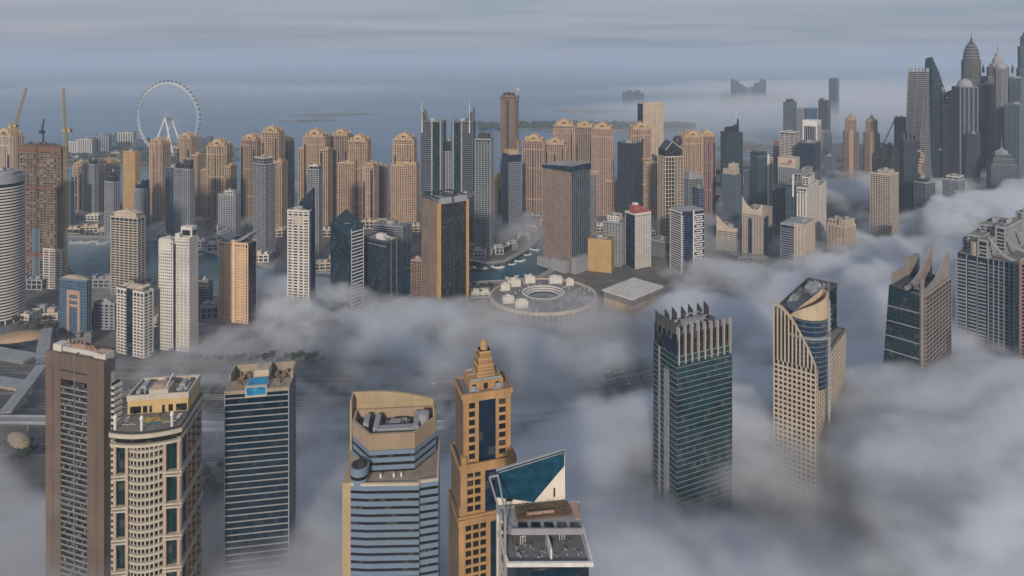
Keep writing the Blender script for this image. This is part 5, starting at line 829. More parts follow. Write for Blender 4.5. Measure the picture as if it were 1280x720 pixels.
wgrid(lowc, -w * .4, -w * .03, -dd / 2, 0, Hb, 3); wgrid(midc, -w * .36, -w * .11, -dd * .44, Hb, Hm, 2); wgrid(midc, w * .21, w * .43, -dd * .44, Hb, Hm, 2); wgrid(topc, -w * .32, -w * .19, -dd * .36, Hm, Ht, 1); wgrid(topc, w * .19, w * .33, -dd * .36, Hm, Ht, 1)
m = MB(); m.box(w * .03, w * .47, -dd / 2 - .3, -dd / 2, 0, Hb); m.box(-w * .055, w * .16, -dd * .44 - .3, -dd * .44, Hb, Hm - 3); m.box(-w * .145, w * .145, -dd * .36 - .5, -dd * .36, Hm, Ht - 3); m.build('navy_glazing', [G_NAVY], r_)
for z, x, y in ((Hb, w * .5, dd * .5), (Hm, w * .47, dd * .46), (Ht, w * .42, dd * .4)):
    m = MB(); m.ring(rect(-x, x * 1.0, -y, y), .5, z - .9, z + 1, inn=.5); m.build('gold_cornice', [WG], r_)
for z, x in ((Hb, .43), (Hm, .4)):
    b = MB(); [b.box(w * s_ - 1.2, w * s_ + 1.2, -dd * .47, -dd * .47 + 2.4, z, z + 4.2) for s_ in (-x, x)]; b.build('corner_turret', [WG], r_)
m = MB(); m.box(-w * .28, w * .3, -dd * .26, dd * .32, Ht, Ht + 4.5); tp = m.build('roof_block', [WG], r_); zt = Ht + 4.5
m = MB(); m.box(-w * .395, w * .395, -dd * .36, dd * .4, Ht + .1, Ht + .5); m.build('roof_deck', [W_ROOF], tp); m = MB(); [m.box(w * (-.2 + .2 * k) - .9, w * (-.2 + .2 * k) + .9, -dd * .26 - .15, -dd * .26, Ht + .8, Ht + 3.4) for k in range(3)]; m.build('roof_opening', [G_BLK], tp)
m = MB(); roofkit(m, -w * .33, -w * .1, -dd * .34, -dd * .27, Ht + .5, 7, 4, 2); roofkit(m, w * .1, w * .33, -dd * .34, -dd * .27, Ht + .5, 7, 5, 2); roofkit(m, -w * .26, w * .28, dd * .05, dd * .3, zt, 10, 5, 1.8); m.build('roof_plant', [W_LG], tp, 'stuff')
m = MB(); [m.box(-w * .26, w * .28, -dd * .24 + q, -dd * .24 + q + .3, zt, zt + 1) for q in (0, dd * .53)]; m.build('roof_rail', [W_LG], tp)
z = zt; hw = 4.1; cxp = w * .02
for k, (hw, h_) in enumerate(((4.3, 3.6), (3.8, 3.0), (3.2, 2.8), (2.6, 2.3))):
    m = MB(); m.lathe([(hw * 1.41, z), (hw * 1.33, z + h_)], 4, (0, 0)); m.lathe([(hw * 1.36, z + h_ - .4), (hw * 1.36, z + h_)], 4); o = m.build('spire_step', [WG], r_); o.rotation_euler = (0, 0, pi / 4); o.location = (cxp, dd * .02, 0); z += h_
m = MB(); m.lathe([(1.8, z), (1.6, z + 2.2), (2.0, z + 2.4), (1.0, z + 4), (.1, z + 4.8)], 8, (cxp, dd * .02)); m.build('finial', [WG], r_)
m = MB()
for k in range(8):
    for s_ in (-1, 1): zz = zt + .6 + k * 1.35; ww = 4.4 - k * .22; m.box(cxp - ww * .8, cxp + ww * .8, dd * .02 - ww, dd * .02 - ww + .3, zz, zz + .25)
m.build('spire_tile_course', [W_TAN2], r_, 'stuff')
# white and teal tower with the blue V screen
c, w, dd, rz = spot(617, 622, 736, 232, -7, D=30); r_ = empty('blue_screen_tower', 'white tower crowned by a teal V-cut glass screen over a planted roof terrace', 'office tower', (c[0], c[1], 0), rz)
WW = wall('ivory_render', (.66, .61, .53)); Hs = PZ(572, 232 + 26); Hlow = 144.0; Hmid = 146.3
ox = -w * .07
m = MB(); m.prism([(-w * .38, -dd * .42), (w * .5, -dd * .5), (w * .52, dd * .3), (-w * .4, dd * .3)], 0, Hlow, 0, 1); lb = m.build('lower_body', [G_SLATE, W_GREY], r_)
m = MB(); m.box(-w * .12, w * .33, -dd * .5 - .9, -dd * .3, 0, Hlow - .5); m.build('dark_glass_front', [G_BLK], r_)
b = MB(); b.box(-w * .13, w * .34, -dd * .5 - 1.2, -dd * .5 - .7, 0, .35); pieces(r_, 'floor_line', b, [M_WHITE], [Hlow - 4.8 - 5.2 * k for k in range(10)])
m = MB(); m.box(-w * .12, w * .33, -dd * .5 - 1.1, -dd * .5 - .8, Hlow - 4.3, Hlow - .7); m.build('teal_glass_band', [G_TEAL], r_)
m = MB(); P = [(-w * .38, -dd * .42), (w * .52, -dd * .56), (w * .56, dd * .1), (-w * .42, dd * .1)]; m.ring(P, .5, Hlow - .3, Hlow + 1.2, inn=.4); m.build('terrace_parapet', [M_WHITE], r_)
m = MB(); m.box(-w * .28, w * .42, -dd * .1, dd * .3, Hlow, Hmid + 3.5); m.build('terrace_back_wall', [W_DK], r_)
m = MB(); m.box(w * .09, w * .11, -dd * .42, -dd * .1, Hlow, Hlow + 4); m.build('terrace_divider', [M_WHITE], r_)
rr = random.Random(9); m = MB()
for k in range(34): x, y = rr.uniform(-w * .28, w * .44), rr.uniform(-dd * .4, -dd * .12); q = rr.uniform(.2, .8); m.box(x, x + q, y, y + q * rr.uniform(.5, 2), Hlow, Hlow + rr.uniform(.3, 1.2))
m.build('terrace_furniture', [W_STEEL], r_, 'stuff')
for x in (-.17, .28):
    m = MB(); y = -dd * .1 - .2; [m.box(*q) for q in ((w * x - 1, w * x - .8, y, y + .2, Hlow, Hlow + 3), (w * x - .1, w * x + .1, y, y + .2, Hlow, Hlow + 3), (w * x + .8, w * x + 1, y, y + .2, Hlow, Hlow + 3), (w * x - 1, w * x + 1, y, y + .2, Hlow + 2.8, Hlow + 3))]; m.build('terrace_door', [M_WHITE], r_)
Hd = Hmid + 4.5; m = MB(); P2 = [(-w * .3, -dd * .16), (w * .48, -dd * .28), (w * .58, dd * .22), (-w * .42, dd * .26)]; m.prism(P2, Hd - 1, Hd); m.ring(P2, .3, Hd - 1.6, Hd + .6, inn=.4); ca = m.build('upper_terrace', [W_LG], r_)
m = MB()
for k in range(5): x = -w * .22 + w * .145 * k; y = -dd * .13 - dd * .025 * k; m.prism([(x, y), (x + w * .1, y - .6), (x + w * .1, y + 1.7), (x, y + 2.2)], Hd, Hd + .5)
m.build('canopy_light', [G_BLK], ca)
m = MB(); m.box(-w * .22, w * .42, -dd * .02, dd * .24, Hd, Hd + .7); m.build('planting_bed', [wall('planting_soil', (.12, .085, .05), var=.35)], ca)
m = MB(); rr = random.Random(7)
for _ in range(420):
    x, y = rr.uniform(-w * .2, w * .4), rr.uniform(-dd * .01, dd * .22); s_ = rr.uniform(.15, .45); z = Hd + .7 + rr.uniform(0, .9) * (1 if rr.random() < .8 else 2.4); a = rr.random() * 6; m.add([(x, y, z), (x + s_ * cos(a), y + s_ * sin(a), z + s_ * rr.random()), (x - s_ * sin(a), y + s_ * cos(a), z + s_)], [(0, 1, 2)])
m.build('planting', [wall('dry_shrubs', (.11, .08, .035), var=.4)], ca, 'stuff')
m = MB(); m.box(-w * .1, w * .22, dd * .04, dd * .04 + .5, Hd + .7, Hd + 1.6); m.build('planter_wall', [W_ROSE], ca); m = MB(); m.box(w * .44, w * .52, -dd * .1, dd * .2, Hd, Hd + .5); m.build('paved_strip', [W_ROSE], ca)
ys = dd * .3; zl, zr_ = PZ(588, 232 + dd * .8), PZ(569, 232 + dd * .8); xl, xr = -w * .42, w * .38
m = MB(); zb = Hd + 1.5; vx = w * .02
m.loft([[(xl, y, 0), (xr + w * .06, y, 0), (xr + .6, y, zr_ - 2), (xl, y, zl - 2)] for y in (ys, ys + 2.5)]); bk = m.build('ivory_back_wall', [WW], r_)
dz = (zr_ - zl); Y = ys - .4; zv = zl - 13.0
m = MB(); m.loft([[(xl - .4, y, zl - 10.3), (vx, y, zl - 13.6), (xr + .3, y, zr_ - 6.4), (xr + .3, y, zr_), (xl - .4, y, zl)] for y in (Y, Y + .4)]); m.build('blue_glass_screen', [glass('petrol_glass', (.006, .050, .085), cell=(2.6, 2.6, 1.6), var=.5, light=.0)], r_)
m = MB(); m.beam((xl - .4, Y - .2, zl - .9), (xr + .3, Y - .2, zr_ - .9), .12, .14); m.beam((xl - .4, Y, zl + .25), (xr + .3, Y, zr_ + .25), .4, .25); m.build('screen_trim', [W_LG], r_)
m = MB(); [m.box(w * x - .9 * s_, w * x + .9 * s_, ys - .15, ys, Hd + 1.5, Hd + h_) for x, s_, h_ in ((-.27, 1.4, 6.2), (.04, .45, 4.6), (.27, .4, 5))]; m.build('back_wall_opening', [G_BLK], bk)
m = MB(); a = (-w * .52, -dd * .1); b_ = (-w * .42, -dd * .1)
for k in range(16):
    z0_ = Hmid + 6 - 9 * k; m.tube((-w * .44 - .0, -dd * .3, z0_), (-w * .40, -dd * .3, z0_ - 9), .45); m.tube((-w * .40, -dd * .3, z0_), (-w * .44, -dd * .3, z0_ - 4.5), .3)
[m.tube((x, -dd * .3, 0), (x, -dd * .3, Hmid + 14), .55) for x in (-w * .45, -w * .395)]; m.tube((-w * .45, -dd * .3, Hmid + 14), (-w * .52, dd * .2, Hmid + 18), .4); m.tube((-w * .52, dd * .2, Hmid + 18), (-w * .42, dd * .2, Hmid + 18.5), .4); m.tube((-w * .395, -dd * .3, Hmid + 14), (-w * .42, dd * .2, Hmid + 18.5), .4); m.build('white_brace_frame', [W_LG], r_)
m = MB(); n = 10; m.loft([[(w * (.02 + .17 * u_), y, Hlow - 28) for u_ in (-1, 1)] + [(w * (.02 + .17 * cos(pi * i / n)), y, Hlow - 15 + 8.6 * sin(pi * i / n)) for i in range(n + 1)] for y in (-dd * .5 - 4, -dd * .5 - 1)]); ar = m.build('pointed_arch', [WW], r_); m = MB(); m.lathe([(.1, 0), (.9, .4), (.1, .8)], 6); o = m.build('arch_eye', [G_BLK], ar); o.location = (w * .02, -dd * .5 - 4.1, Hlow - 9.5)
# green glass tower with vertical roof fins
c, w, dd, rz = spot(817, 846, 915, 430, -24); H = PZ(446, 430); r_ = empty('fin_crowned_tower', 'dark green glass tower crowned by a row of pale vertical roof fins, sinking into fog', 'office tower', (c[0], c[1], 0), rz)
m = MB(); m.prism(rect(-w / 2, w / 2, -dd / 2, dd / 2), 0, H, 0, 1); core = m.build('glass_body', [glass('sea_green_glass', (.005, .032, .040), var=.7, cell=(3, 3, 3.6)), W_ROOF], r_)
b = MB(); b.ring(rect(-w / 2, w / 2, -dd / 2, dd / 2), .25, 0, .35); pieces(r_, 'floor_line', b, [W_STEEL], [H - .4 - 3.6 * k for k in range(int(H / 3.6))])
m = MB(); skin(m, rect(-w / 2, w / 2, -dd / 2, dd / 2), 0, H, (3.6, 0, 0, 2.9, .14, .12), 0, None, False); m.build('mullion', [M_DARK], core, 'stuff')
m = MB(); m.box(-w / 2 - 1, -w / 2 + .2, -dd * .18, dd * .0, 0, H - 12); m.box(-w / 2 - .7, -w / 2, dd * .2, dd * .26, 0, H); m.build('side_fin', [W_STEEL], r_)
m = MB(); m.prism(rect(-w * .5, w * .46, -dd * .46, dd * .46), H, H + 13.5); m.build('louvre_box', [G_BLK], r_)
nf = 9; ff = MB(); ff.box(-.32, .32, -1.6, 1.2, -5.5, 19); me = ff.mesh('roof_fin', [wall('pale_fin', (.38, .365, .335))])
for k in range(nf): o = bpy.data.objects.new('roof_fin', me); fin(o, r_); o.location = (-w * .47 + w * .93 * k / (nf - 1), -dd * .5 + .6, H)
fb_ = MB(); fb_.box(-.3, .3, -2.5, 2.5, 10, 20.5); fb_.loft([[(-.3, -2.5, 20.5), (.3, -2.5, 20.5), (.3, 2.5, 20.5), (-.3, 2.5, 20.5)], [(-.3, 2, 23), (.3, 2, 23), (.3, 2.5, 23), (-.3, 2.5, 23)]]); me = fb_.mesh('rear_fin', [W_DK])
for k in range(7): o = bpy.data.objects.new('rear_fin', me); fin(o, r_); o.location = (-w * .48 + w * .15 * k, dd * .36 - (k % 2), H - 1)
for k in range(4): o = bpy.data.objects.new('rear_fin', me); fin(o, r_); o.location = (-w * .48, -dd * .35 + dd * .2 * k, H - 1); o.rotation_euler = (0, 0, pi / 2 * 0 + .5)
m = MB(); [m.box(-w * .5, w * .47, -dd * .5 + .2, -dd * .5 + .5, H + z, H + z + .3) for z in (3.5, 7, 10.5, 13.4)]; m.build('louvre_rail', [M_DARK], r_, 'stuff')
m = MB(); [m.beam((-w * .1 + k * w * .09, -dd * .1, H + 14), (-w * .04 + k * w * .07, dd * .28, H + 17.5), .2, .2) for k in range(5)]; m.beam((-w * .1, -dd * .1, H + 14), (w * .26, -dd * .1, H + 14), .2, .2); m.beam((-w * .04, dd * .28, H + 17.5), (w * .24, dd * .28, H + 17.5), .3, .3); roofkit(m, -w * .4, w * .4, -dd * .3, dd * .35, H + 13.5, 12, 4, 2); m.build('roof_frame', [W_LG], r_, 'stuff')
m = MB(); m.box(-w / 2 - .4, -w / 2 + 1, -dd * .5 - .3, dd * .05, H, H + 10.5); m.build('dark_glass_screen', [G_NAVY], r_)
# cream gridded tower with curved sail crest
c, w, dd, rz = spot(966, 1024, 1062, 452, 14); H = PZ(392, 470); r_ = empty('curved_crest_tower', 'cream gridded tower with round blue glass corner and curved pale gold crest in fog', 'office tower', (c[0], c[1], 0), rz)
WCm = wall('warm_cream_cladding', (.42, .36, .28))
m = MB(); m.prism(rect(-w / 2, w / 2 - 3, -dd / 2 + 3, dd / 2), 0, H - 34, 0, 1); m.prism([(-w / 2 + .02, -dd / 2 + 3.3), (-w * .22, -dd / 2 + 3.3), (w * .2, dd / 2 - .02), (-w / 2 + .02, dd / 2 - .02)], H - 34.02, H, 0, 1); core = m.build('tower_body', [G_BLK, W_ROOF], r_)
S = (3.5, 1.35, .5, 3.0, 1.05, .55); f = MB(); z1 = H - 6
skin(f, [(-w / 2 + w * .0, -dd / 2 + 3), (w / 2 - 3, -dd / 2 + 3)], 0, H - 34, S, 0, [0], False)
Lw = w - 3; nn = 11; P_, Q_ = (-w / 2, -dd / 2 + 3), (w / 2 - 3, -dd / 2 + 3)
def crest(t): return H - 34 + 40 * (1 - min(1, t) ** 1.8)
for j in range(nn + 1): t = j / nn; f.seg(P_, Q_, max(-.5, Lw * t - .5), min(Lw + .5, Lw * t + .5), .8, H - 34, crest(t * .95))
f.build('facade_grid', [WCm], core, 'stuff')
m = MB(); pr_ = [(Lw * i / 20, crest(i / 20 * .97)) for i in range(21)]
for (a_, za), (b2, zb_) in zip(pr_, pr_[1:]): m.loft([[(P_[0] + a_, P_[1] - .9, za - .9), (P_[0] + a_, P_[1] + 1.2, za - .9), (P_[0] + a_, P_[1] + 1.2, za + .9), (P_[0] + a_, P_[1] - .9, za + .9)], [(P_[0] + b2, P_[1] - .9, zb_ - .9), (P_[0] + b2, P_[1] + 1.2, zb_ - .9), (P_[0] + b2, P_[1] + 1.2, zb_ + .9), (P_[0] + b2, P_[1] - .9, zb_ + .9)]])
m.build('curved_rim', [WCm], r_)
f = MB(); skin(f, [(w / 2 - 3, -dd / 2 + 3), (w / 2 - 3, dd / 2)], 0, H - 34, (3.5, 1.2, .25, 5.0, 1.4, .3), 0, [0]); f.build('side_grid', [WCm], core, 'stuff')
cxq, cyq, R = w * .24, -dd * .03, min(w, dd) * .37; R = min(w, dd) * .44; cxq = w / 2 - 3 - R * .72; cyq = -dd / 2 + 3.4 + R
m = MB(); m.lathe([(R, H - 50), (R, H + 3), (.1, H + 3)], 28, (cxq, cyq)); drm = m.build('glass_drum', [G_NAVY], r_)
b = MB(); b.ring(circ(R, 28, (cxq, cyq)), .25, 0, .5); pieces(drm, 'drum_band', b, [W_BG], [H - 48 + 3.5 * k for k in range(14)])
m = MB(); n = 14; an = [radians(-120 + 170 * i / n) for i in range(n + 1)]
R3 = R + .5; lo = [(cxq + R3 * cos(a), cyq + R3 * sin(a), H - 1) for a in an]; hi = [(cxq + R3 * cos(a), cyq + R3 * sin(a), H + .5 + 15 * sin(pi / 2 * i / n) ** .8) for i, a in enumerate(an)]
R4 = R - .6; lo2 = [(cxq + R4 * cos(a), cyq + R4 * sin(a), H - 1) for a in an]; hi2 = [(cxq + R4 * cos(a), cyq + R4 * sin(a), h_[2]) for a, h_ in zip(an, hi)]
m.loft([lo, hi, hi2, lo2], 0, False); m.add([lo[0], hi[0], hi2[0], lo2[0], lo[-1], hi[-1], hi2[-1], lo2[-1]], [(0, 3, 2, 1), (4, 5, 6, 7)]); cr_ = m.build('curved_crest', [wall('pale_gold_panel', (.46, .37, .25), var=.12)], r_)
m = MB(); [m.tube((cxq + (R3 + .1) * cos(a), cyq + (R3 + .1) * sin(a), H - 1), (cxq + (R3 + .1) * cos(a), cyq + (R3 + .1) * sin(a), h_[2]), .1, 3) for a, h_ in list(zip(an, hi))[::2]]; m.build('crest_joint', [W_TAN2], cr_, 'stuff')
m = MB(); px_, py_ = cxq + (R + 2) * cos(radians(35)), cyq + (R + 2) * sin(radians(35)); m.lathe([(1.0, 0), (1, H + 6), (.9, H + 9)], 8, (px_, py_)); [m.lathe([(1.6, H - 26 + 3.5 * k), (1.6, H - 25 + 3.5 * k)], 8, (px_, py_)) for k in range(9)]; mast(m, px_, py_, H + 9, H + 26, .35); m.build('corner_mast', [W_LG], r_)
m = MB(); m.lathe([(R + 2.2, H - 14), (R + 2.2, H - 13)], 28, (cxq, cyq)); m.build('ring_walkway', [W_LG], drm)
f = MB(); skin(f, [(-w / 2, dd / 2), (-w / 2, -dd / 2 + 3)], 0, H, (3.5, .9, .4, 4, .4, .3), 0, [0]); f.build('blue_side_bands', [W_BG], core, 'stuff')
m = MB(); m.ring([(-w / 2 + .02, -dd / 2 + 3.3), (-w * .22, -dd / 2 + 3.3), (w * .2, dd / 2 - .02), (-w / 2 + .02, dd / 2 - .02)], .4, H - .5, H + 2.0, inn=.6); m.ring(rect(-w / 2, w / 2 - 3, -dd / 2 + 3, dd / 2), .5, H - 34.5, H - 33, inn=.6); m.build('parapet', [W_DK], r_)
m = MB(); roofkit(m, -w * .46, -w * .24, -dd * .3, dd * .0, H, 24, 7, 3.4); roofkit(m, -w * .46, w * .0, dd * .02, dd * .46, H, 44, 9, 3.6); m.build('roof_plant', [W_LG], r_, 'stuff')
# slanted glass tower with twin horns
c, w, dd, rz = spot(1108, 1158, 1189, 530, 16); H = PZ(362, 540); r_ = empty('horned_tower', 'slanting teal glass tower with twin curved horn blades on its roof, in the fog', 'office tower', (c[0], c[1], 0), rz)
WH = wall('warm_grey_blade', (.24, .205, .18)); e = 7
m = MB(); m.loft([[(-w / 2 - e, -dd / 2, 0), (w * .35, -dd / 2, 0), (w * .35, dd / 2, 0), (-w / 2 - e, dd / 2, 0)], [(-w / 2 + 2, -dd / 2, H), (w * .35, -dd / 2, H - 3), (w * .35, dd / 2, H - 3), (-w / 2 + 2, dd / 2, H)]]); core = m.build('slanted_glass_body', [G_TEAL], r_)
def xs_(z): return -w / 2 - e + (e + 2) * z / H
for k in range(9):
    z = H - 17 - 12.5 * k
    if z < 5: break
    m = MB(); m.beam((xs_(z) - .3, -dd / 2 - .3, z), (w * .36, -dd / 2 - .3, z), .35, .35); m.build('floor_line', [W_LG], r_)
m = MB()
for k in range(40):
    z = H - 4 - 3.6 * k
    if z > 3: m.beam((xs_(z), -dd / 2 - .1, z), (w * .35, -dd / 2 - .1, z), .1, .15)
[m.beam((-w / 2 + 2 + (w * .85 - 2) * j / 7, -dd / 2 - .1, H - 3), (-w / 2 - e + (w * .85 + e) * j / 7, -dd / 2 - .1, 0), .1, .1) for j in range(1, 7)]; m.build('mullion', [M_DARK], core, 'stuff')
m = MB(); m.box(w * .35, w * .5, -dd / 2 - 1, dd / 2, 0, H - 1); sb = m.build('stone_side', [G_BLK], r_)
f = MB(); skin(f, [(w * .35, -dd / 2 - 1), (w * .5, -dd / 2 - 1), (w * .5, dd / 2), (w * .35, dd / 2)], 0, H - 1, (3.6, .9, .35, 9, .7, .2), 0, [0, 1]); f.box(w * .38, w * .46, -dd / 2 - 2.2, -dd / 2 - .5, 0, H + 12); f.build('side_grid', [WH], sb, 'stuff')
for x in (-w * .02, w * .42):
    m = MB(); n = 12; L0 = dd * .95; pts = [(-dd * .5 + L0 * i / n, H + 1 + 21 * (i / n) ** 2.4) for i in range(n + 1)]
    m.loft([[(x + dx, y, H - 1) for y, _ in pts] + [(x + dx, y + (.0), z) for y, z in reversed(pts)] for dx in (0, 1.7)]); bl = m.build('horn_blade', [WH], r_)
    m = MB(); [m.beam((x - .4, a_[0], a_[1]), (x - .4, b2[0], b2[1]), .35, .35) for a_, b2 in zip(pts, pts[1:])]; m.build('blade_edge', [W_LG], bl, 'stuff')
m = MB(); m.box(-w / 2 + 1.5, -w / 2 + 5, dd * .1, dd / 2, H - 2, H + 14); m.box(-w / 2 + 1.5, -w / 2 + 3, -dd * .4, dd * .1, H - 2, H + 8); m.build('rear_horn', [WH], r_); m = MB(); n = 10; m.loft([[(-w / 2 + 3 + (w * .46) * i / n, y, H - 1) for i in range(n + 1)] + [(-w / 2 + 3 + (w * .46) * (n - i) / n, y, H + 2 + 8 * (2 * (n - i) / n - 1) ** 2) for i in range(n + 1)] for y in (dd * .3, dd * .34)]); m.build('saddle_wall', [WH], r_)
m = MB(); roofkit(m, -w * .3, w * .3, -dd * .4, dd * .4, H - 2, 14, 3, 3); m.build('roof_plant', [W_GREY], r_, 'stuff')
# right stepped tower with swooping roof
c, w, dd, rz = spot(1197, 1268, 1300, 620, 14); H = PZ(330, 620); r_ = empty('swoop_roof_tower', 'blue glass tower with terraced white top and swooping roof blades near the right edge', 'skyscraper', (c[0], c[1], 0), rz)
m = MB(); m.prism(rect(-w / 2, w / 2, -dd / 2, dd / 2), 0, H, 0, 1); core = m.build('tower_body', [G_NAVY, W_ROOF], r_)
f = MB(); P_, Q_ = (-w / 2, -dd / 2), (w / 2, -dd / 2)
for k in range(int(H / 3.5)):
    z = k * 3.5; [f.seg(P_, Q_, w * a_, w * b2, o_, z, z + 1.1) for a_, b2, o_ in ((-.03, .16, 1.6), (.2, .34, .8), (.38, .52, .8))]; f.seg(P_, Q_, w * .55, w, .4, z, z + .45)
[f.seg(P_, Q_, w * q, w * q + .6, .7, 0, H) for q in (.55, .64, .73, .82, .91, .985)]; [f.seg(P_, Q_, w * a_, w * b2, 1, 0, H) for a_, b2 in ((.16, .175), (.355, .365))]; skin(f, rect(-w / 2, w / 2, -dd / 2, dd / 2), 0, H, (3.5, .5, .4, 5, .6, .6), 0, [0 + 1, 3]); f.build('facade_grid', [W_LG], core, 'stuff')
for x0_, x1_, y0_, h_ in ((-.5, -.36, .0, 11), (-.36, -.12, -.1, 18), (-.12, .04, -.2, 17), (-.3, .0, .2, 25), (.04, .2, .1, 27)):
    block(r_, w * x0_, w * x1_, dd * y0_ - dd * .3, dd * .45, H, H + h_, (3.5, 1.3, .6, 5, 1.3, .7), W_LG, G_SM, 'terraced_top', roof=2, seed=int(h_))
m = MB(); m.lathe([(6, H), (6, H + 13), (.1, H + 13.5)], 16, (-w * .18, -dd * .42)); m.build('curved_bay', [W_TAN3], r_)
for k, (y, o_) in enumerate(((-dd * .5 - .5, 0), (-dd * .2, 5), (dd * .15, 9))):
    m = MB(); n = 14; pts = [(w * (.06 + .5 * i / n), H + 4 + o_ + 18 * (1 - i / n) ** 2.1) for i in range(n + 1)]
    m.loft([[(x, y_, z - 2.6) for x, z in pts] + [(x, y_, z) for x, z in reversed(pts)] for y_ in (y, y + 2.2)]); m.build('roof_blade', [W_LG], r_)
# sliver at right edge
T('dark_tower', 'navy tower sliver cut by the right edge with white balconies', 1271, 1278, 1292, 266, 700, -24, W_LG, G_NAVY, S_BALC)
T('apartment_tower', 'pale stepped tower behind the swooping blades, cut by the right edge', 1276, 1284, 1296, 330, 600, -24, W_ROSE, G_SM, S_BALC)

# ------------------------------------------------------------------ observation wheel
d = 2278; r_ = at('observation_wheel', 'giant white observation wheel with capsules standing on the island across the water', 'ferris wheel', 210, d, radians(-14)); hub = PZ(148, d); R = 126.0
m = MB(); n = 72
for y in (-3.2, 3.2):
    for rr_ in (R, R - 4.5): pts = [(rr_ * cos(2 * pi * i / n), y, hub + rr_ * sin(2 * pi * i / n)) for i in range(n + 1)]; [m.tube(pts[i], pts[i + 1], .85, 4) for i in range(n)]
for i in range(n): a = 2 * pi * i / n; m.tube((R * cos(a), -3.2, hub + R * sin(a)), ((R - 4.5) * cos(a + .04), 3.2, hub + (R - 4.5) * sin(a + .04)), .6, 3)
m.build('rim', [M_WHITE], r_)
m = MB(); m.loft([[(x * 2.8 * cos(a) - 0, y, 2.2 * sin(a)) for a in [2 * pi * i / 8 for i in range(8)]] for x, y in ((.4, -4.5), (1, -2.5), (1, 2.5), (.4, 4.5))]); me = m.mesh('capsule', [M_DARK])
for i in range(48): a = 2 * pi * i / 48; o = bpy.data.objects.new('capsule', me); fin(o, r_); o.location = ((R + 4) * cos(a), 0, hub + (R + 4) * sin(a))
m = MB(); [m.tube((3 * cos(a), (-1) ** i * 6, hub + 3 * sin(a)), ((R - 4.5) * cos(a), 0, hub + (R - 4.5) * sin(a)), .11, 3) for i, a in enumerate([2 * pi * k / 48 for k in range(48)])]; m.build('spoke_cables', [M_WHITE], r_, 'stuff')
m = MB(); m.lathe([(7, -14), (7, 14)], 12); hb = m.build('hub', [W_LG], r_); hb.rotation_euler = (pi / 2, 0, 0); hb.location = (0, 0, hub)
for sx_, sy_ in ((-40, -26), (40, -26), (-34, 30), (34, 30)):
    m = MB(); m.tube((sx_ * 1.1, sy_, 0), (sx_ * .03, sy_ * .5, hub), 3.4, 10, 0, 2.4); m.build('leg', [M_WHITE], r_)
# ------------------------------------------------------------------ round mall and its neighbour
d = 845; cx0 = PX(679, d); r_ = empty('shopping_mall', 'large round mall building with a sunken circular roof light, half veiled by fog', 'mall', (cx0, d, 0), radians(8)); Ha = 22.0
Ro = 68.0; m = MB(); n = 64; Po = circ(Ro, n, ry=Ro * .92)
m.loft([[(x, y, 0) for x, y in Po], [(x, y, Ha) for x, y in Po], [(x * .96, y * .96, Ha) for x, y in Po], [(x * .42, y * .42, Ha + 1.5) for x, y in Po], [(x * .42, y * .42, Ha + 4) for x, y in Po], [(x * .40, y * .40, Ha + 4) for x, y in Po], [(x * .36, y * .36, Ha - 4) for x, y in Po]], 0); drum = m.build('drum', [wall('mall_roof_grey', (.20, .19, .18), var=.3)], r_)
for k in range(3):
    m = MB(); q = .40 - .045 * k; m.ring([(x * q, y * q) for x, y in Po], .5, Ha + 3.4 - 2.2 * k, Ha + 4.4 - 2.2 * k, inn=1.6); m.build('roof_light_ring', [M_WHITE], r_)
m = MB(); m.prism([(x * .34, y * .34) for x, y in Po], Ha - 3, Ha - 2); m.build('roof_light', [G_SLATE], r_)
f = MB(); m = MB()
for i in range(n): a = 2 * pi * i / n; x, y = Ro * cos(a), Ro * .92 * sin(a); f.box(x - .7, x + .7, y - .7, y + .7, 2, Ha - 3)
f.build('wall_fin', [W_TAN3], r_, 'stuff'); m.ring(Po, 1.2, Ha - 2, Ha + 1.6, inn=2); m.ring(Po, .8, 8, 9.2); m.build('cornice', [W_OFF], r_)
for a, s_ in ((100, 7), (128, 9), (62, 9), (38, 5), (230, 8), (205, 7), (150, 6)):
    x, y = Ro * .78 * cos(radians(a)), Ro * .72 * sin(radians(a)); m = MB(); m.box(x - s_, x + s_, y - s_ * .5, y + s_ * .5, Ha, Ha + 9); roofkit(m, x - s_, x + s_, y - s_ * .5, y + s_ * .5, Ha + 9, 5, a, 1.6); m.build('roof_house', [W_WHITE], r_)
m = MB(); rr = random.Random(4)
for _ in range(70): a, q = rr.uniform(0, 2 * pi), rr.uniform(.5, .93); x, y = Ro * q * cos(a), Ro * .92 * q * sin(a); m.box(x, x + rr.uniform(1, 3), y, y + rr.uniform(1, 3), Ha - .5, Ha + rr.uniform(1.3, 3))
m.build('roof_plant', [M_PLANT], r_, 'stuff')
m = MB(); m.box(-105, -52, -38, -12, 0, 15); m.box(-98, -60, -12, 14, 0, 12); skin(m, rect(-105, -52, -38, -12), 0, 15, S_WIDE); m.build('side_wing', [W_SAND], r_)
c, w, dd, rz = spot(756, 790, 826, 808, 36); r_ = empty('cinema_block', 'square hall with flat pale roof and dark upper band beside the round mall', 'mall', (c[0], c[1], 0), rz); H = 30
m = MB(); m.prism(rect(-w / 2, w / 2, -dd / 2, dd / 2), 0, H); m.build('hall_body', [W_SAND], r_); m = MB(); m.prism(rect(-w / 2 - 1, w / 2 + 1, -dd / 2 - 1, dd / 2 + 1), H - 8, H, 0); m.build('dark_band', [W_GREY], r_); m = MB(); m.prism(rect(-w / 2 - 2.5, w / 2 + 2.5, -dd / 2 - 2.5, dd / 2 + 2.5), H, H + 1.6); m.build('flat_roof', [W_WHITE], r_)
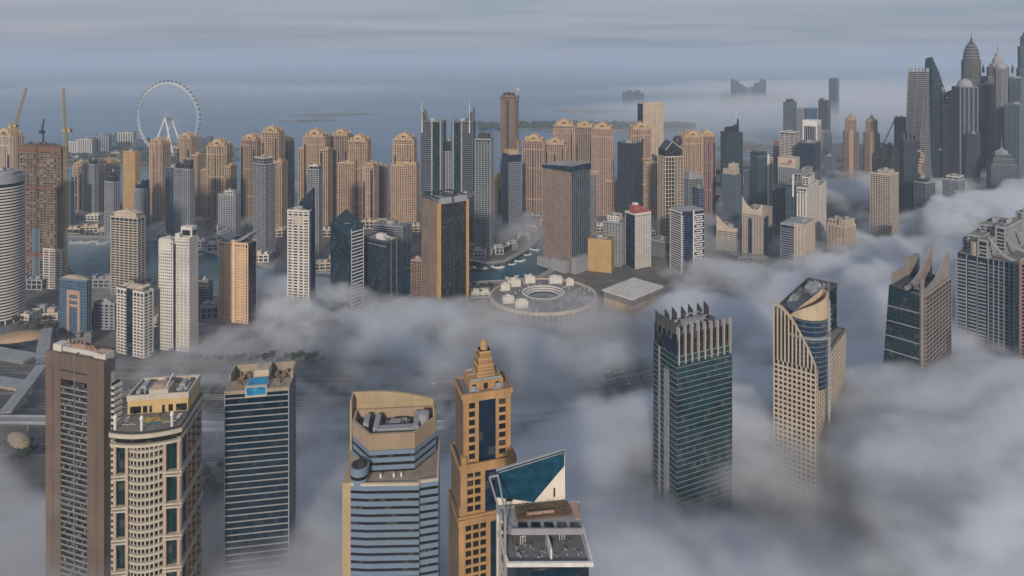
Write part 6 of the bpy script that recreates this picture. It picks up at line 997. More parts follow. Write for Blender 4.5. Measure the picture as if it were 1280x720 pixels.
m = MB(); skin(m, rect(-w / 2, w / 2, -dd / 2, dd / 2), 0, H - 8, (40, 0, 0, 4, 1.2, 1), 0, None, False); m.build('wall_fin', [W_TAN3], r_, 'stuff'); m = MB(); m.box(w / 2 - 3, w / 2 + 12, -dd / 2 + 6, dd * .3, 0, 15); m.build('annex', [W_TAN3], r_)
# ------------------------------------------------------------------ ground, water, shores
def ground_mat(name, ca, cb_, sc1, cc=None):
    m = bpy.data.materials.new(name); m.use_nodes = True; t = m.node_tree; b = t.nodes['Principled BSDF']; tc = t.nodes.new('ShaderNodeTexCoord')
    n1 = t.nodes.new('ShaderNodeTexNoise'); n1.inputs['Scale'].default_value = sc1; n1.inputs['Detail'].default_value = 8; t.links.new(tc.outputs['Object'], n1.inputs['Vector'])
    r = t.nodes.new('ShaderNodeValToRGB'); r.color_ramp.elements[0].position = .38; r.color_ramp.elements[0].color = (*ca, 1); r.color_ramp.elements[1].position = .62; r.color_ramp.elements[1].color = (*cb_, 1)
    t.links.new(n1.outputs[0], r.inputs[0]); v = t.nodes.new('ShaderNodeTexVoronoi'); v.inputs['Scale'].default_value = sc1 * 3; t.links.new(tc.outputs['Object'], v.inputs['Vector'])
    mm = t.nodes.new('ShaderNodeMix'); mm.data_type = 'RGBA'; mm.blend_type = 'MULTIPLY'; mm.inputs['Factor'].default_value = .35; t.links.new(r.outputs[0], mm.inputs[6]); bw = t.nodes.new('ShaderNodeRGBToBW'); t.links.new(v.outputs['Color'], bw.inputs[0]); t.links.new(bw.outputs[0], mm.inputs[7]); t.links.new(mm.outputs[2], b.inputs['Base Color']); b.inputs['Roughness'].default_value = .95
    return m
def water_mat(name, col, sc1, rough):
    m = bpy.data.materials.new(name); m.use_nodes = True; t = m.node_tree; b = t.nodes['Principled BSDF']; tc = t.nodes.new('ShaderNodeTexCoord')
    b.inputs['Base Color'].default_value = (*col, 1); b.inputs['Roughness'].default_value = rough; b.inputs['IOR'].default_value = 1.33
    n1 = t.nodes.new('ShaderNodeTexNoise'); n1.inputs['Scale'].default_value = sc1; n1.inputs['Detail'].default_value = 6; t.links.new(tc.outputs['Object'], n1.inputs['Vector'])
    bp = t.nodes.new('ShaderNodeBump'); bp.inputs['Strength'].default_value = .35; bp.inputs['Distance'].default_value = 1.5; t.links.new(n1.outputs[0], bp.inputs['Height']); t.links.new(bp.outputs[0], b.inputs['Normal'])
    n2 = t.nodes.new('ShaderNodeTexNoise'); n2.inputs['Scale'].default_value = sc1 * .05; n2.inputs['Detail'].default_value = 4; t.links.new(tc.outputs['Object'], n2.inputs['Vector'])
    h = t.nodes.new('ShaderNodeHueSaturation'); h.inputs['Color'].default_value = (*col, 1); r = t.nodes.new('ShaderNodeMapRange'); r.inputs[1].default_value = .3; r.inputs[2].default_value = .7; r.inputs[3].default_value = .75; r.inputs[4].default_value = 1.3; t.links.new(n2.outputs[0], r.inputs[0]); t.links.new(r.outputs[0], h.inputs['Value']); t.links.new(h.outputs[0], b.inputs['Base Color'])
    return m
SEA = water_mat('sea_water', (.03, .11, .18), .06, .25); CAN = water_mat('canal_water', (.016, .085, .125), .12, .15)
LAND = ground_mat('city_ground', (.085, .085, .08), (.17, .155, .135), .012); ISL = ground_mat('island_ground', (.10, .105, .09), (.24, .21, .17), .02)
def sheet(name, poly, z, mat, zb=None, kind='structure'):
    m = MB(); (m.prism(poly, zb, z) if zb is not None else m.add([(x, y, z) for x, y in poly], [tuple(range(len(poly)))])); return m.build(name, [mat], None, kind)
G = GP
sheet('sea', [(-32000, -2500), (32000, -2500), (32000, 36000), (-32000, 36000)], -2.5, SEA)
shore = [(-2600, -1500), (2600, -1500), (3300, 1800), G(1500, 205), G(1280, 196), G(1130, 186), G(1060, 178), G(985, 186), G(930, 205), G(905, 235), G(890, 262), G(800, 264), G(690, 262), G(560, 266), G(490, 268), G(370, 264), G(290, 260), G(200, 258), G(100, 252), G(-60, 250), (-2600, 1500)]
# the canal is cut out of the land: land is built as two sheets that meet the water along quays
up = [(-60, 293), (80, 296), (140, 297), (200, 301), (270, 318), (340, 336), (420, 343), (500, 338), (560, 330), (586, 326), (606, 330), (632, 327), (652, 316), (668, 303), (678, 290), (700, 286), (760, 292)]
lo = [(-60, 350), (60, 348), (120, 344), (185, 352), (250, 374), (330, 388), (420, 384), (500, 372), (560, 358), (600, 352), (640, 350), (672, 346), (690, 336), (700, 322), (720, 305), (760, 292)]
U = [G(*q) for q in up]; Lw_ = [G(*q) for q in lo]
north = U + [G(760, 292), G(2000, 292)] + shore[2:]; north = [p for i, p in enumerate(north) if i == 0 or p != north[i - 1]]
def tri_sheet(name, poly, z, zb, mat):
    bm = bmesh.new(); vs = [bm.verts.new((x, y, z)) for x, y in poly]; f = bm.faces.new(vs); bmesh.ops.triangulate(bm, faces=[f], ngon_method='BEAUTY')
    ed = [(i, (i + 1) % len(poly)) for i in range(len(poly))]; vb = [bm.verts.new((x, y, zb)) for x, y in poly]
    for i, j in ed: bm.faces.new((vs[i], vb[i], vb[j], vs[j]))
    bmesh.ops.recalc_face_normals(bm, faces=bm.faces); me = bpy.data.meshes.new(name); bm.to_mesh(me); bm.free(); me.materials.append(mat); o = bpy.data.objects.new(name, me); fin(o, None, 'structure'); return o
import bmesh
northp = U + [G(2000, 292), (3300, 1800)] + shore[3:-1] + [G(-900, 262), G(-900, 293)]
southp = Lw_ + [G(2000, 292), (3300, -1500), (-3300, -1500), G(-900, 350)]
tri_sheet('ground', northp, 0, -6, LAND); tri_sheet('ground', southp, 0, -6, LAND)
sheet('canal_water', [(-2400, 780), (700, 780), (700, 1300), (-2400, 1300)], -2.3, CAN)
# beach strip and quays
def ribbon(name, pts, hw, z, mat, h=None, parent=None, kind='structure'):
    m = MB(); n = len(pts); L_, R_ = [], []
    for i, p in enumerate(pts):
        a, b = pts[max(0, i - 1)], pts[min(n - 1, i + 1)]; dx, dy = b[0] - a[0], b[1] - a[1]; l = sqrt(dx * dx + dy * dy); L_.append((p[0] - dy / l * hw, p[1] + dx / l * hw)); R_.append((p[0] + dy / l * hw, p[1] - dx / l * hw))
    for i in range(n - 1):
        q = [R_[i], R_[i + 1], L_[i + 1], L_[i]]
        if h: m.prism(q, z - h, z)
        else: m.add([(x, y, z) for x, y in q], [(0, 1, 2, 3)])
    return m.build(name, [mat], parent, kind)
def smooth(pts, k=5):
    out = []
    for i in range(len(pts) - 1):
        p0, p1, p2, p3 = pts[max(0, i - 1)], pts[i], pts[i + 1], pts[min(len(pts) - 1, i + 2)]
        for j in range(k):
            t = j / k; out.append(tuple(.5 * ((2 * p1[c_]) + (-p0[c_] + p2[c_]) * t + (2 * p0[c_] - 5 * p1[c_] + 4 * p2[c_] - p3[c_]) * t * t + (-p0[c_] + 3 * p1[c_] - 3 * p2[c_] + p3[c_]) * t ** 3) for c_ in range(2)))
    return out + [pts[-1]]
PAVE = wall('promenade_paving', (.30, .28, .25)); ribbon('promenade', [(x, y + 6) for x, y in U], 6, .12, PAVE); ribbon('promenade', [(x, y - 6) for x, y in Lw_], 6, .12, PAVE)
ribbon('beach', [(x, y + 4) for x, y in [G(q, 264 - (q > 700) * 1) for q in range(-40, 900, 60)]], 22, -.3, wall('beach_sand', (.42, .35, .26)))
m = MB()
for P in (U, Lw_):
    for i in range(len(P) - 1): m.beam((*P[i], .55), (*P[i + 1], .55), .35, .5)
m.build('quay_wall', [W_LG], None, 'structure')
# ------------------------------------------------------------------ highway, slip roads, metro
LINE = plain('road_paint', (.62, .62, .58)); hw_ = smooth([(-900, 640), (-420, 640), (-200, 628), (0, 640), (160, 690), (330, 800), (560, 960), (900, 1130)], 8)
def offp(pts, o): 
    out = []
    for i, p in enumerate(pts): a, b = pts[max(0, i - 1)], pts[min(len(pts) - 1, i + 1)]; dx, dy = b[0] - a[0], b[1] - a[1]; l = sqrt(dx * dx + dy * dy); out.append((p[0] - dy / l * o, p[1] + dx / l * o))
    return out
ribbon('highway', offp(hw_, 17), 13, .06, M_ASPH); ribbon('highway', offp(hw_, -17), 13, .06, M_ASPH); ribbon('service_road', offp(hw_, 48), 7, .07, M_ASPH); ribbon('service_road', offp(hw_, -50), 8, .07, M_ASPH); ribbon('central_reserve', hw_, 1.6, .8, W_GREY, .8)
ribbon('service_road', offp(hw_, -92), 8, .07, M_ASPH); ribbon('service_road', offp(hw_, -140), 6, .07, M_ASPH); ribbon('service_road', offp(hw_, 78), 5, .07, M_ASPH)
m = MB()
for o_ in (4.5, 29.6, -4.5, -29.6, 41.6, 54.5, -42.6, -57.5, -84.6, -99.5): P = offp(hw_, o_); [m.add([(a[0], a[1] - .22, .09), (b[0], b[1] - .22, .09), (b[0], b[1] + .22, .09), (a[0], a[1] + .22, .09)], [(0, 1, 2, 3)]) for a, b in zip(P, P[1:])]
for o_ in (9.5, 14.5, 19.5, 24.5, -9.5, -14.5, -19.5, -24.5, 48, -50, -92):
    P = offp(hw_, o_)
    for a, b in zip(P, P[1:]):
        for q in (0, .5): x0_, y0_, x1_, y1_ = a[0] + (b[0] - a[0]) * q, a[1] + (b[1] - a[1]) * q, a[0] + (b[0] - a[0]) * (q + .22), a[1] + (b[1] - a[1]) * (q + .22); m.add([(x0_, y0_ - .15, .09), (x1_, y1_ - .15, .09), (x1_, y1_ + .15, .09), (x0_, y0_ + .15, .09)], [(0, 1, 2, 3)])
m.build('road_marking', [LINE], None, 'structure')
for pts in ([(-330, 520), (-230, 500), (-60, 505), (80, 540), (200, 620)], [(40, 800), (90, 770), (150, 775), (190, 800), (170, 830)], [(-130, 790), (-230, 900), (-232, 1010)], [(60, 700), (140, 735), (240, 800), (330, 860)]): ribbon('slip_road', smooth([tuple(p) for p in pts], 6), 4.5, .075, M_ASPH)
mt = offp(hw_, -68); vd = empty('metro_viaduct', 'pale concrete metro viaduct on columns running along the highway', 'viaduct', (0, 0, 0)); ribbon('deck', mt, 4.6, 11.5, W_LG, 1.8, vd, None)
m = MB(); [m.beam((*a, 12.2), (*b, 12.2), .25, .7) for o_ in (-72.6, -63.4) for a, b in zip(offp(hw_, o_), offp(hw_, o_)[1:])]; m.build('parapet', [W_LG], vd, None)
m = MB(); [m.lathe([(1.3, 0), (1.3, 8.5), (2.6, 9.8)], 8, p) for p in mt[::1]]; m.build('columns', [W_GREY], vd, 'stuff')
def shell(label, x, y, rz, Ls, Ws, Hs):
    r_ = empty('metro_station', label, 'metro station', (x, y, 6), rz); m = MB(); n = 12; Rg = []
    for i in range(17):
        t = -1 + 2 * i / 16; s_ = max(.03, (1 - t * t) ** .55); Rg.append([(t * Ls, Ws * s_ * cos(pi * j / n), 2 + Hs * s_ * sin(pi * j / n)) for j in range(n + 1)])
    m.loft(Rg); sh = m.build('shell_roof', [wall('bronze_shell', (.33, .22, .12), rough=.45)], r_)
    m = MB(); [m.tube(Rg[i][j], Rg[i][j + 1], .35, 3) for i in range(2, 15, 2) for j in range(n)]; m.build('shell_rib', [W_OFF], sh, 'stuff'); m = MB(); m.box(-Ls * .8, Ls * .8, -Ws * .7, Ws * .7, -6, 3); m.build('station_base', [G_SLATE], r_)
a_ = GP(25, 432); shell('bronze oval shell roof of a station near the round banded tower', a_[0], a_[1], radians(18), 30, 12, 8)
shell('bronze shell roof at the lower left edge beside the brown slab tower', PX(40, 560), 545, radians(-35), 17, 6, 5)
# footbridge and station halls
def hall(label, x0, y0, x1, y1, hw, z, h, mat, name='footbridge', cat='footbridge'):
    A, B = G(x0, y0), G(x1, y1); r_ = empty(name, label, cat, (0, 0, 0)); m = MB(); m.beam((*A, z), (*B, z), hw, h); bd = m.build('enclosed_deck', [mat], r_); m = MB(); m.beam((*A, z + h + .3), (*B, z + h + .3), hw + .8, .3); m.build('roof_panel', [W_LG], bd)
    m = MB(); n = 22
    for k in range(n): q = (k + .5) / n; x, y = A[0] + (B[0] - A[0]) * q, A[1] + (B[1] - A[1]) * q; m.beam((x - .01, y - hw - .15, z), (x + .3, y - hw - .15, z), .1, h * .8) if False else m.box(x - .25, x + .25, y - .25, y + .25, z + h, z + h + .9)
    m.build('roof_vent', [W_GREY], bd, 'stuff'); m = MB()
    for k in range(5): q = (k + .5) / 5; x, y = A[0] + (B[0] - A[0]) * q, A[1] + (B[1] - A[1]) * q; m.lathe([(1, 0), (1, z - h)], 8, (x, y))
    m.build('support', [W_GREY], r_, 'stuff')
hall('long pale covered footbridge crossing the roads diagonally beside the brown slab tower', 52, 470, 6, 532, 4.2, 9, 2.2, W_LG); hall('covered grey walkway block left of the brown slab tower, above the road', 58, 425, 52, 462, 5, 10, 3, W_BG)
hall('broad dark flat roof of the tram depot at the left edge', -30, 445, 40, 458, 9, 7, 1.6, W_GREY, 'station_hall', 'station'); hall('second lower flat roof strip at the left edge below the depot roof', -30, 482, 30, 492, 7, 7, 1.4, W_SAND, 'station_hall', 'station')
# ------------------------------------------------------------------ podium villas and low blocks along the water
rr = random.Random(21); k = 0
LM = [('round banded tower', 3, 800), ('unfinished brown tower', 52, 930), ('cream-topped canal tower', 160, 900), ('low arched-roof white tower', 168, 715), ('blue round-topped building', 95, 770), ('white double tower', 223, 728), ('orange swept-roof tower', 297, 808), ('blue-sail white tower', 376, 800), ('diamond-roofed tower', 434, 830), ('dark navy machine-roofed block', 478, 845), ('black and gold tower', 556, 850), ('spired pair', 560, 1170), ('slim striped tower', 605, 1090), ('slim balcony tower', 640, 1220), ('wide brown slab', 708, 1000), ('plain sand block', 751, 1000), ('red-topped tower', 798, 1020), ('brick-patterned block', 859, 995), ('round mall', 679, 905), ('lone tan tower', 505, 1320), ('group of three tan towers', 338, 1300), ('broad tan tower', 393, 1300), ('ochre tower', 164, 1370), ('navy and striped pair', 225, 1170), ('grey tight-striped tower', 331, 1080), ('crest-roofed cream tower', 946, 1060)]
seen_l = {}
def pod_label(px, d, mat, w, hm):
    best = min(LM, key=lambda q: (q[1] - px) ** 2 + ((q[2] - d) * .35) ** 2); side = ('in front of' if abs(best[1] - px) < 9 else 'just left of' if px < best[1] else 'just right of') if d < best[2] + 5 else ('behind' if abs(best[1] - px) < 9 else 'behind and left of' if px < best[1] else 'behind and right of')
    tone = {'white_render': 'white', 'pale_grey_panels': 'pale grey', 'cream_render': 'cream', 'grey_concrete': 'dull grey'}[mat.name]; l = '%s%s podium block %s the %s' % ('long ' if w > 34 else 'small ' if w < 22 else 'low ', tone, side, best[0]); k = seen_l.get(l, 0); seen_l[l] = k + 1
    return l if not k else l + (', farther out', ', the farthest')[min(k - 1, 1)]
def podium(px, py, wpx, hm, dm, rz, mat, seed):
    d = DG(py); w = wpx / F * d; r_ = empty('podium_block', pod_label(px, d, mat, w, hm), 'low building', (PX(px, d), d + dm / 2, 0), rz, 'low podium blocks around the marina')
    m = MB(); m.prism(rect(-w / 2, w / 2, -dm / 2, dm / 2), 0, hm, 0, 1); b_ = m.build('block_body', [G_SM, W_ROOF], r_); q = random.Random(seed); f = MB(); skin(f, rect(-w / 2, w / 2, -dm / 2, dm / 2), 0, hm, (hm / 2, 1.4, .8, w / max(3, round(w / 8)), 1.6, 1.0)); x = -w / 2 + 2
    while x < w / 2 - 6: ww = q.uniform(4, 9); f.box(x, x + ww, -dm * .3, dm * .3 * q.random(), hm, hm + q.uniform(1.5, 5)); x += ww + q.uniform(1, 4)
    f.build('terrace_frame', [mat], b_, 'stuff')
for px, py, w, h, dm in [(92, 292, 18, 9, 14), (112, 291, 20, 11, 16), (133, 293, 20, 9, 14), (155, 294, 16, 10, 12), (186, 297, 22, 9, 16), (205, 300, 18, 11, 16), (232, 304, 22, 8, 16), (252, 310, 22, 12, 18), (268, 314, 18, 12, 18), (300, 322, 22, 11, 16), (323, 328, 24, 12, 18), (402, 338, 20, 11, 18), (425, 330, 26, 13, 20), (470, 330, 26, 9, 20), (502, 326, 20, 12, 18), (545, 318, 30, 12, 18), (588, 317, 12, 14, 14), (600, 322, 14, 12, 14), (622, 318, 14, 12, 14), (640, 312, 14, 11, 14), (655, 300, 14, 10, 14), (665, 290, 12, 10, 14), (690, 282, 30, 10, 18), (655, 278, 44, 14, 20), (560, 284, 26, 16, 20), (470, 286, 36, 14, 22), (520, 290, 28, 12, 20), (345, 296, 24, 12, 22), (285, 292, 36, 12, 24), (240, 282, 34, 10, 24), (110, 276, 30, 11, 22), (180, 276, 30, 10, 22), (400, 296, 40, 12, 22), (745, 290, 40, 12, 24), (800, 296, 40, 12, 24), (860, 290, 30, 10, 24), (925, 300, 40, 10, 20)]:
    podium(px, py, w, h, dm, radians(rr.uniform(-9, 9)), rr.choice((W_WHITE, W_LG, W_OFF, W_OFF)), int(px))
for px, py, w, h, dm in [(35, 362, 40, 14, 20), (48, 392, 22, 6, 14), (62, 400, 16, 8, 18), (30, 400, 16, 7, 16), (125, 408, 26, 18, 22), (160, 340, 20, 6, 10), (215, 372, 22, 12, 16), (228, 350, 14, 5, 12), (130, 360, 40, 12, 22), (260, 400, 20, 16, 20), (300, 398, 26, 8, 16), (420, 400, 30, 10, 20), (470, 398, 40, 9, 20), (505, 388, 20, 10, 14), (570, 378, 24, 9, 14), (600, 372, 22, 7, 14), (612, 392, 24, 12, 16), (190, 408, 20, 8, 14), (240, 420, 20, 8, 14), (100, 432, 20, 8, 16), (860, 330, 40, 10, 20), (940, 330, 40, 10, 20), (1010, 330, 30, 10, 20), (700, 398, 40, 8, 20)]:
    podium(px, py, w, h, dm, radians(rr.uniform(-12, 12)), rr.choice((W_WHITE, W_LG, W_OFF, W_GREY)), int(px))
# crescent podium round the striped tower, with white frames
d = 1080; r_ = empty('crescent_podium', 'curved white-framed podium following the quay below the striped slim tower', 'low building', (0, 0, 0)); pts = smooth([G(*q) for q in ((588, 312), (606, 317), (628, 314), (645, 305), (658, 294))], 5)
ribbon('podium_body', pts, 9, 9, G_SM, 9, r_, None); m = MB()
for i, (a, b) in enumerate(zip(pts, pts[1:])): 
    m.beam((a[0], a[1] - 9.6, 9.4), (b[0], b[1] - 9.6, 9.4), .6, .5); m.box(a[0] - .7, a[0] + .7, a[1] - 10, a[1] - 8.8, 0, 15 if i % 4 == 0 else 9.4); m.beam((a[0], a[1] - 9.6, 5), (b[0], b[1] - 9.6, 5), .5, .3)
    if i % 4 < 2: m.beam((a[0], a[1] - 9.6, 14.6), (b[0], b[1] - 9.6, 14.6), .6, .5)
m.build('white_frame', [M_WHITE], r_)
# road bridge over the canal
br = empty('road_bridge', 'straight road bridge over the canal left of the sail-topped tower', 'bridge', (0, 0, 0)); A, B = G(352, 330), G(334, 402); m = MB(); m.beam((*A, 3), (*B, 3), 9, .7); m.build('deck', [M_ASPH], br)
for s_ in (-1, 1): m = MB(); m.beam((A[0] + s_ * 9, A[1], 4.2), (B[0] + s_ * 9, B[1], 4.2), .3, .6); m.build('railing', [W_LG], br)
m = MB(); [m.beam((A[0] + (B[0] - A[0]) * q, A[1] + (B[1] - A[1]) * q, 3.75), (A[0] + (B[0] - A[0]) * (q + .03), A[1] + (B[1] - A[1]) * (q + .03), 3.75), .2, .02) for q in [i / 14 for i in range(14)]]; m.build('lane_marking', [LINE], br, 'stuff'); m = MB(); [m.lathe([(2, -6), (2, 2.4)], 8, (A[0] + (B[0] - A[0]) * q, A[1] + (B[1] - A[1]) * q)) for q in (.25, .5, .75)]; m.build('pier', [W_GREY], br)
# ------------------------------------------------------------------ islands and far shore
def island(pts, z=1.2, name='island'): return tri_sheet(name, pts, z, -5, ISL)
island([G(*q) for q in ((40, 207), (110, 212), (180, 211), (250, 208), (300, 199), (290, 190), (255, 183), (180, 180), (80, 181), (40, 190))])
def lowrise(label, x0, x1, yt, yb, n, mat, st=S_RIB, grp='apartment slabs on the island by the wheel'):
    d = DG(yb); w = (x1 - x0) / F * d; H = PZ(yt, d); r_ = empty('island_block', label, 'apartment block', (PX((x0 + x1) / 2, d), d + 14, 0), radians(rnd.uniform(-4, 12)), grp)
    block(r_, -w / 2, w / 2, -11, 11, 0, H, (3.4, .5, .3, w / n, 3.2, 1.4), mat, G_SLATE, 'block_body', roof=3); m = MB(); m.box(-w / 2 - 1, w / 2 + 1, -12, 12, H, H + 1.6); m.build('flat_roof', [W_DK], r_)
lowrise('leftmost white slab block on the island left of the wheel', 86, 97, 177, 192, 5, W_WHITE); lowrise('second white slab block on the wheel island, joined roof', 97, 113, 174, 192, 6, W_WHITE); lowrise('third slab block on the wheel island, nearest and widest', 115, 133, 170, 190, 7, W_LG); lowrise('grey glass block behind the widest slab on the wheel island', 132, 146, 168, 184, 5, W_BG); lowrise('tallest right white slab block on the wheel island', 147, 165, 166, 184, 6, W_WHITE); lowrise('low bluish hotel block right of the wheel legs', 247, 262, 172, 186, 5, W_BG); lowrise('low bluish hotel block just right of the wheel on the island tip', 263, 273, 177, 188, 4, W_BG)
lowrise('dark low block on the island between slabs and wheel', 166, 182, 174, 186, 6, W_BG)
rr = random.Random(33)
for k in range(26):
    x, y = rr.uniform(70, 285), rr.uniform(186, 206); lowrise('small low white building scattered on the wheel island', x, x + rr.uniform(4, 10), y - rr.uniform(1.5, 3.5), y, 3, rr.choice((W_WHITE, W_OFF, W_LG)), grp='small buildings on the wheel island')
for pts in ([(590, 157), (640, 153), (700, 153), (770, 155), (830, 158), (870, 161), (860, 165), (760, 163), (640, 161)], [(905, 176), (950, 180), (975, 186), (930, 190), (895, 186)], [(870, 196), (930, 200), (960, 207), (900, 213), (880, 206)], [(120, 184), (190, 178), (260, 180), (300, 186), (270, 190)],
            [(360, 144), (420, 142.4), (470, 142), (410, 144.6)], [(350, 151), (400, 149.6), (420, 149.8), (380, 151.6)], [(690, 139), (760, 137.6), (820, 139.5), (740, 140.5)], [(890, 118), (960, 115), (1010, 118), (940, 122)], [(950, 129), (1000, 126), (1060, 128), (1000, 132)], [(1050, 121), (1120, 119), (1160, 123), (1090, 126)]):
    island([G(*q) for q in pts], 2.5)
fol = wall('distant_foliage', (.035, .05, .03), var=.35); m = MB()
for _ in range(900):
    x, y = rr.choice(((rr.uniform(600, 865), rr.uniform(155, 161)), (rr.uniform(60, 290), rr.uniform(183, 205)), (rr.uniform(900, 1000), rr.uniform(117, 131)))); p = G(x, y); s_ = rr.uniform(4, 16) * (1 if y > 170 else 1.6); h_ = rr.uniform(4, 10) * (1 if y > 170 else 2.2); m.lathe([(s_ * .7, 1), (s_, h_ * .5), (s_ * .55, h_ * .85), (.2, h_)], 6, p)
m.build('distant_groves', [fol], None, 'stuff')
# palace hotel on the far reef
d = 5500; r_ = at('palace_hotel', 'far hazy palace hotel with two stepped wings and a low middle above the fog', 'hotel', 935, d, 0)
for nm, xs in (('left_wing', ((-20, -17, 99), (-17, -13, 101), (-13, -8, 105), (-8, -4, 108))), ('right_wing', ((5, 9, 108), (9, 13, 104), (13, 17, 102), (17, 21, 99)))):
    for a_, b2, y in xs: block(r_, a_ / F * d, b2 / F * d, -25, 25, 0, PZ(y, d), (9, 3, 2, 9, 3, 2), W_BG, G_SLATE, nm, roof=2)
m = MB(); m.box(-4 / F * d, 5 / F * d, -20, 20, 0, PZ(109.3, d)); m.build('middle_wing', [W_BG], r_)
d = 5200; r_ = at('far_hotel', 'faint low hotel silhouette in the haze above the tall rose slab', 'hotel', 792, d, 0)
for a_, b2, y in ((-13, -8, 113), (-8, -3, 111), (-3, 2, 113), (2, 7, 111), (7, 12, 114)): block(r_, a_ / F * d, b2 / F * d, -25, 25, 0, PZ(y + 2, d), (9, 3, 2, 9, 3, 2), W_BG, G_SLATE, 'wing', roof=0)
# roads and pale sand plots on the reclaimed land at right
for pts in ([(880, 222), (960, 214), (1060, 216), (1180, 224)], [(900, 196), (980, 190), (1070, 196), (1180, 200)], [(1010, 260), (1080, 240), (1160, 232)], [(870, 246), (960, 238), (1080, 250), (1160, 270)], [(1000, 280), (1060, 300), (1100, 330)]): ribbon('coast_road', smooth([G(*q) for q in pts], 6), 7, .09, wall('pale_road', (.22, .22, .22)))
for pts in ([(905, 226), (960, 220), (1000, 228), (940, 236)], [(1020, 204), (1060, 202), (1070, 208), (1030, 210)], [(880, 256), (930, 250), (950, 262), (900, 268)]): sheet('sand_plot', [G(*q) for q in pts], .05, wall('sand_plot', (.34, .30, .24)))
for pts in ([(900, 204), (1000, 200), (1010, 207), (910, 211)], [(930, 240), (1010, 236), (1020, 243), (940, 248)]): sheet('lagoon', [G(*q) for q in pts], .11, SEA)
# ------------------------------------------------------------------ boats, cars, trees
bt = MB(); Lb = 15; bt.loft([[(-Lb * .5, -2, 0), (Lb * .25, -2, 0), (Lb * .5, 0, .2), (Lb * .25, 2, 0), (-Lb * .5, 2, 0)], [(-Lb * .52, -2.4, 2), (Lb * .28, -2.4, 2), (Lb * .6, 0, 2.4), (Lb * .28, 2.4, 2), (-Lb * .52, 2.4, 2)]]); hull = bt.mesh('hull', [M_WHITE]); bc = MB(); bc.loft([[(-Lb * .3, -1.7, 2), (Lb * .2, -1.7, 2), (Lb * .2, 1.7, 2), (-Lb * .3, 1.7, 2)], [(-Lb * .26, -1.4, 4), (Lb * .06, -1.4, 4), (Lb * .06, 1.4, 4), (-Lb * .26, 1.4, 4)]]); cab = bc.mesh('cabin', [G_SLATE])
boats = [(95, 302), (101, 301), (109, 302), (118, 301), (84, 336), (88, 338), (128, 303), (186, 306), (246, 318), (262, 368), (271, 372), (590, 333), (600, 335), (612, 334), (622, 333), (640, 329), (650, 325), (660, 317), (668, 311), (576, 337), (640, 346), (660, 342), (350, 345), (575, 331), (240, 362), (132, 342), (140, 344)]
for i, (px, py) in enumerate(boats):
    p = G(px, py); o = empty('motor_yacht', 'small white motor yacht moored along the marina quay', 'boat', (p[0], p[1], -2.3), radians(rr.uniform(-30, 30)), 'yachts moored along the quays'); s_ = rr.uniform(.7, 1.5); o.scale = (s_, s_, s_)
    for nm, me in (('hull', hull), ('cabin', cab)): fin(bpy.data.objects.new(nm, me), o)
cols = [plain('car_white', (.7, .7, .7), .3), plain('car_silver', (.3, .31, .32), .3), plain('car_dark', (.03, .03, .035), .3), plain('car_red', (.3, .03, .02), .3)]
cm = []
for c_ in cols:
    b1 = MB(); b1.loft([[(-2.3, -.95, .35), (2.3, -.95, .35), (2.3, .95, .35), (-2.3, .95, .35)], [(-2.3, -.95, .8), (2.3, -.95, .7), (2.3, .95, .7), (-2.3, .95, .8)], [(-2.1, -.85, 1.0), (2.1, -.85, .9), (2.1, .85, .9), (-2.1, .85, 1.0)]])
    b2_ = MB(); b2_.loft([[(-1.8, -.82, .98), (1.0, -.82, .93), (1.0, .82, .93), (-1.8, .82, .98)], [(-1.3, -.65, 1.48), (.3, -.65, 1.48), (.3, .65, 1.48), (-1.3, .65, 1.48)]], 0); b3 = MB()
    for x in (-1.45, 1.45):
        for y in (-.85, .85): b3.box(x - .32, x + .32, y - .12, y + .12, 0, .64)
    cm.append((b1.mesh('body', [c_]), b2_.mesh('cabin', [G_BLK]), b3.mesh('wheels', [M_DARK])))
spots = []
for _ in range(110): i = rr.randrange(2, len(hw_) - 14); o_ = rr.choice((7, 12, 17, 22, 27, -7, -12, -17, -22, -27, 46, -48)); P = offp(hw_, o_); q = rr.random(); spots.append((P[i][0] + (P[i + 1][0] - P[i][0]) * q, P[i][1] + (P[i + 1][1] - P[i][1]) * q, atan2(P[i + 1][1] - P[i][1], P[i + 1][0] - P[i][0]), .09))
for _ in range(40): p = G(rr.uniform(22, 72), rr.choice((404, 409, 414, 420))); spots.append((p[0], p[1], pi / 2, .02))
for x, y, a, z in spots:
    o = empty('parked_car' if z < .05 else 'car', 'parked car in the lot behind the brown slab tower' if z < .05 else 'small car driving on the foggy highway', 'car', (x, y, z), a, 'cars in the parking lot' if z < .05 else 'cars on the highway'); k = rr.choice((0, 0, 1, 2, 3)) if z > .05 else rr.choice((0, 1, 2))
    for nm, me in zip(('body', 'cabin', 'wheels'), cm[k]): fin(bpy.data.objects.new(nm, me), o)
lp_ = MB(); lp_.tube((0, 0, 0), (0, 0, 11), .14, 6, 0, .09); poles = lp_.mesh('pole', [W_LG]); lp_ = MB(); lp_.tube((0, 0, 10.8), (0, -2.6, 11.4), .07, 4); lp_.tube((0, 0, 10.8), (0, 2.6, 11.4), .07, 4); arms = lp_.mesh('arm', [W_LG]); lp_ = MB(); [lp_.box(-.2, .2, y - .45, y + .45, 11.3, 11.5) for y in (-2.8, 2.8)]; heads = lp_.mesh('lamp_head', [W_GREY])
